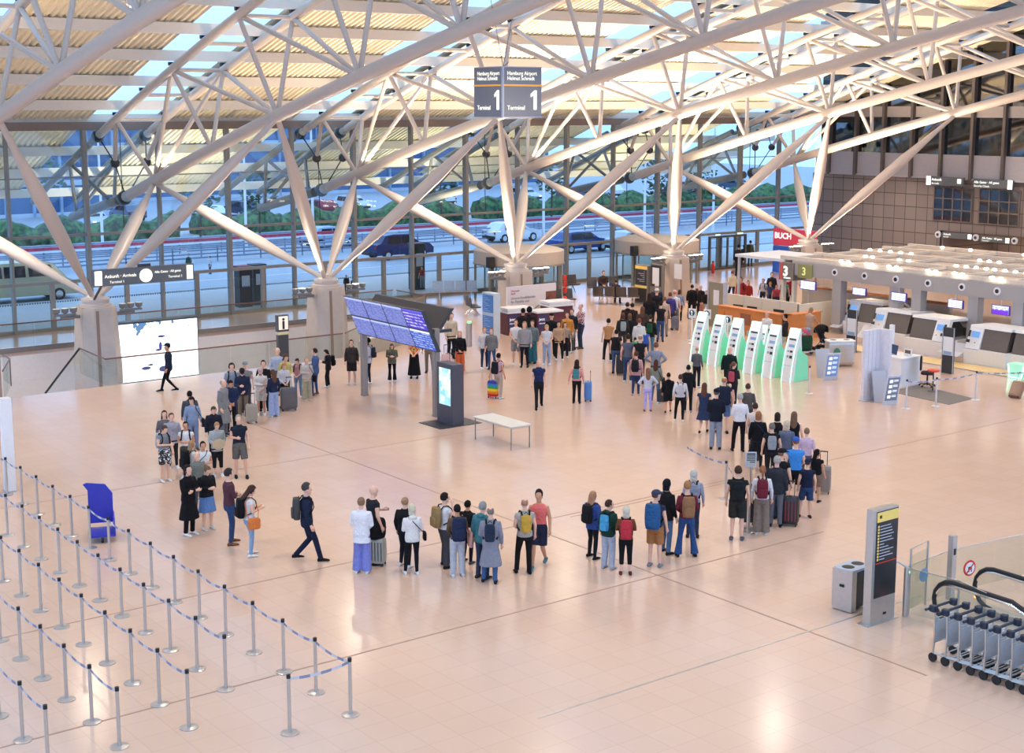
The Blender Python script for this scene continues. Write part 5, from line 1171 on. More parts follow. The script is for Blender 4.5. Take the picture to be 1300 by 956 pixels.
eyew = mat('eye_dark', '#1d1512', .3, noise=0); lips = mat('lips', '#a2564a', .5, noise=0)
sk_ = {'a': '#e2b196', 'b': '#c98f6c', 'c': '#5d3a28', 'd': '#eebfa6'}
def body_mesh(pose):
    if ('body', pose) in cache: return cache[('body', pose)]
    J = skel(pose); b = MB(); torso(b, J); Rm, N = J['R'], J['N']
    b.path([V(0,-.01,1.42+J['dz']), N, N+Rm@V(0,.01,.07)], [.066,.055,.052], 12)
    hc = N+Rm@V(0,.018,.135)
    def H(p): return hc+Rm@Vector(p)
    b.rings([[H((rx_*math.cos(2*PI*j/14), oy+ry_*math.sin(2*PI*j/14), z)) for j in range(14)] for z, rx_, ry_, oy in ((-.115,.03,.035,.055),(-.095,.048,.06,.03),(-.06,.06,.078,.012),(-.02,.07,.09,.002),(.03,.075,.097,-.004),(.07,.07,.09,-.008),(.1,.05,.065,-.01),(.118,.02,.025,-.01))])
    b.path([H((0,.088,.02)), H((0,.108,-.018)), H((0,.1,-.035))], [.010,.017,.012], 8)
    for s in (-1, 1): b.ell(H((s*.076,0,-.012)), (.012,.022,.034), 8, 6)
    for s in (-1, 1):
        armtube(b, J, s, 1.0); hand(b, J, s)
        Hp, K, A = J['H%d' % s], J['K%d' % s], J['A%d' % s]
        b.path([Hp+V(0,0,.03), Hp.lerp(K,.3), Hp.lerp(K,.7), K, K.lerp(A,.3), K.lerp(A,.7), A], [.085,.082,.062,.053,.054,.04,.034], 12); foot(b, J, s, .8, .75)
    e = MB()
    for s in (-1, 1): e.cur = 1; e.ell(H((s*.028,.088,.012)), (.015,.009,.010), 8, 6); e.cur = 1; e.ell(H((s*.028,.091,.03)), (.020,.007,.005), 6, 4)
    e.cur = 2; e.ell(H((0,.087,-.058)), (.024,.011,.008), 8, 5)
    m = remesh(b, [None, eyew, lips], .0105, e, 2); cache[('body', pose)] = m; return m
def top_mesh(kind, pose):
    k = ('top', kind, pose)
    if k in cache: return cache[k]
    J = skel(pose); b = MB(); dz = J['dz']
    g, z0, fl, t1, ag = {'t': (1.1,.86,0,.55,1.2), 'l': (1.11,.86,0,1.95,1.18), 'j': (1.2,.82,0,1.95,1.36), 'c': (1.2,.42,.06,1.95,1.4), 'v': (1.09,.86,0,-1,1), 'h': (1.18,.84,0,1.95,1.36),
                         'd': (1.1,.52,.07,.45,1.25), 'o': (1.12,.84,0,.6,1.22), 'D': (1.12,.5,.1,1.95,1.35), 'm': (1.12,.14,.12,.5,1.3), 'L': (1.18,.72,.02,1.95,1.45), 'k': (1.16,.8,.0,1.95,1.45)}[kind]
    if pose[2] == 't' and z0 < .8: z0 = .86
    torso(b, J, g, z0, 1.47, fl)
    if t1 > 0:
        for s in (-1, 1): armtube(b, J, s, ag, 0, t1)
    if kind == 'h': b.ell((0,-.09,1.46+dz), (.11,.06,.06), 12, 8)
    if kind in 'ojcLk': b.path([(0.06*math.cos(a)*1.15, .065*math.sin(a)*1.1-.01, 1.475+dz) for a in [2*PI*i/12 for i in range(13)]], .018, 6)
    m = remesh(b, [None], .014, None, 3); cache[k] = m; return m
def bot_mesh(kind, pose):
    k = ('bot', kind, pose[2])
    if k in cache: return cache[k]
    J = skel('dd'+pose[2]+'n'); b = MB(); dz = J['dz']; g = 1.14
    if kind in 'KM' and pose[2] != 't':
        zb = .5 if kind == 'K' else .13; fl = .07 if kind == 'K' else .1
        b.rings([ring((0,0,zb), .17+fl, .13+fl*.9), ring((0,0,(zb+.9)/2), .18+fl*.4, .13+fl*.4), ring((0,-.005,.9+dz), .185, .128), ring((0,-.005,1.02+dz), .168, .116)])
    else:
        b.rings([ring((0,-.005,.80+dz), .16, .11), ring((0,-.005,.88+dz), .182, .128), ring((0,-.005,.95+dz), .18, .125), ring((0,-.005,1.03+dz), .165, .114)])
        for s in (-1, 1):
            Hp, K, A = J['H%d' % s], J['K%d' % s], J['A%d' % s]; a = V(A.x, A.y, A.z-.02)
            R_ = {'p': (.096,.09,.075,.066,.063,.058,.056), 's': (.094,.088,.068,.058,.058,.047,.042), 'w': (.1,.1,.1,.1,.105,.11,.115), 'f': (.095,.088,.07,.06,.066,.08,.095), 'S': (.105,.105,.1), 'b': (.1,.1,.092,.085,.082,.078,.074)}.get(kind, (.096,.09,.075,.066,.063,.058,.056))
            P_ = [Hp+V(0,0,.03), Hp.lerp(K,.3), Hp.lerp(K,.7), K, K.lerp(a,.3), K.lerp(a,.7), a]
            if kind == 'S': P_ = [P_[0], P_[1], Hp.lerp(K,.92)]
            if kind == 'C': P_ = P_[:5]+[K.lerp(a,.55)]; R_ = R_[:6]
            b.path(P_, list(R_), 12)
    m = remesh(b, [None], .014, None, 2); cache[k] = m; return m
def shoe_mesh(pose, s):
    k = ('shoe', pose[2], s)
    if k in cache: return cache[k]
    b = MB(); foot(b, skel('dd'+pose[2]+'n'), s, 1.12, 1.05); m = b.mesh('shoe', [None], True); cache[k] = m; return m
def hair_mesh(kind, pose):
    k = ('hair', kind, pose[3], pose[2] == 't')
    if k in cache: return cache[k]
    J = skel('dd'+pose[2]+pose[3]); N, Rm = J['N'], J['R']; hc = N+Rm@V(0,.018,.135); b = MB(); R.seed(2)
    def H(p): return hc+Rm@Vector(p)
    def cap(rx_=.087, ry_=.108, rz_=.112, low=-.05, face=.052, jit=.003):
        rs = []
        for i in range(11):
            t = PI*i/10; q = max(.02, math.sin(t)); z = .022-rz_*math.cos(t); z = max(z, low) if i < 5 else z; r = []
            for j in range(18):
                a = 2*PI*j/18; x = rx_*q*math.cos(a); y = -.012+ry_*q*math.sin(a)
                if z < .068 and y > face-.04*(1-abs(math.cos(a))): y = min(y, face*abs(math.cos(a)))
                if y > .055 and z < .085: y = .055
                r.append(H((x+R.uniform(-jit,jit), y+R.uniform(-jit,jit), z)))
            rs.append(r)
        b.rings(rs)
    if kind == 's': cap()
    elif kind == 'r': cap(.082,.1,.09,-.04,.0)
    elif kind == 'm': cap(.095,.113,.118,-.11,.03); b.rings([[H((.09*math.cos(a), -.03+.075*math.sin(a)*(1 if math.sin(a) < 0 else .2), z)) for a in [2*PI*j/14 for j in range(14)]] for z in (.0,-.07,-.13)])
    elif kind in 'l':
        cap(.093,.113,.118,-.1,.03)
        b.rings([[H((w_*math.cos(a), y+d_*math.sin(a), z)) for a in [2*PI*j/14 for j in range(14)]] for z, w_, d_, y in ((.03,.088,.05,-.06),(-.08,.095,.05,-.075),(-.18,.10,.045,-.105),(-.28,.085,.035,-.13),(-.35,.05,.02,-.13))])
    elif kind == 'n': cap(); b.ell(H((0,-.12,.06)), (.04,.04,.04), 10, 8)
    elif kind == 't': cap(); b.path([H((0,-.1,.05)), H((0,-.15,.03)), H((0,-.16,-.08)), H((0,-.14,-.2))], [.025,.03,.028,.01], 8)
    elif kind == 'a': cap(.108,.125,.13,-.06,.04,.008)
    m = b.mesh('hair', [None], True); cache[k] = m; return m
def cap_mesh(pose):
    k = ('cap', pose[3], pose[2] == 't')
    if k in cache: return cache[k]
    J = skel('dd'+pose[2]+pose[3]); N, Rm = J['N'], J['R']; hc = N+Rm@V(0,.018,.135); b = MB()
    def H(p): return hc+Rm@Vector(p)
    b.rings([[H((rx_*math.cos(2*PI*j/18), -.006+ry_*math.sin(2*PI*j/18), z)) for j in range(18)] for z, rx_, ry_ in ((.045,.091,.112),(.075,.091,.112),(.11,.078,.095),(.135,.045,.055),(.142,.01,.01))])
    b.add([H((.075*math.cos(a)*1.0, .06+.12*math.sin(a), .05-.01*math.sin(a)+dz_)) for dz_ in (0,.01) for a in [PI*j/10 for j in range(11)]], [tuple(range(11)), tuple(range(21,10,-1))]+[(i,i+11,i+12,i+1) for i in range(10)])
    m = b.mesh('cap', [None], True); cache[k] = m; return m
def inst(nm, me, m, parent, label=None):
    o = bpy.data.objects.new(nm, me); C.objects.link(o); o.parent = parent
    o.material_slots[0].link = 'OBJECT'; o.material_slots[0].material = m
    if label: o['label'] = label
    return o
PAT = {'CAMO': lambda: pattern('black_white_print', ['#e8e6e2','#2a2a2c','#e8e6e2'], 'n', 9), 'PLAID': lambda: pattern('red_plaid', ['#8c2f3c','#d9c9c9'], 'plaid', 16), 'FLOR': lambda: pattern('floral', ['#d0454f','#e7b04a','#5f7a4a'], 'n', 8), 'TIEDY': lambda: pattern('washed_denim', ['#8e9cd8','#b4a6e0','#7aa6dd'], 'n', 3), 'STR': lambda: pattern('striped_knit', ['#b9bdd8','#46507a'], 'plaid', 30)}
def cm(c):
    if c in PAT:
        nm = {'CAMO':'black_white_print','PLAID':'red_plaid','FLOR':'floral','TIEDY':'washed_denim','STR':'striped_knit'}[c]
        return MATS[nm] if nm in MATS else PAT[c]()
    return fab('#'+c)
# ---- bags
def backpack(root, col, label, straps='1c1c20', sc_=1.0, pocket=None):
    J = skel(root['_pose']); dz = J['dz']
    t = thing('backpack', label, 'backpack', root.location, root.rotation_euler.z, scale=root.scale)
    c = cm(col); w_, d_, h_ = .29*sc_, .17*sc_, .46*sc_
    b = MB(); b.rbox((0,-.135-d_/2,1.22+dz), (w_,d_,h_), e=2.7); bb_ = part('bag_body', b, c, t, True)
    b = MB(); b.rbox((0,-.14-d_,1.13+dz), (w_*.78,.06,h_*.45), e=3.2); part('front_pocket', b, cm(pocket) if pocket else c, bb_, True)
    b = MB(); b.path([(-.04,-.15,1.44+dz),(0,-.17,1.49+dz),(.04,-.15,1.44+dz)], .009, 6); part('carry_loop', b, cm(straps), bb_)
    for s in (-1, 1):
        b = MB(); b.path([(s*.08,-.14,1.40+dz),(s*.095,-.09,1.475+dz),(s*.105,.03,1.475+dz),(s*.115,.125,1.38+dz),(s*.13,.14,1.26+dz),(s*.165,.07,1.13+dz),(s*.15,-.13,1.06+dz)], .022, 6, flat=.5); part('shoulder_strap', b, cm(straps), t)
    return t
def shoulderbag(root, col, label, side=1, size=(.30,.12,.26), z=.88, cross=False):
    t = thing('shoulder_bag', label, 'bag', root.location, root.rotation_euler.z, scale=root.scale); c = cm(col); x = side*.31
    b = MB(); b.rbox((x,0,z), (size[1],size[0],size[2]), e=4); part('bag_body', b, c, t, True)
    b = MB(); s = -side if cross else side; y = .0
    b.path([(x,.1,z+size[2]*.4),(x*.7,.15,1.15),(s*.09 if not cross else s*.05,.13,1.38),(s*.12,0,1.485),(s*.1 if not cross else 0,-.14,1.36),(x*.75,-.14,1.1),(x,-.1,z+size[2]*.4)], .011, 6); part('strap', b, c, t)
    return t
def suitcase(label, p, rz, col, h=.62, w_=.42, d_=.26, group=None, tilt=0.0, pull=True, accent=None):
    t = thing('suitcase', label, 'suitcase', p, rz=rz, group=group); c = mat('shell_'+col, '#'+col if len(col) in (3,6) and all(q in '0123456789abcdef' for q in col) else '#444', .35, noise=.03) if col != 'RAIN' else None
    if col == 'RAIN':
        m, n, out = nt_new('rainbow_shell'); bb = n.nodes.new('ShaderNodeBsdfPrincipled'); tt = n.nodes.new('ShaderNodeTexCoord'); s = n.nodes.new('ShaderNodeSeparateXYZ'); r = n.nodes.new('ShaderNodeValToRGB'); r.color_ramp.interpolation = 'CONSTANT'
        cs = ['#d3202a','#f08a1e','#f5d92a','#35a845','#2b8fd8','#2c3a9a']
        while len(r.color_ramp.elements) < 6: r.color_ramp.elements.new(.5)
        for i, q in enumerate(cs): r.color_ramp.elements[i].position = i/6; r.color_ramp.elements[i].color = lin(q)+[1]
        n.links.new(tt.outputs['Generated'], s.inputs[0]); n.links.new(s.outputs['Z'], r.inputs[0]); n.links.new(r.outputs[0], bb.inputs['Base Color']); n.links.new(bb.outputs[0], out.inputs[0]); c = m
    t.rotation_euler = (tilt, 0, rz)
    b = MB(); b.rbox((0,0,.06+h/2), (w_,d_,h), e=6); part('shell', b, c, t, True)
    b = MB()
    for k in range(5): x = -w_*.36+w_*.18*k; b.box((x,-d_/2-.002,.06+h/2), (.012,.012,h*.75))
    part('shell_rib', b, c if accent is None else mat('accent_'+accent, '#'+accent, .4), t)
    for sx_ in (-1, 1):
        for sy in (-1, 1): b = MB(); b.path([(sx_*w_*.38-.012,sy*d_*.33,.03),(sx_*w_*.38+.012,sy*d_*.33,.03)], .03, 10); part('wheel', b, rubber, t, True)
    if pull:
        b = MB()
        for s in (-1, 1): b.cyl((s*.09,d_*.3,h), .008, .42, 6)
        b.path([(-.1,d_*.3,h+.42),(.1,d_*.3,h+.42)], .016, 8); part('pull_handle', b, black, t)
    b = MB(); b.path([(-.06,0,h+.05),(0,0,h+.09),(.06,0,h+.05)], .01, 6); part('top_handle', b, black, t)
    return t
# x|y|ytop|face|pose|top|bottom|hair|skin|shoe|bag|label
GP = 'people waiting in the hall'
nper = [0]
def person(x, y, yt, face, pose, top, bot, hair, skin, shoe, bag, label, hgt=None, floor=0.0, group=None):
    p = F(x, y, floor)
    if hgt is None:
        lo, hi = .8, 2.1
        for _ in range(20):
            m = (lo+hi)/2
            if pixy(V(p.x, p.y, floor+m)) > yt: lo = m
            else: hi = m
        hgt = min(1.96, max(.95, (lo+hi)/2))
    s = hgt/1.765; wd = s if hgt > 1.45 else s*1.05
    rz = heading(p, face)
    t = thing('person', label, 'person', (p.x, p.y, floor), rz, scale=(wd*R.uniform(.97,1.05), wd, s), group=group); t['_pose'] = pose
    tk, tcx = top.split(':'); bk, bc = bot.split(':'); hk, hcx = hair.split(':')
    inst('body', body_mesh(pose), mat('skin_'+skin, sk_[skin], .5, noise=.03), t)
    if bk != '-': inst({'K':'skirt','M':'long_skirt','S':'shorts'}.get(bk, 'trousers'), bot_mesh(bk, pose), cm(bc), t)
    inst({'t':'t_shirt','l':'long_sleeved_top','j':'jacket','c':'coat','v':'sleeveless_top','h':'hooded_jacket','d':'dress','o':'polo_shirt','D':'dress','m':'long_dress','L':'long_jacket','k':'cardigan'}[tk], top_mesh(tk, pose), cm(tcx), t)
    for q in (-1, 1): inst('shoe', shoe_mesh(pose, q), cm(shoe), t)
    if hk != 'b':
        if hk == 'c':
            a, c = hcx.split('/'); inst('hair', hair_mesh('r', pose), cm(a), t); inst('cap', cap_mesh(pose), cm(c), t)
        elif hk == 'T':
            a, c = hcx.split('/'); inst('hair', hair_mesh('l', pose), cm(a), t); inst('cap', cap_mesh(pose), cm(c), t)
        else: inst('hair', hair_mesh(hk, pose), cm(hcx), t)
    words = label.split(); short = ' '.join(words[:10])
    for bg in (bag.split('+') if bag != '-' else []):
        k, c = bg.split(':')[:2]; nmc = bg.split(':')[2]
        if k == 'B': backpack(t, c, '%s backpack worn by %s' % (nmc, short))
        elif k == 'b': backpack(t, c, '%s backpack worn by %s' % (nmc, short), sc_=.82)
        elif k == 'G': backpack(t, c, '%s backpack worn by %s' % (nmc, short), sc_=1.22)
        elif k == 'H': shoulderbag(t, c, '%s handbag of %s' % (nmc, short), 1)
        elif k == 'h': shoulderbag(t, c, '%s handbag of %s' % (nmc, short), -1)
        elif k == 'X': shoulderbag(t, c, '%s crossbody bag of %s' % (nmc, short), 1, (.24,.08,.2), .95, True)
        elif k == 'T': shoulderbag(t, c, '%s tote bag of %s' % (nmc, short), 1, (.38,.1,.4), .92)
        elif k == 'P':
            J = skel(pose); d = (J['W1']-J['E1']).normalized()
            q = J['W1']+d*.11+V(-.01,.02,.03)
            ph = thing('phone', 'phone held by %s' % short, 'phone', t.location, t.rotation_euler.z, scale=t.scale)
            b = MB(); b.box(q, (.075,.012,.15), M=Matrix.Rotation(-.5,3,'X')); part('case', b, black, ph); b = MB(); b.box(q+V(0,-.008,.004), (.066,.004,.135), M=Matrix.Rotation(-.5,3,'X')); part('screen', b, mat('phone_glass','#3a4250',.1,noise=0), ph)
    nper[0] += 1
    return t
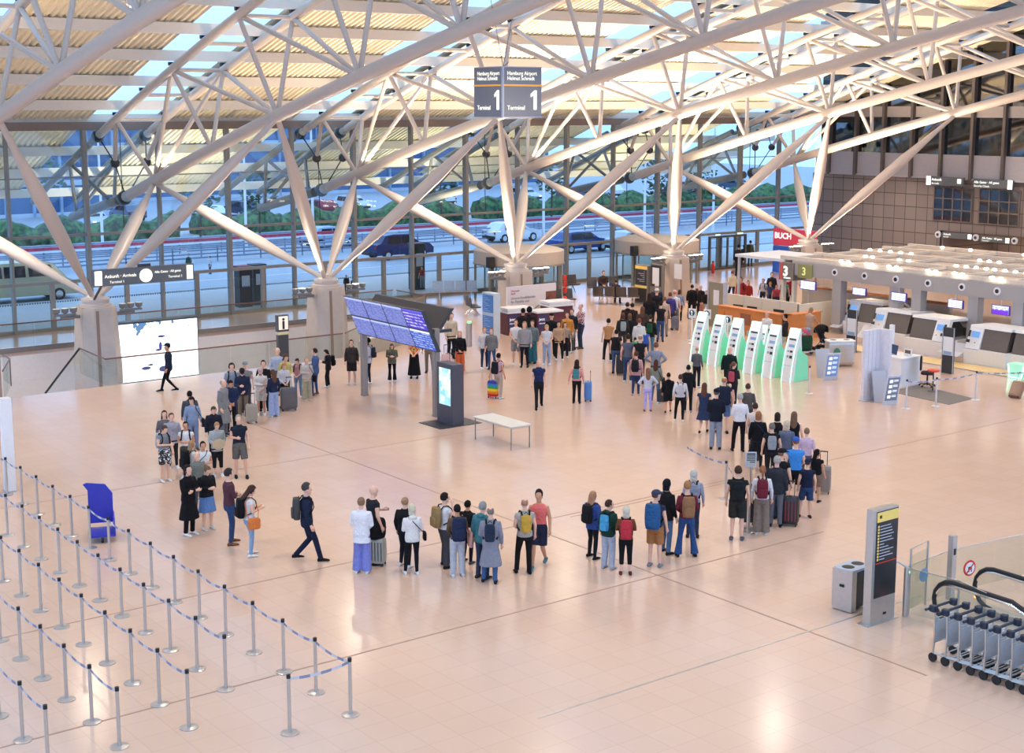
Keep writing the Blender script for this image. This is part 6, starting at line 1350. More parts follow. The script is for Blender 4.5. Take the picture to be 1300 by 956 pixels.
DATA = '''
210|611|538|150|xdsd|t:8f949a|S:CAMO|s:5a4636|a|e6e8e4|B:b9bcc0:grey-white|man in black and white patterned shorts with arms folded, left end of queue
220|594|524|170|ddsn|k:a8a6b4|s:26262c|t:5c4030|a|f0f0f0|-|woman in grey cardigan over pale shirt and black trousers, behind the patterned shorts
211|588|521|175|ddsn|l:6d6a72|s:30303a|l:4a3026|a|333333|-|brown-haired woman in grey half hidden at the far left of the queue
238|606|535|185|ppsn|t:f2efec|S:54503f|s:2b211c|b|dddddd|B:2f3236:dark|bearded man in white t-shirt with dark backpack straps looking at his hands
246|571|503|170|ddsK|l:8ba3c6|p:7f97bf|a:3a231b|a|6b5548|h:1d1d22:black|curly brown-haired woman in blue denim shirt and pale jeans
243|563|496|350|ddsn|j:4b4f5a|p:3c3f48|s:1e1a1a|b|222222|-|dark-haired man in slate suit jacket standing behind the curly-haired woman
273|584|514|175|dfsd|j:1f2433|p:22242c|s:5c4535|a|222222|-|man in dark navy jacket looking down, left of the grey suit
277|604|534|172|ffsd|k:b7bab8|C:1d1d20|s:b08a5c|a|f0f0f0|-|short blond woman in pale grey cardigan holding a straw hat
305|606|526|178|pdcn|o:1e2838|S:6d6862|s:a9a39c|a|1c1c1e|-|grey-haired man in navy polo shirt and grey shorts holding a phone
246|633|559|60|ddsn|t:efeae4|p:33343c|l:b98d5e|a|dddddd|G:18181b:large black|blond woman in white top with a big black backpack
260|637|560|172|fpsn|t:f1efec|p:3c3f4a|s:1d1714|b|e8e8e8|X:202024:black|dark-bearded man in white t-shirt with a black strap, above the blue t-shirt
253|650|573|150|ddsr|k:7d8278|p:4a4c50|r:8a7a70|a|444444|-|balding man in olive jacket over a bright blue t-shirt
241|679|590|135|xxsn|c:16151a|p:17171b|m:2c1d1a|a|f0f0f0|-|dark-haired woman in long black coat with folded arms
264|672|589.5|150|ppsd|k:1c1c22|K:5b86c4|n:7a5a40|a|d8d0c8|-|woman in blue dress and black cardigan looking at her phone
293|691|594|75|xxcn|l:5d3641|s:2c4a78|s:3a3533|a|8a5434|-|grey-templed man in maroon shirt and blue jeans with folded arms
318|706|615|70|ppcd|t:efe9e2|s:8fb0d4|l:4a3028|a|f3efe8|B:18181c:black+H:f07f1f:bright orange|long-haired woman in white top and light jeans with an orange tote bag
391|712|612|85|ddwn|j:1c2744|p:1b2440|s:4a4746|a|1a1a1c|B:4f4d4c:grey|man in navy suit with grey backpack standing alone, facing right
285|553|481|120|ddsn|c:8a8b8c|p:77787c|r:b9b0a6|a|555555|-|grey-haired man in long light grey coat at the left of the middle group
294|547|481|168|ffsd|j:1f2f55|p:16161a|s:211a18|b|222222|H:4a3526:brown|woman in navy jacket and black trousers holding a brown bag
296|526|461|175|ddsn|h:8f9db2|p:41506e|a:3b2b22|a|333333|B:1e2a40:navy|youth in grey-blue hoodie with dark curly hair and navy backpack
309|532|466|178|pfsd|j:232d47|p:83705c|c:3a3030/1f2228|a|4b3a30|-|man in navy jacket, dark cap and khaki trousers looking at a red phone
313|523|459|180|ddsn|t:8b8c8d|p:55565a|c:5a5048/8d9094|a|444444|-|person in grey t-shirt and grey cap behind the navy jacket
336|521|457|182|ddsn|l:1b1b1f|p:202026|s:33251e|a|222222|-|short-haired man in black long-sleeved top behind the cream hoodie
332|527|466|178|xfsd|h:ece4da|S:ddd2c4|c:b58a6a/caa3a0|b|f2f2f2|-|youth in cream hoodie and cream shorts with a dusty pink cap
348|529|469|330|ddsn|l:1f2b4c|w:9fb2dc|l:6b4730|a|f0f0f0|-|woman with long brown hair, navy top and pale blue wide trousers
354|508|441|170|dfsn|l:b9c7e0|p:59667c|r:c2a58f|a|444444|-|tall man in light blue shirt beside the information pillar
363|513|448|150|dfsd|l:d9c870|p:5b6a4a|m:6a4a34|a|333333|-|woman in pale yellow top and green cardigan looking down
361|518|459.5|160|ffsd|l:d9d6d6|K:1e1b20|m:b5804e|a|222222|-|woman with ginger blond bob, pale grey top and black skirt behind a suitcase
379|504|454|200|ffsd|t:c98f92|s:7d98c2|t:3a2a26|a|e6e6e6|b:4d6c58:green|young woman with dark ponytail, pink top and blue jeans
390|508|454|165|pfsn|k:d2c9bd|w:b7b091|s:c9a070|a|cabfa6|h:1b1a1d:black|blond woman in white top and wide beige trousers with a black handbag
401|501|442|280|xfcn|j:47689c|s:37598c|s:3b2a24|a|9a6a4a|-|woman in denim jacket and jeans with a tan sweater round her waist
417|491|443|265|ppcd|k:1c1b20|p:17171b|m:241a18|a|f0f0f0|B:141416:black|woman in black looking down at a phone, wearing a black backpack
447|488|431|182|ddsn|h:423836|S:2d2326|s:4a372d|a|efe9e4|-|man in dark brown hoodie and black shorts left of the board post
468|488|428.5|285|fdcn|j:dad7d8|s:1d2438|s:161212|c|f2f2f2|b:2a3142:dark blue|man in white jacket and navy trousers right of the board post
498|484|435|180|ppsd|j:6a6753|f:141417|l:7a5a42|a|f0f0f0|-|woman in olive jacket and black flared trousers under the flight boards
526|480|424|185|ffsn|t:FLOR|M:141316|m:3a2a24|a|222222|-|woman in colourful top and long black skirt under the flight boards
545|473|417|190|ddcn|l:6a645e|p:8c7b68|s:4a3a30|a|1c1c1e|-|man in beige trousers half hidden behind the flight boards
584|473|420|175|fdsn|k:1b1a1e|w:ef6418|l:c99f68|a|c96a3a|H:24222a:dark|blond woman in black top and bright orange trousers
573|456|397|150|ddsn|k:dcc7a8|p:1a1a1e|l:6b4a36|a|222222|-|woman in cream blazer and black trousers behind the orange trousers
615|468|415|165|dfsn|h:e4dfe0|s:2c3c5e|s:a8754f|a|f2f2f2|-|blond person in white hoodie and navy jeans left of the pink top
624|469|416|190|ddcn|j:7b7d80|s:34507e|s:8a5a3e|a|2a2a2e|-|person in grey vest and blue jeans beside the white hoodie
633|506|448|40|dbsn|t:f0b4c2|p:c7b2a0|s:241b18|b|eeeeee|B:24282e:dark|person in pink t-shirt and beige trousers pulling a rainbow suitcase
655|463|405|180|fdcn|t:f0eef0|S:8d929c|s:4a362b|a|f2f2f2|-|man in oversized white t-shirt and grey shorts facing the camera
664|450|391|20|ddsn|j:241f21|p:2a2a30|s:1a1615|b|222222|-|dark-haired man in black jacket at the left promotion counter
672|449|389.5|340|ddsn|j:2b1f24|p:26262c|a:15100e|c|222222|-|person with black curly hair and dark jacket at the promotion counters
666|466|408|185|ddsn|k:9c9ca0|s:1b1b20|l:b08a60|a|333333|-|woman in grey cardigan and black track trousers beside the white t-shirt
676|461|406.5|200|fdsn|k:73868c|w:2f7f90|m:7a4a38|a|333333|-|woman in grey-green jacket and teal trousers
700|452|397.5|175|ddsn|j:1e1e24|p:23232a|c:2a2020/1a1a1e|a|222222|-|man in black jacket and black cap near the right promotion counter
694|463|411|185|ffsd|t:e4e6ea|s:9cb6da|m:c2a070|a|e8e8e8|-|blond youth in white top and light blue jeans
709|457|408|175|fdcn|k:c9a27c|s:1a1a1d|l:33241f|a|eeeeee|-|woman with long dark hair, camel cardigan and black leggings
720|448|396|190|ddsn|j:e0952c|s:23242a|m:4b3326|a|f0f0f0|-|woman in mustard yellow jacket and black trousers
717|454|409|170|ddsn|l:b09a8c|p:22222a|l:2d1f1b|a|f0f0f0|-|dark-haired woman in beige top between camel cardigan and yellow jacket
725|447|411|160|ddsn|k:9aa09c|p:565f5c|l:c9b68a|a|f0f0f0|-|fair-haired girl in grey-green cardigan behind the yellow jacket
737|442|385|235|xxcn|l:PLAID|p:3b4660|r:c9916c|a|554a44|-|man in red and white plaid shirt with folded arms
726|444|392|200|ddsn|j:262a36|s:33405c|s:5a3a2c|a|333333|-|man in dark jacket left of the plaid shirt
684|518|455|178|ddwn|o:1d2e5e|p:1f1e24|r:d4c9c0|a|18181a|-|white-haired man in navy blue polo shirt walking towards the camera
732|512|456.5|8|dbsn|l:f5a29a|p:17171b|l:3a241f|a|2a2a2e|b:3e8f98:teal|woman in salmon pink top and black trousers pulling a blue suitcase
772|459|404|352|ddcn|t:c0884f|p:1e1c20|s:2f2420|a|e0e0e0|-|man in tan t-shirt and black trousers at the left edge of the queue
782|474|418|8|ddsn|t:1d1e22|p:3b5a86|s:241c1a|a|222222|H:6e3034:dark red|man in black t-shirt and blue jeans carrying a dark red bag
797|485|424|3|ddsn|t:5c6679|p:334a74|s:3a2c26|a|eeeeee|-|man in slate grey t-shirt and blue jeans in the queue
812|487|424.5|5|ddsn|t:232327|p:2a2a30|r:b8866a|a|333333|-|balding man in black t-shirt left of the grey sweatshirt
807|502|446|10|ddsn|j:d9a2a0|s:27406e|n:5c3b30|a|caa9a0|B:28262c:dark grey|woman in dusty pink jacket and blue jeans with dark grey backpack
832|496|434.5|10|kksn|l:8b95aa|p:42506e|s:7a4f3a|a|444444|-|broad man in grey-blue sweatshirt seen from behind
822|522|467|355|kksn|l:d3d4e0|s:TIEDY|l:8a5f48|a|8c5a3e|-|girl with long brown hair, white jacket and washed lilac jeans
832|512|456.5|8|ddcn|j:8b9080|s:5573a0|l:5a3626|a|f0f0f0|H:2b2628:dark|girl with auburn hair and sage green jacket behind the lilac jeans
848|524|473|0|ddwn|h:17171c|S:19191e|s:241c1a|b|2a2a2e|-|boy in black hoodie and black shorts
863|535|475|358|ddcn|l:eceaf0|s:17171b|s:5a3a30|a|f0f0f0|b:cfcbd0:pale grey|woman in white sweater and black leggings with pale grey backpack
873|523|463|5|ddsn|j:23242a|p:1d1d22|s:1c1a1e|a|b09a90|G:1a1b20:large black|person in dark jacket wearing a large black backpack beside the white sweater
884|492|440|25|dfsn|l:5f6268|p:24242a|r:c9997c|a|e6e6e6|-|balding man in grey shirt carrying jackets over his arm
925|501|440|182|ddsn|j:122826|p:22242a|r:b98f78|a|222222|-|man in dark green zip jacket standing in front of the check-in machines
930|517|459|20|odsr|j:2b2a33|s:222630|t:7a5040|a|222222|b:c9485e:pink|woman in dark top carrying a small child on her arm
918|550|478|355|dfcn|t:1d2a4a|S:5474a4|r:c2805c|a|2a2a2e|G:1e2840:navy|ginger balding man in navy t-shirt and blue shorts with navy backpack
893|550|486|5|ddwn|d:2b3c60|S:2b3a5c|l:6b4030|a|2b2523|-|woman with long auburn hair in navy dress and dark shoes
908|570|493.5|2|ffsn|j:1a1f30|b:9aa2b4|c:5a504c/1c2030|a|2c2624|-|man in black jacket, dark cap and light grey trousers
948|554|486.5|3|ddsn|l:5a5653|p:3a3a40|s:5c4232|a|333333|-|man in dark grey sweater with brown hair behind the white shirt
938|573|499|350|dfcn|l:f0eef2|p:15151b|s:b4aea8|a|2a2422|-|grey-haired man in white long-sleeved shirt and black trousers
957|584|511|5|ddsn|t:e6d6cc|p:4a4a50|s:4a3328|a|444444|-|man in pale pink t-shirt partly hidden behind the black dress
961|596|522|358|ddcn|D:15151a|s:2a2a2e|m:a86c40|a|e8e8e8|X:27386a:blue|woman with ginger hair in long black dress with a blue crossbody bag
978|613|536.5|355|ddsn|t:1f1f24|p:24242a|s:7a756e|a|333333|b:9aa0a8:silver|grey-haired man in black t-shirt with a silver backpack
985|596|523.5|5|ddsn|v:18181c|p:202026|m:3a2a24|a|333333|-|dark-haired woman in black top, left of the long-haired one
1006|596|522.5|2|ddsn|v:19191d|p:202026|l:7a5a44|a|333333|-|woman with long light brown hair in black top, farther right
997|607|533.5|8|ddsn|l:66728e|p:4a5468|m:dcc9a8|a|555555|-|white-blond woman in slate blue sweater
1022|615|543|5|ddsn|l:d8b6cc|p:5a5a66|s:8a6650|a|555555|-|woman in lilac shirt with short brown hair
1008|640|555|5|fdcn|t:1f8fe8|S:1a1a20|c:8a5a44/1b62c8|a|c9d0e0|-|large man in bright blue t-shirt and blue cap
990|659|569.5|20|ddsr|t:1c1c20|p:34425c|c:8a6650/1b1b1f|a|333333|-|man in black t-shirt and black cap looking right
984|668|578.4|5|dfsn|j:32353d|p:6d707a|s:b4aca4|a|1c1c1e|-|grey-haired man in dark jacket and grey trousers
966|678|591|358|ddsn|l:ece8ec|w:8d7c6e|t:a5653e|a|d8d4cc|B:7a1f32:maroon|auburn-haired woman in white top and taupe trousers with a maroon backpack
1023|657|582.6|350|ddcr|t:1b2440|S:2c4670|c:4a352a/1d2848|a|2a2a30|-|boy in navy t-shirt, denim shorts and navy cap
1035|637|570|20|ddcr|t:17171b|S:8a6f5c|l:1c1518|b|2a2a30|-|girl with long black hair in black top beside the navy boy
935|685|591|2|ddsn|t:232826|S:2e2f2b|s:4a3328|a|5a6272|B:1e2024:black|man in black t-shirt and dark shorts with a black backpack
879|682|596|2|ddsn|l:a6a8be|s:343a4e|m:d3cabb|a|3a2a26|b:8f96a8:grey|white-haired person in lilac grey shirt with dark jeans
871|706|610|350|ffan|l:7e2334|f:274f8a|s:b07a4a|a|23222a|B:a07048:tan|blond woman in maroon top and flared blue jeans with a tan backpack
845|703|608|40|ddcn|j:18181c|p:4f7398|m:1d1a1e|a|33241f|-|man with long black hair in black jacket and faded jeans
831|719|622|15|dpsr|t:2e3a56|S:b9763a|c:6b4430/3a4660|a|8f8f94|G:1f5c94:blue|man in navy t-shirt and tan shorts with a large blue backpack
794|729|642.5|358|xxsn|l:7c4526|C:141418|m:d8d0b8|a|6a2a26|B:c92034:red|pale-haired woman in brown sweater with a red backpack
772|722|634|30|fdsr|h:1d4436|b:b9bfd0|s:4a3026|a|b0b0b8|b:38a5d8:bright blue|person in dark green hoodie and light grey sweatpants with blue bag
752|709|623.5|40|dfcn|k:2f4f9c|s:1c1e26|l:b8855a|a|1c1c20|B:1c1c20:black|blond woman in blue cardigan and black jeans with black backpack
684|719|620.6|190|ddwn|v:f46a62|S:262b42|s:241c1a|b|4f8a8e|-|dark-haired man in coral sleeveless top and navy shorts
666|728|632|350|dfcn|o:b9b0a4|p:1c1719|r:b9846a|a|1b191b|b:d8a81c:yellow and black|man in beige polo shirt and black trousers with a yellow backpack
623|740|643|5|dfcn|c:8e8f9c|p:3f6496|r:8a7a70|a|24262e|b:28344a:dark blue|person in long grey cardigan and blue jeans with dark blue backpack
613|734|636.4|30|ddsn|h:3c7f88|p:34405a|s:9a9690|a|333333|-|grey-haired woman in teal hooded jacket behind the grey cardigan
594|715|635|30|ddcn|j:1b1c22|s:1b1b20|s:16120f|b|4a4a50|-|dark-haired person in black jacket half hidden behind the brown jacket
581|731|640|350|ffsn|l:6e543c|b:c9cad2|s:1c1614|b|eceaea|G:26304e:navy+T:f2b0a0:salmon pink|dark-haired person in brown shirt and pale trousers with a navy backpack
565|720|625|60|hfcn|t:eeecea|b:4c4c52|s:2a1f1c|a|222226|B:a8854f:khaki|man in white t-shirt phoning, with a khaki backpack
524|729|640|350|fpcn|h:eeeae4|s:17171b|m:ddd0b0|a|f0f0f0|X:17171b:black|pale-blond woman in white hoodie and black trousers
515|720|631|30|ddcn|j:1b1b20|s:1e2028|n:b58a60|a|f0f0f0|-|woman with fair bun in black jacket behind the white hoodie
460|727|631|15|fpsn|L:f0eef0|w:7e86d6|n:9a7450|a|f0f0f0|-|woman in white blouse and wide periwinkle trousers
475|716|616|60|dpcn|t:26282e|p:2c2c34|b:0|a|222222|P:0:black|bald man in dark t-shirt holding up a phone beside a suitcase
215|497|435.6|270|ddwn|j:1b2a44|s:14161e|c:221a18/1a2030|b|16161a|-|person in dark navy uniform and cap walking past the lit advertising screen
838|434|382.6|355|ddsn|t:1d1e24|p:2e4f86|s:241c18|a|2a2422|-|man in black t-shirt and dark blue jeans at the upper queue
825|452|399.5|8|ddsn|j:1d2422|p:4a86a8|s:3a3a26|a|333333|b:1f5a3a:green|person in dark jacket with green backpack and teal jeans
811|459|404|3|ddsn|h:e6e4e2|p:3a8a8c|s:8a4a38|a|333333|-|person in black and white hooded jacket left of the green backpack
790|450|397|352|ddsn|j:3a3a3e|p:4b4b44|m:6b4034|a|333333|b:a9b4b4:pale grey|brown-haired woman with a pale grey backpack above the tan t-shirt
799|449|398|5|ddsn|j:262a2a|p:2c3230|m:7a5a48|a|333333|-|brown-haired person in dark jacket right of the pale grey backpack
796|436|383.5|355|ddsn|h:33241f|p:26262c|s:4a2f26|a|333333|-|person in dark brown hoodie at the left edge of the upper queue
802|434|385|5|ddsn|j:2a1f1f|p:26262c|c:3a2a26/3a2320|a|333333|-|person in dark brown jacket and brown cap in the upper queue
815|441|389|10|ddsn|j:4a3a34|p:3a3a40|l:6b4836|a|333333|-|woman with long brown hair in brown jacket in the upper queue
806|462|428|5|ddsn|t:4fbf6a|S:33406a|s:3a2a20|a|444444|-|child in bright green shirt in the upper queue
818|459|416|5|ddsn|t:2f5fc0|S:2c3a5c|s:5a3a2a|a|444444|-|child in blue shirt in the upper queue
824|428|372|8|ddsn|c:1b1b20|p:222228|l:3a231e|a|333333|-|woman with long dark hair and black coat near the notice board
833|421|366|10|ddsn|j:1c1c22|p:22222a|c:b08a70/eceaea|a|333333|-|person in black jacket and white hat in the upper queue
833|413|360.5|5|ddsn|j:30304a|p:33333a|c:b0806a/e8dcd8|a|333333|-|person in dark jacket and pale hat beside the poster case
843|427|376.5|5|ddsn|t:d2b498|p:9a8a7c|s:7a5a40|a|444444|-|person in beige t-shirt right of the black t-shirt, upper queue
850|419|371|355|ddsn|j:3f3a86|S:3c3a4a|s:7a3f34|a|26262a|-|person in violet jacket and dark shorts in the upper queue
856|418|368.5|5|ddsn|t:e6e2e6|S:8a8288|c:c98a7a/f0b0b0|a|26262a|-|person in white t-shirt and pink cap in the upper queue
862|409|367.6|10|ddcn|l:8092b4|s:1b1b20|m:5a3428|a|e0e0e0|-|auburn-haired woman in pale denim shirt and black trousers
878|404|361|5|ddcn|L:1c1c20|p:1d1d22|s:4a332a|a|222222|b:17171b:black|person in long black coat with black backpack by the machines
884|403|366|350|ddsn|L:222226|p:26262c|m:6b3f34|a|333333|-|woman in long dark coat close to the person with black backpack
889|397|363|170|ddsn|j:2a2426|w:c98a7a|s:b48a60|a|444444|-|fair-haired woman in dark top and coral trousers by the machines
896|400|369|190|ddsn|j:1b1b20|p:b8b49a|s:4a332a|a|444444|-|person in black jacket and khaki trousers by the partition panel
903|399|363|160|ddsn|j:222a36|p:b5b08c|s:c9b0a0|a|444444|-|person in navy jacket and beige trousers left of the partition panel
929|381|343.5|330|ddcn|j:e6d6b4|p:22263a|s:8a4a34|a|333333|-|man in cream jacket and navy trousers behind the partition panel
940|396|352|190|ddsn|h:c93636|p:33333a|s:6a3a30|a|333333|B:7a2a34:dark red|person in red hoodie with dark red backpack beyond the cream partition
949|394|356|170|ddsn|h:d83a34|p:33333a|s:5a3428|a|333333|-|person in bright red hoodie beyond the cream partition
968|392|353.5|200|ddsn|t:e8eaf4|p:33405a|s:9a4a34|a|333333|B:4a3a4a:dark|red-haired man in white t-shirt beyond the cream partition
979|386|345.5|180|ddsn|j:26242a|p:222228|s:1e1a1a|a|333333|-|dark-haired man in black jacket standing beyond the cream partition
977|396|357.5|200|ddsn|t:40548a|p:33405a|s:c99a60|a|333333|-|blond child in blue shirt beyond the cream partition
985|397|361|180|ddsn|t:d8485a|p:33405a|s:5a3a30|a|333333|-|small child in red shirt beyond the cream partition
995|394|354|175|ddsn|t:4f9a8c|p:33405a|s:2a2422|a|333333|-|person in teal shirt behind the figure 3 sign post
1003|392|350|340|ddsn|h:b8243c|p:26262c|s:6a3a2a|a|333333|-|person in crimson hoodie behind the figure 3 sign post
1027|441|390|30|eesd|l:c9a28a|p:b59a80|m:a87a50|a|555555|-|woman in beige top bending over the luggage trolley by the service desk
'''
R.seed(21)
PEOPLE = []
for ln in DATA.strip().split('\n'):
    a = ln.split('|')
    PEOPLE.append(person(float(a[0]), float(a[1]), float(a[2]), float(a[3]), a[4], a[5], a[6], a[7], a[8], a[9], a[10], a[11]))
# seated and outside people
def seated(x, y, zs, face, top, bot, hair, lab, h=1.72):
    return person(x, y, 0, face, 'fftn', top, bot, hair, 'a', '222222', '-', lab, hgt=h, floor=zs)
seated(973, 433, 0, 200, 'l:f2eeee', 'p:33333a', 's:d8a89a', 'desk clerk in white shirt seated behind the wooden service desk', 1.7)
seated(996, 438, 0, 270, 'j:2c2e34', 'p:33333a', 's:1c1614', 'dark-haired desk clerk in black suit and white collar at the wooden desk', 1.75)
seated(766, 374, 0, 170, 'j:3a2a30', 'p:33333a', 's:4a2a24', 'person in dark clothes seated on the bench by the window')
seated(782, 386, 0, 10, 'j:2c2a2e', 'p:2a2a30', 's:3a2c28', 'person in dark jacket seated on the bench seen from behind')
for a in ((952,338,305,20,'ddsn','j:5a6a4a','p:2f3a4a','s:2a2220','a','333333','G:3a4438:olive','person with olive backpack outside the glass, left of the red shop sign'),
          (944,339,311,340,'ddsn','j:2a3040','p:262c38','s:2a2220','a','333333','-','person in dark jacket outside the glass beside the olive backpack'),
          (937,352,308,10,'ddsn','j:1f2430','p:222834','s:2a2220','a','333333','-','dark-clothed person behind the right entrance doors'),
          (536,366,338,200,'ddsn','t:a83a44','p:8a94a8','s:3a2a26','a','555555','-','person in red top outside the window beside the green kiosk'),
          (267,348,325,250,'ddsn','l:c8d2e0','p:3a4a6a','s:3a2a26','a','333333','-','person in pale shirt outside above the arrivals sign, right one'),
          (240,346,322,200,'ddwn','j:2f5a4a','p:3a4a6a','s:3a2a26','a','333333','-','person in green jacket crossing outside above the arrivals sign'),
          (491,326,302,180,'ddsn','l:b8cbe6','s:8fa8cc','s:6a5a50','a','666666','-','person in pale blue clothes standing by the dark car outside'),
          (440,372,349,180,'ddsn','j:26262c','p:2a2a32','s:1e1a1a','a','333333','-','dark-haired person outside just right of the second column'),
          (449,374,352,190,'ddsn','j:3a3034','p:2a2a32','s:1e1a1a','a','333333','-','second dark-haired person outside right of the second column')):
    person(*a)
# small child carried
ch = person(926, 517, 0, 10, 'dotn', 't:f0a8b4', 's:e8c8b8', 's:e8cfa0', 'a', 'eeeeee', '-', 'small blond child in pink held on the arm of the woman in dark top', hgt=1.0, floor=.62)
# ---- luggage
suitcase('blue hard-shell suitcase behind the woman in salmon pink', F(746.5,509), heading(F(746,509),90), '4f7fc0', .62, .36, .26)
suitcase('rainbow striped suitcase of the person in pink t-shirt', F(626,505), heading(F(626,505),30), 'RAIN', .55, .38, .22)
suitcase('silver rimmed suitcase with a black bag on top, beside the bald man', F(479,717), heading(F(479,717),20), 'a9a79c', .56, .4, .28, accent='1c1c1e')
tb = thing('travel_bag', 'black travel bag lying on the silver suitcase', 'bag', F(479,717)+V(0,0,.63), .3); b = MB(); b.rbox((0,0,.2), (.44,.3,.42), e=3); part('bag_body', b, fab('#17171a'), tb, True); b = MB(); b.path([(-.1,0,.4),(0,0,.5),(.1,0,.4)], .012, 6); part('handle', b, black, tb)
suitcase('black suitcase with red stripes beside the grey-haired man in dark jacket', F(1002,667), heading(F(1002,667),10), '232326', .66, .44, .28, accent='c02436')
suitcase('taupe suitcase behind the girl with long black hair', F(1044,626), heading(F(1044,626),5), '8c8078', .68, .42, .28)
suitcase('large dark grey suitcase in front of the ginger blond bob', F(367,521), heading(F(367,521),170), '5a5658', .72, .56, .3)
suitcase('beige grey cabin suitcase below the khaki trousers', F(320,537), heading(F(320,537),170), '9d9486', .56, .36, .24)
suitcase('black suitcase with red-brown bag between black and grey t-shirts', F(789,476), heading(F(789,476),5), '1f1f22', .68, .42, .28)
suitcase('grey cabin suitcase of the person in violet jacket', F(857,419), heading(F(857,419),0), '6f6e7a', .58, .36, .24)
suitcase('pale pink suitcase by the woman in bright orange trousers', F(567,473), heading(F(567,473),180), 'dcb6b0', .66, .42, .26)
suitcase('dark suitcase just behind the display pillar, by orange trousers', F(574,479), heading(F(574,479),180), '2d2c30', .5, .4, .26)
suitcase('brown suitcase tilted on its wheels at the right picture edge', F(1287,506), heading(F(1287,506),200), '8f6f58', .62, .42, .28, tilt=.75)
suitcase('dark suitcase by the maroon backpack in the queue', F(948,665), heading(F(948,665),0), '26262a', .55, .36, .24)
suitcase('dark cabin suitcase beside the sage green jacket', F(840,512), heading(F(840,512),0), '33333a', .45, .34, .22)
sh = thing('straw_hat', 'straw hat held by the short blond woman in pale cardigan', 'hat', PEOPLE[7].location+V(0,0,0)); hp_ = F(275,573,1.0); sh.location = PEOPLE[7].location+V(-math.sin(PEOPLE[7].rotation_euler.z),math.cos(PEOPLE[7].rotation_euler.z),0)*.32+V(0,0,.95)
b = MB(); b.lathe((0,0,0), [(.17,0),(.175,.008),(.1,.02),(.09,.1),(.05,.12),(.005,.125)], 20); part('brim_and_crown', b, mat('straw','#cdb896',.8,noise=.1,scale=30), sh, True); b = MB(); b.lathe((0,0,.022), [(.098,0),(.096,.03),(.09,.03)], 20); part('hat_band', b, inkd, sh, True); sh.rotation_euler = (1.2,0,PEOPLE[7].rotation_euler.z)
# red and green child bag
t = thing('child_backpack', 'red rucksack with green top standing on the floor inside the left group', 'bag', F(257,602)); b = MB(); b.rbox((0,0,.25), (.34,.24,.5), e=3); part('bag_body', b, fab('#d03038'), t, True); b = MB(); b.rbox((0,0,.55), (.26,.2,.16), e=3); part('top_flap', b, fab('#3fae3c'), t, True)
# pushchair and luggage trolley by the desk
t = thing('pushchair', 'black pushchair with raised hood by the bag drop units', 'pushchair', F(1046,447), rz=heading(F(1046,447),110)); bm_ = fab('#1c1b1e')
b = MB(); b.path([(-.22,-.35,.95),(-.22,-.1,.55),(-.22,.35,.12)], .015, 6); b.path([(.22,-.35,.95),(.22,-.1,.55),(.22,.35,.12)], .015, 6); b.path([(-.22,-.35,.12),(-.22,0,.6)], .015, 6); b.path([(.22,-.35,.12),(.22,0,.6)], .015, 6); b.path([(-.22,-.35,.95),(.22,-.35,.95)], .018, 6); part('frame', b, dark, t)
b = MB(); b.rbox((0,.08,.48), (.4,.5,.16)); b.rbox((0,-.15,.72), (.4,.14,.5), M=Matrix.Rotation(.4,3,'X')); part('seat', b, bm_, t, True)
b = MB(); b.rings([[V(.22*math.cos(a), -.12+.36*math.sin(e)*1.0, .8+.36*math.cos(e)*abs(math.sin(a))**.6) for a in [PI*j/10 for j in range(11)]] for e in [-.9+.3*k for k in range(6)]], cap=False, closed=False); part('hood', b, bm_, t, True)
b = MB(); b.bx(-.18,.18,-.25,.2,.2,.28); part('basket', b, bm_, t)
for x in (-.24,.24):
    for y in (-.36,.36): b = MB(); b.path([(x-.02,y,.12),(x+.02,y,.12)], .12, 16); part('wheel', b, rubber, t, True)
t = thing('loaded_trolley', 'luggage trolley loaded with a dark green holdall and bright clothes', 'luggage trolley', F(1020,450), rz=heading(F(1020,450),60))
b = MB(); b.bx(-.3,.3,-.45,.4,.14,.18); b.path([(-.3,-.45,.16),(-.3,-.5,1.0),(.3,-.5,1.0),(.3,-.45,.16)], .02, 6); part('frame', b, inox, t)
for x, y in ((-.28,-.4),(.28,-.4),(0,.36)): b = MB(); b.path([(x-.02,y,.08),(x+.02,y,.08)], .08, 12); part('wheel', b, rubber, t, True)
g_ = thing('holdall', 'dark green holdall with white stripe on the loaded trolley', 'bag', t.location+V(0,0,.18), t.rotation_euler.z); b = MB(); b.rbox((0,0,.3), (.56,.7,.6), e=3); part('bag_body', b, fab('#1c4a36'), g_, True); b = MB(); b.box((-.285,0,.3), (.01,.3,.06), M=Matrix.Rotation(.5,3,'X')); part('white_stripe', b, white, g_)
g_ = thing('clothes_pile', 'colourful bundle of clothes on top of the green holdall', 'clothes', t.location+V(0,0,.8), t.rotation_euler.z); b = MB(); b.rbox((0,0,.12), (.45,.5,.26), e=2.4); part('bundle', b, pattern('mixed_cloth', ['#3f7aa0','#c9485e','#8fae9c'], 'n', 5), g_, True); b = MB(); b.rbox((.1,.1,.26), (.25,.2,.1), e=2.4); part('folded_top', b, fab('#a8b4c4'), g_, True)
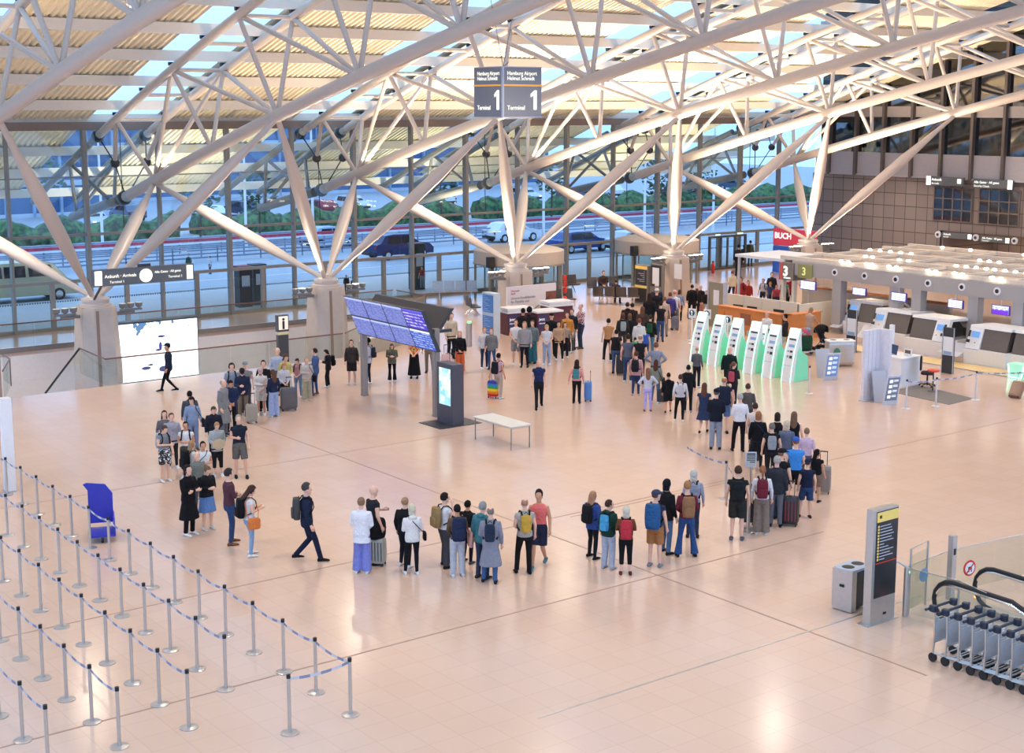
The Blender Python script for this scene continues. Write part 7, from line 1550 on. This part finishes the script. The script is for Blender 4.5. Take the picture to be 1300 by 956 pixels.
FLOOR_FILL_E = 1540; ROOF_FILL_E = 620
# ================================================================ lights
def spot(loc, aim, e, ang, col, r=.15, blend=.6, name='hall_spotlight'):
    l = bpy.data.lights.new(name, 'SPOT'); l.energy = e; l.spot_size = math.radians(ang); l.spot_blend = blend; l.color = col; l.shadow_soft_size = r
    o = bpy.data.objects.new(name, l); C.objects.link(o); o.location = loc
    d = Vector(aim)-Vector(loc); o.rotation_euler = d.to_track_quat('-Z', 'Y').to_euler(); return o
WARM = (1.0, .82, .62); NEU = (1.0, .84, .67)
EU = [0, 1800, 9000, 12000, 10000]
for i, x in enumerate(COLX):
    if EU[i] == 0: continue
    for s in (-1, 1):
        spot((x+s*1.35, 54.8, 2.35), (x+s*2.2, 53.5, 12), EU[i], 120, WARM, .12, .8, 'column_uplight')
# added fill spots without fixtures under the trusses, lighting the floor evenly
for x in TX[1:]:
    for y in (10, 22, 34, 46, 57):
        spot((x+1.0, y, zbot(y)-.4), (x+1.0, y-.5, 0), FLOOR_FILL_E, 150, NEU, .35, 1.0, 'floor_fill_spot')
# island lamps shine on the counters below
for y in (42, 37.5, 33.5): spot((52.2, y, 2.95), (50.5, y, 0), 260, 150, WARM, .2, 1, 'island_downlight')
for y in (40, 35): spot((53, y, 3.6), (54, y, 14), 2200, 140, WARM, .3, 1, 'island_uplight')
for x in (14, 24): spot((x, 55, -1.0), (x, 57, -5), 300, 160, WARM, .3, 1, 'stair_void_lamp')
for x in (14, 30, 46, 62):
    spot((x, 66.5, 3.0), (x, 70, 9), 2600, 160, (1.0,.9,.62), .3, 1, 'canopy_uplight')
for x in TX[1:]:  # added spots aimed up from the bottom chords to brighten the roof evenly
    for y in (60, 50, 38, 26): spot((x, y, zbot(y)+.35), (x, y, 30), ROOF_FILL_E, 165, (1.0,.82,.60), .3, 1, 'roof_fill_spot')
for y in (51.5, 47.0, 42.0): spot((XW+2.2, y, 2.4), (XW+3.2, y, 0), 350, 165, (1.0,.78,.55), .2, 1, 'recess_downlight')
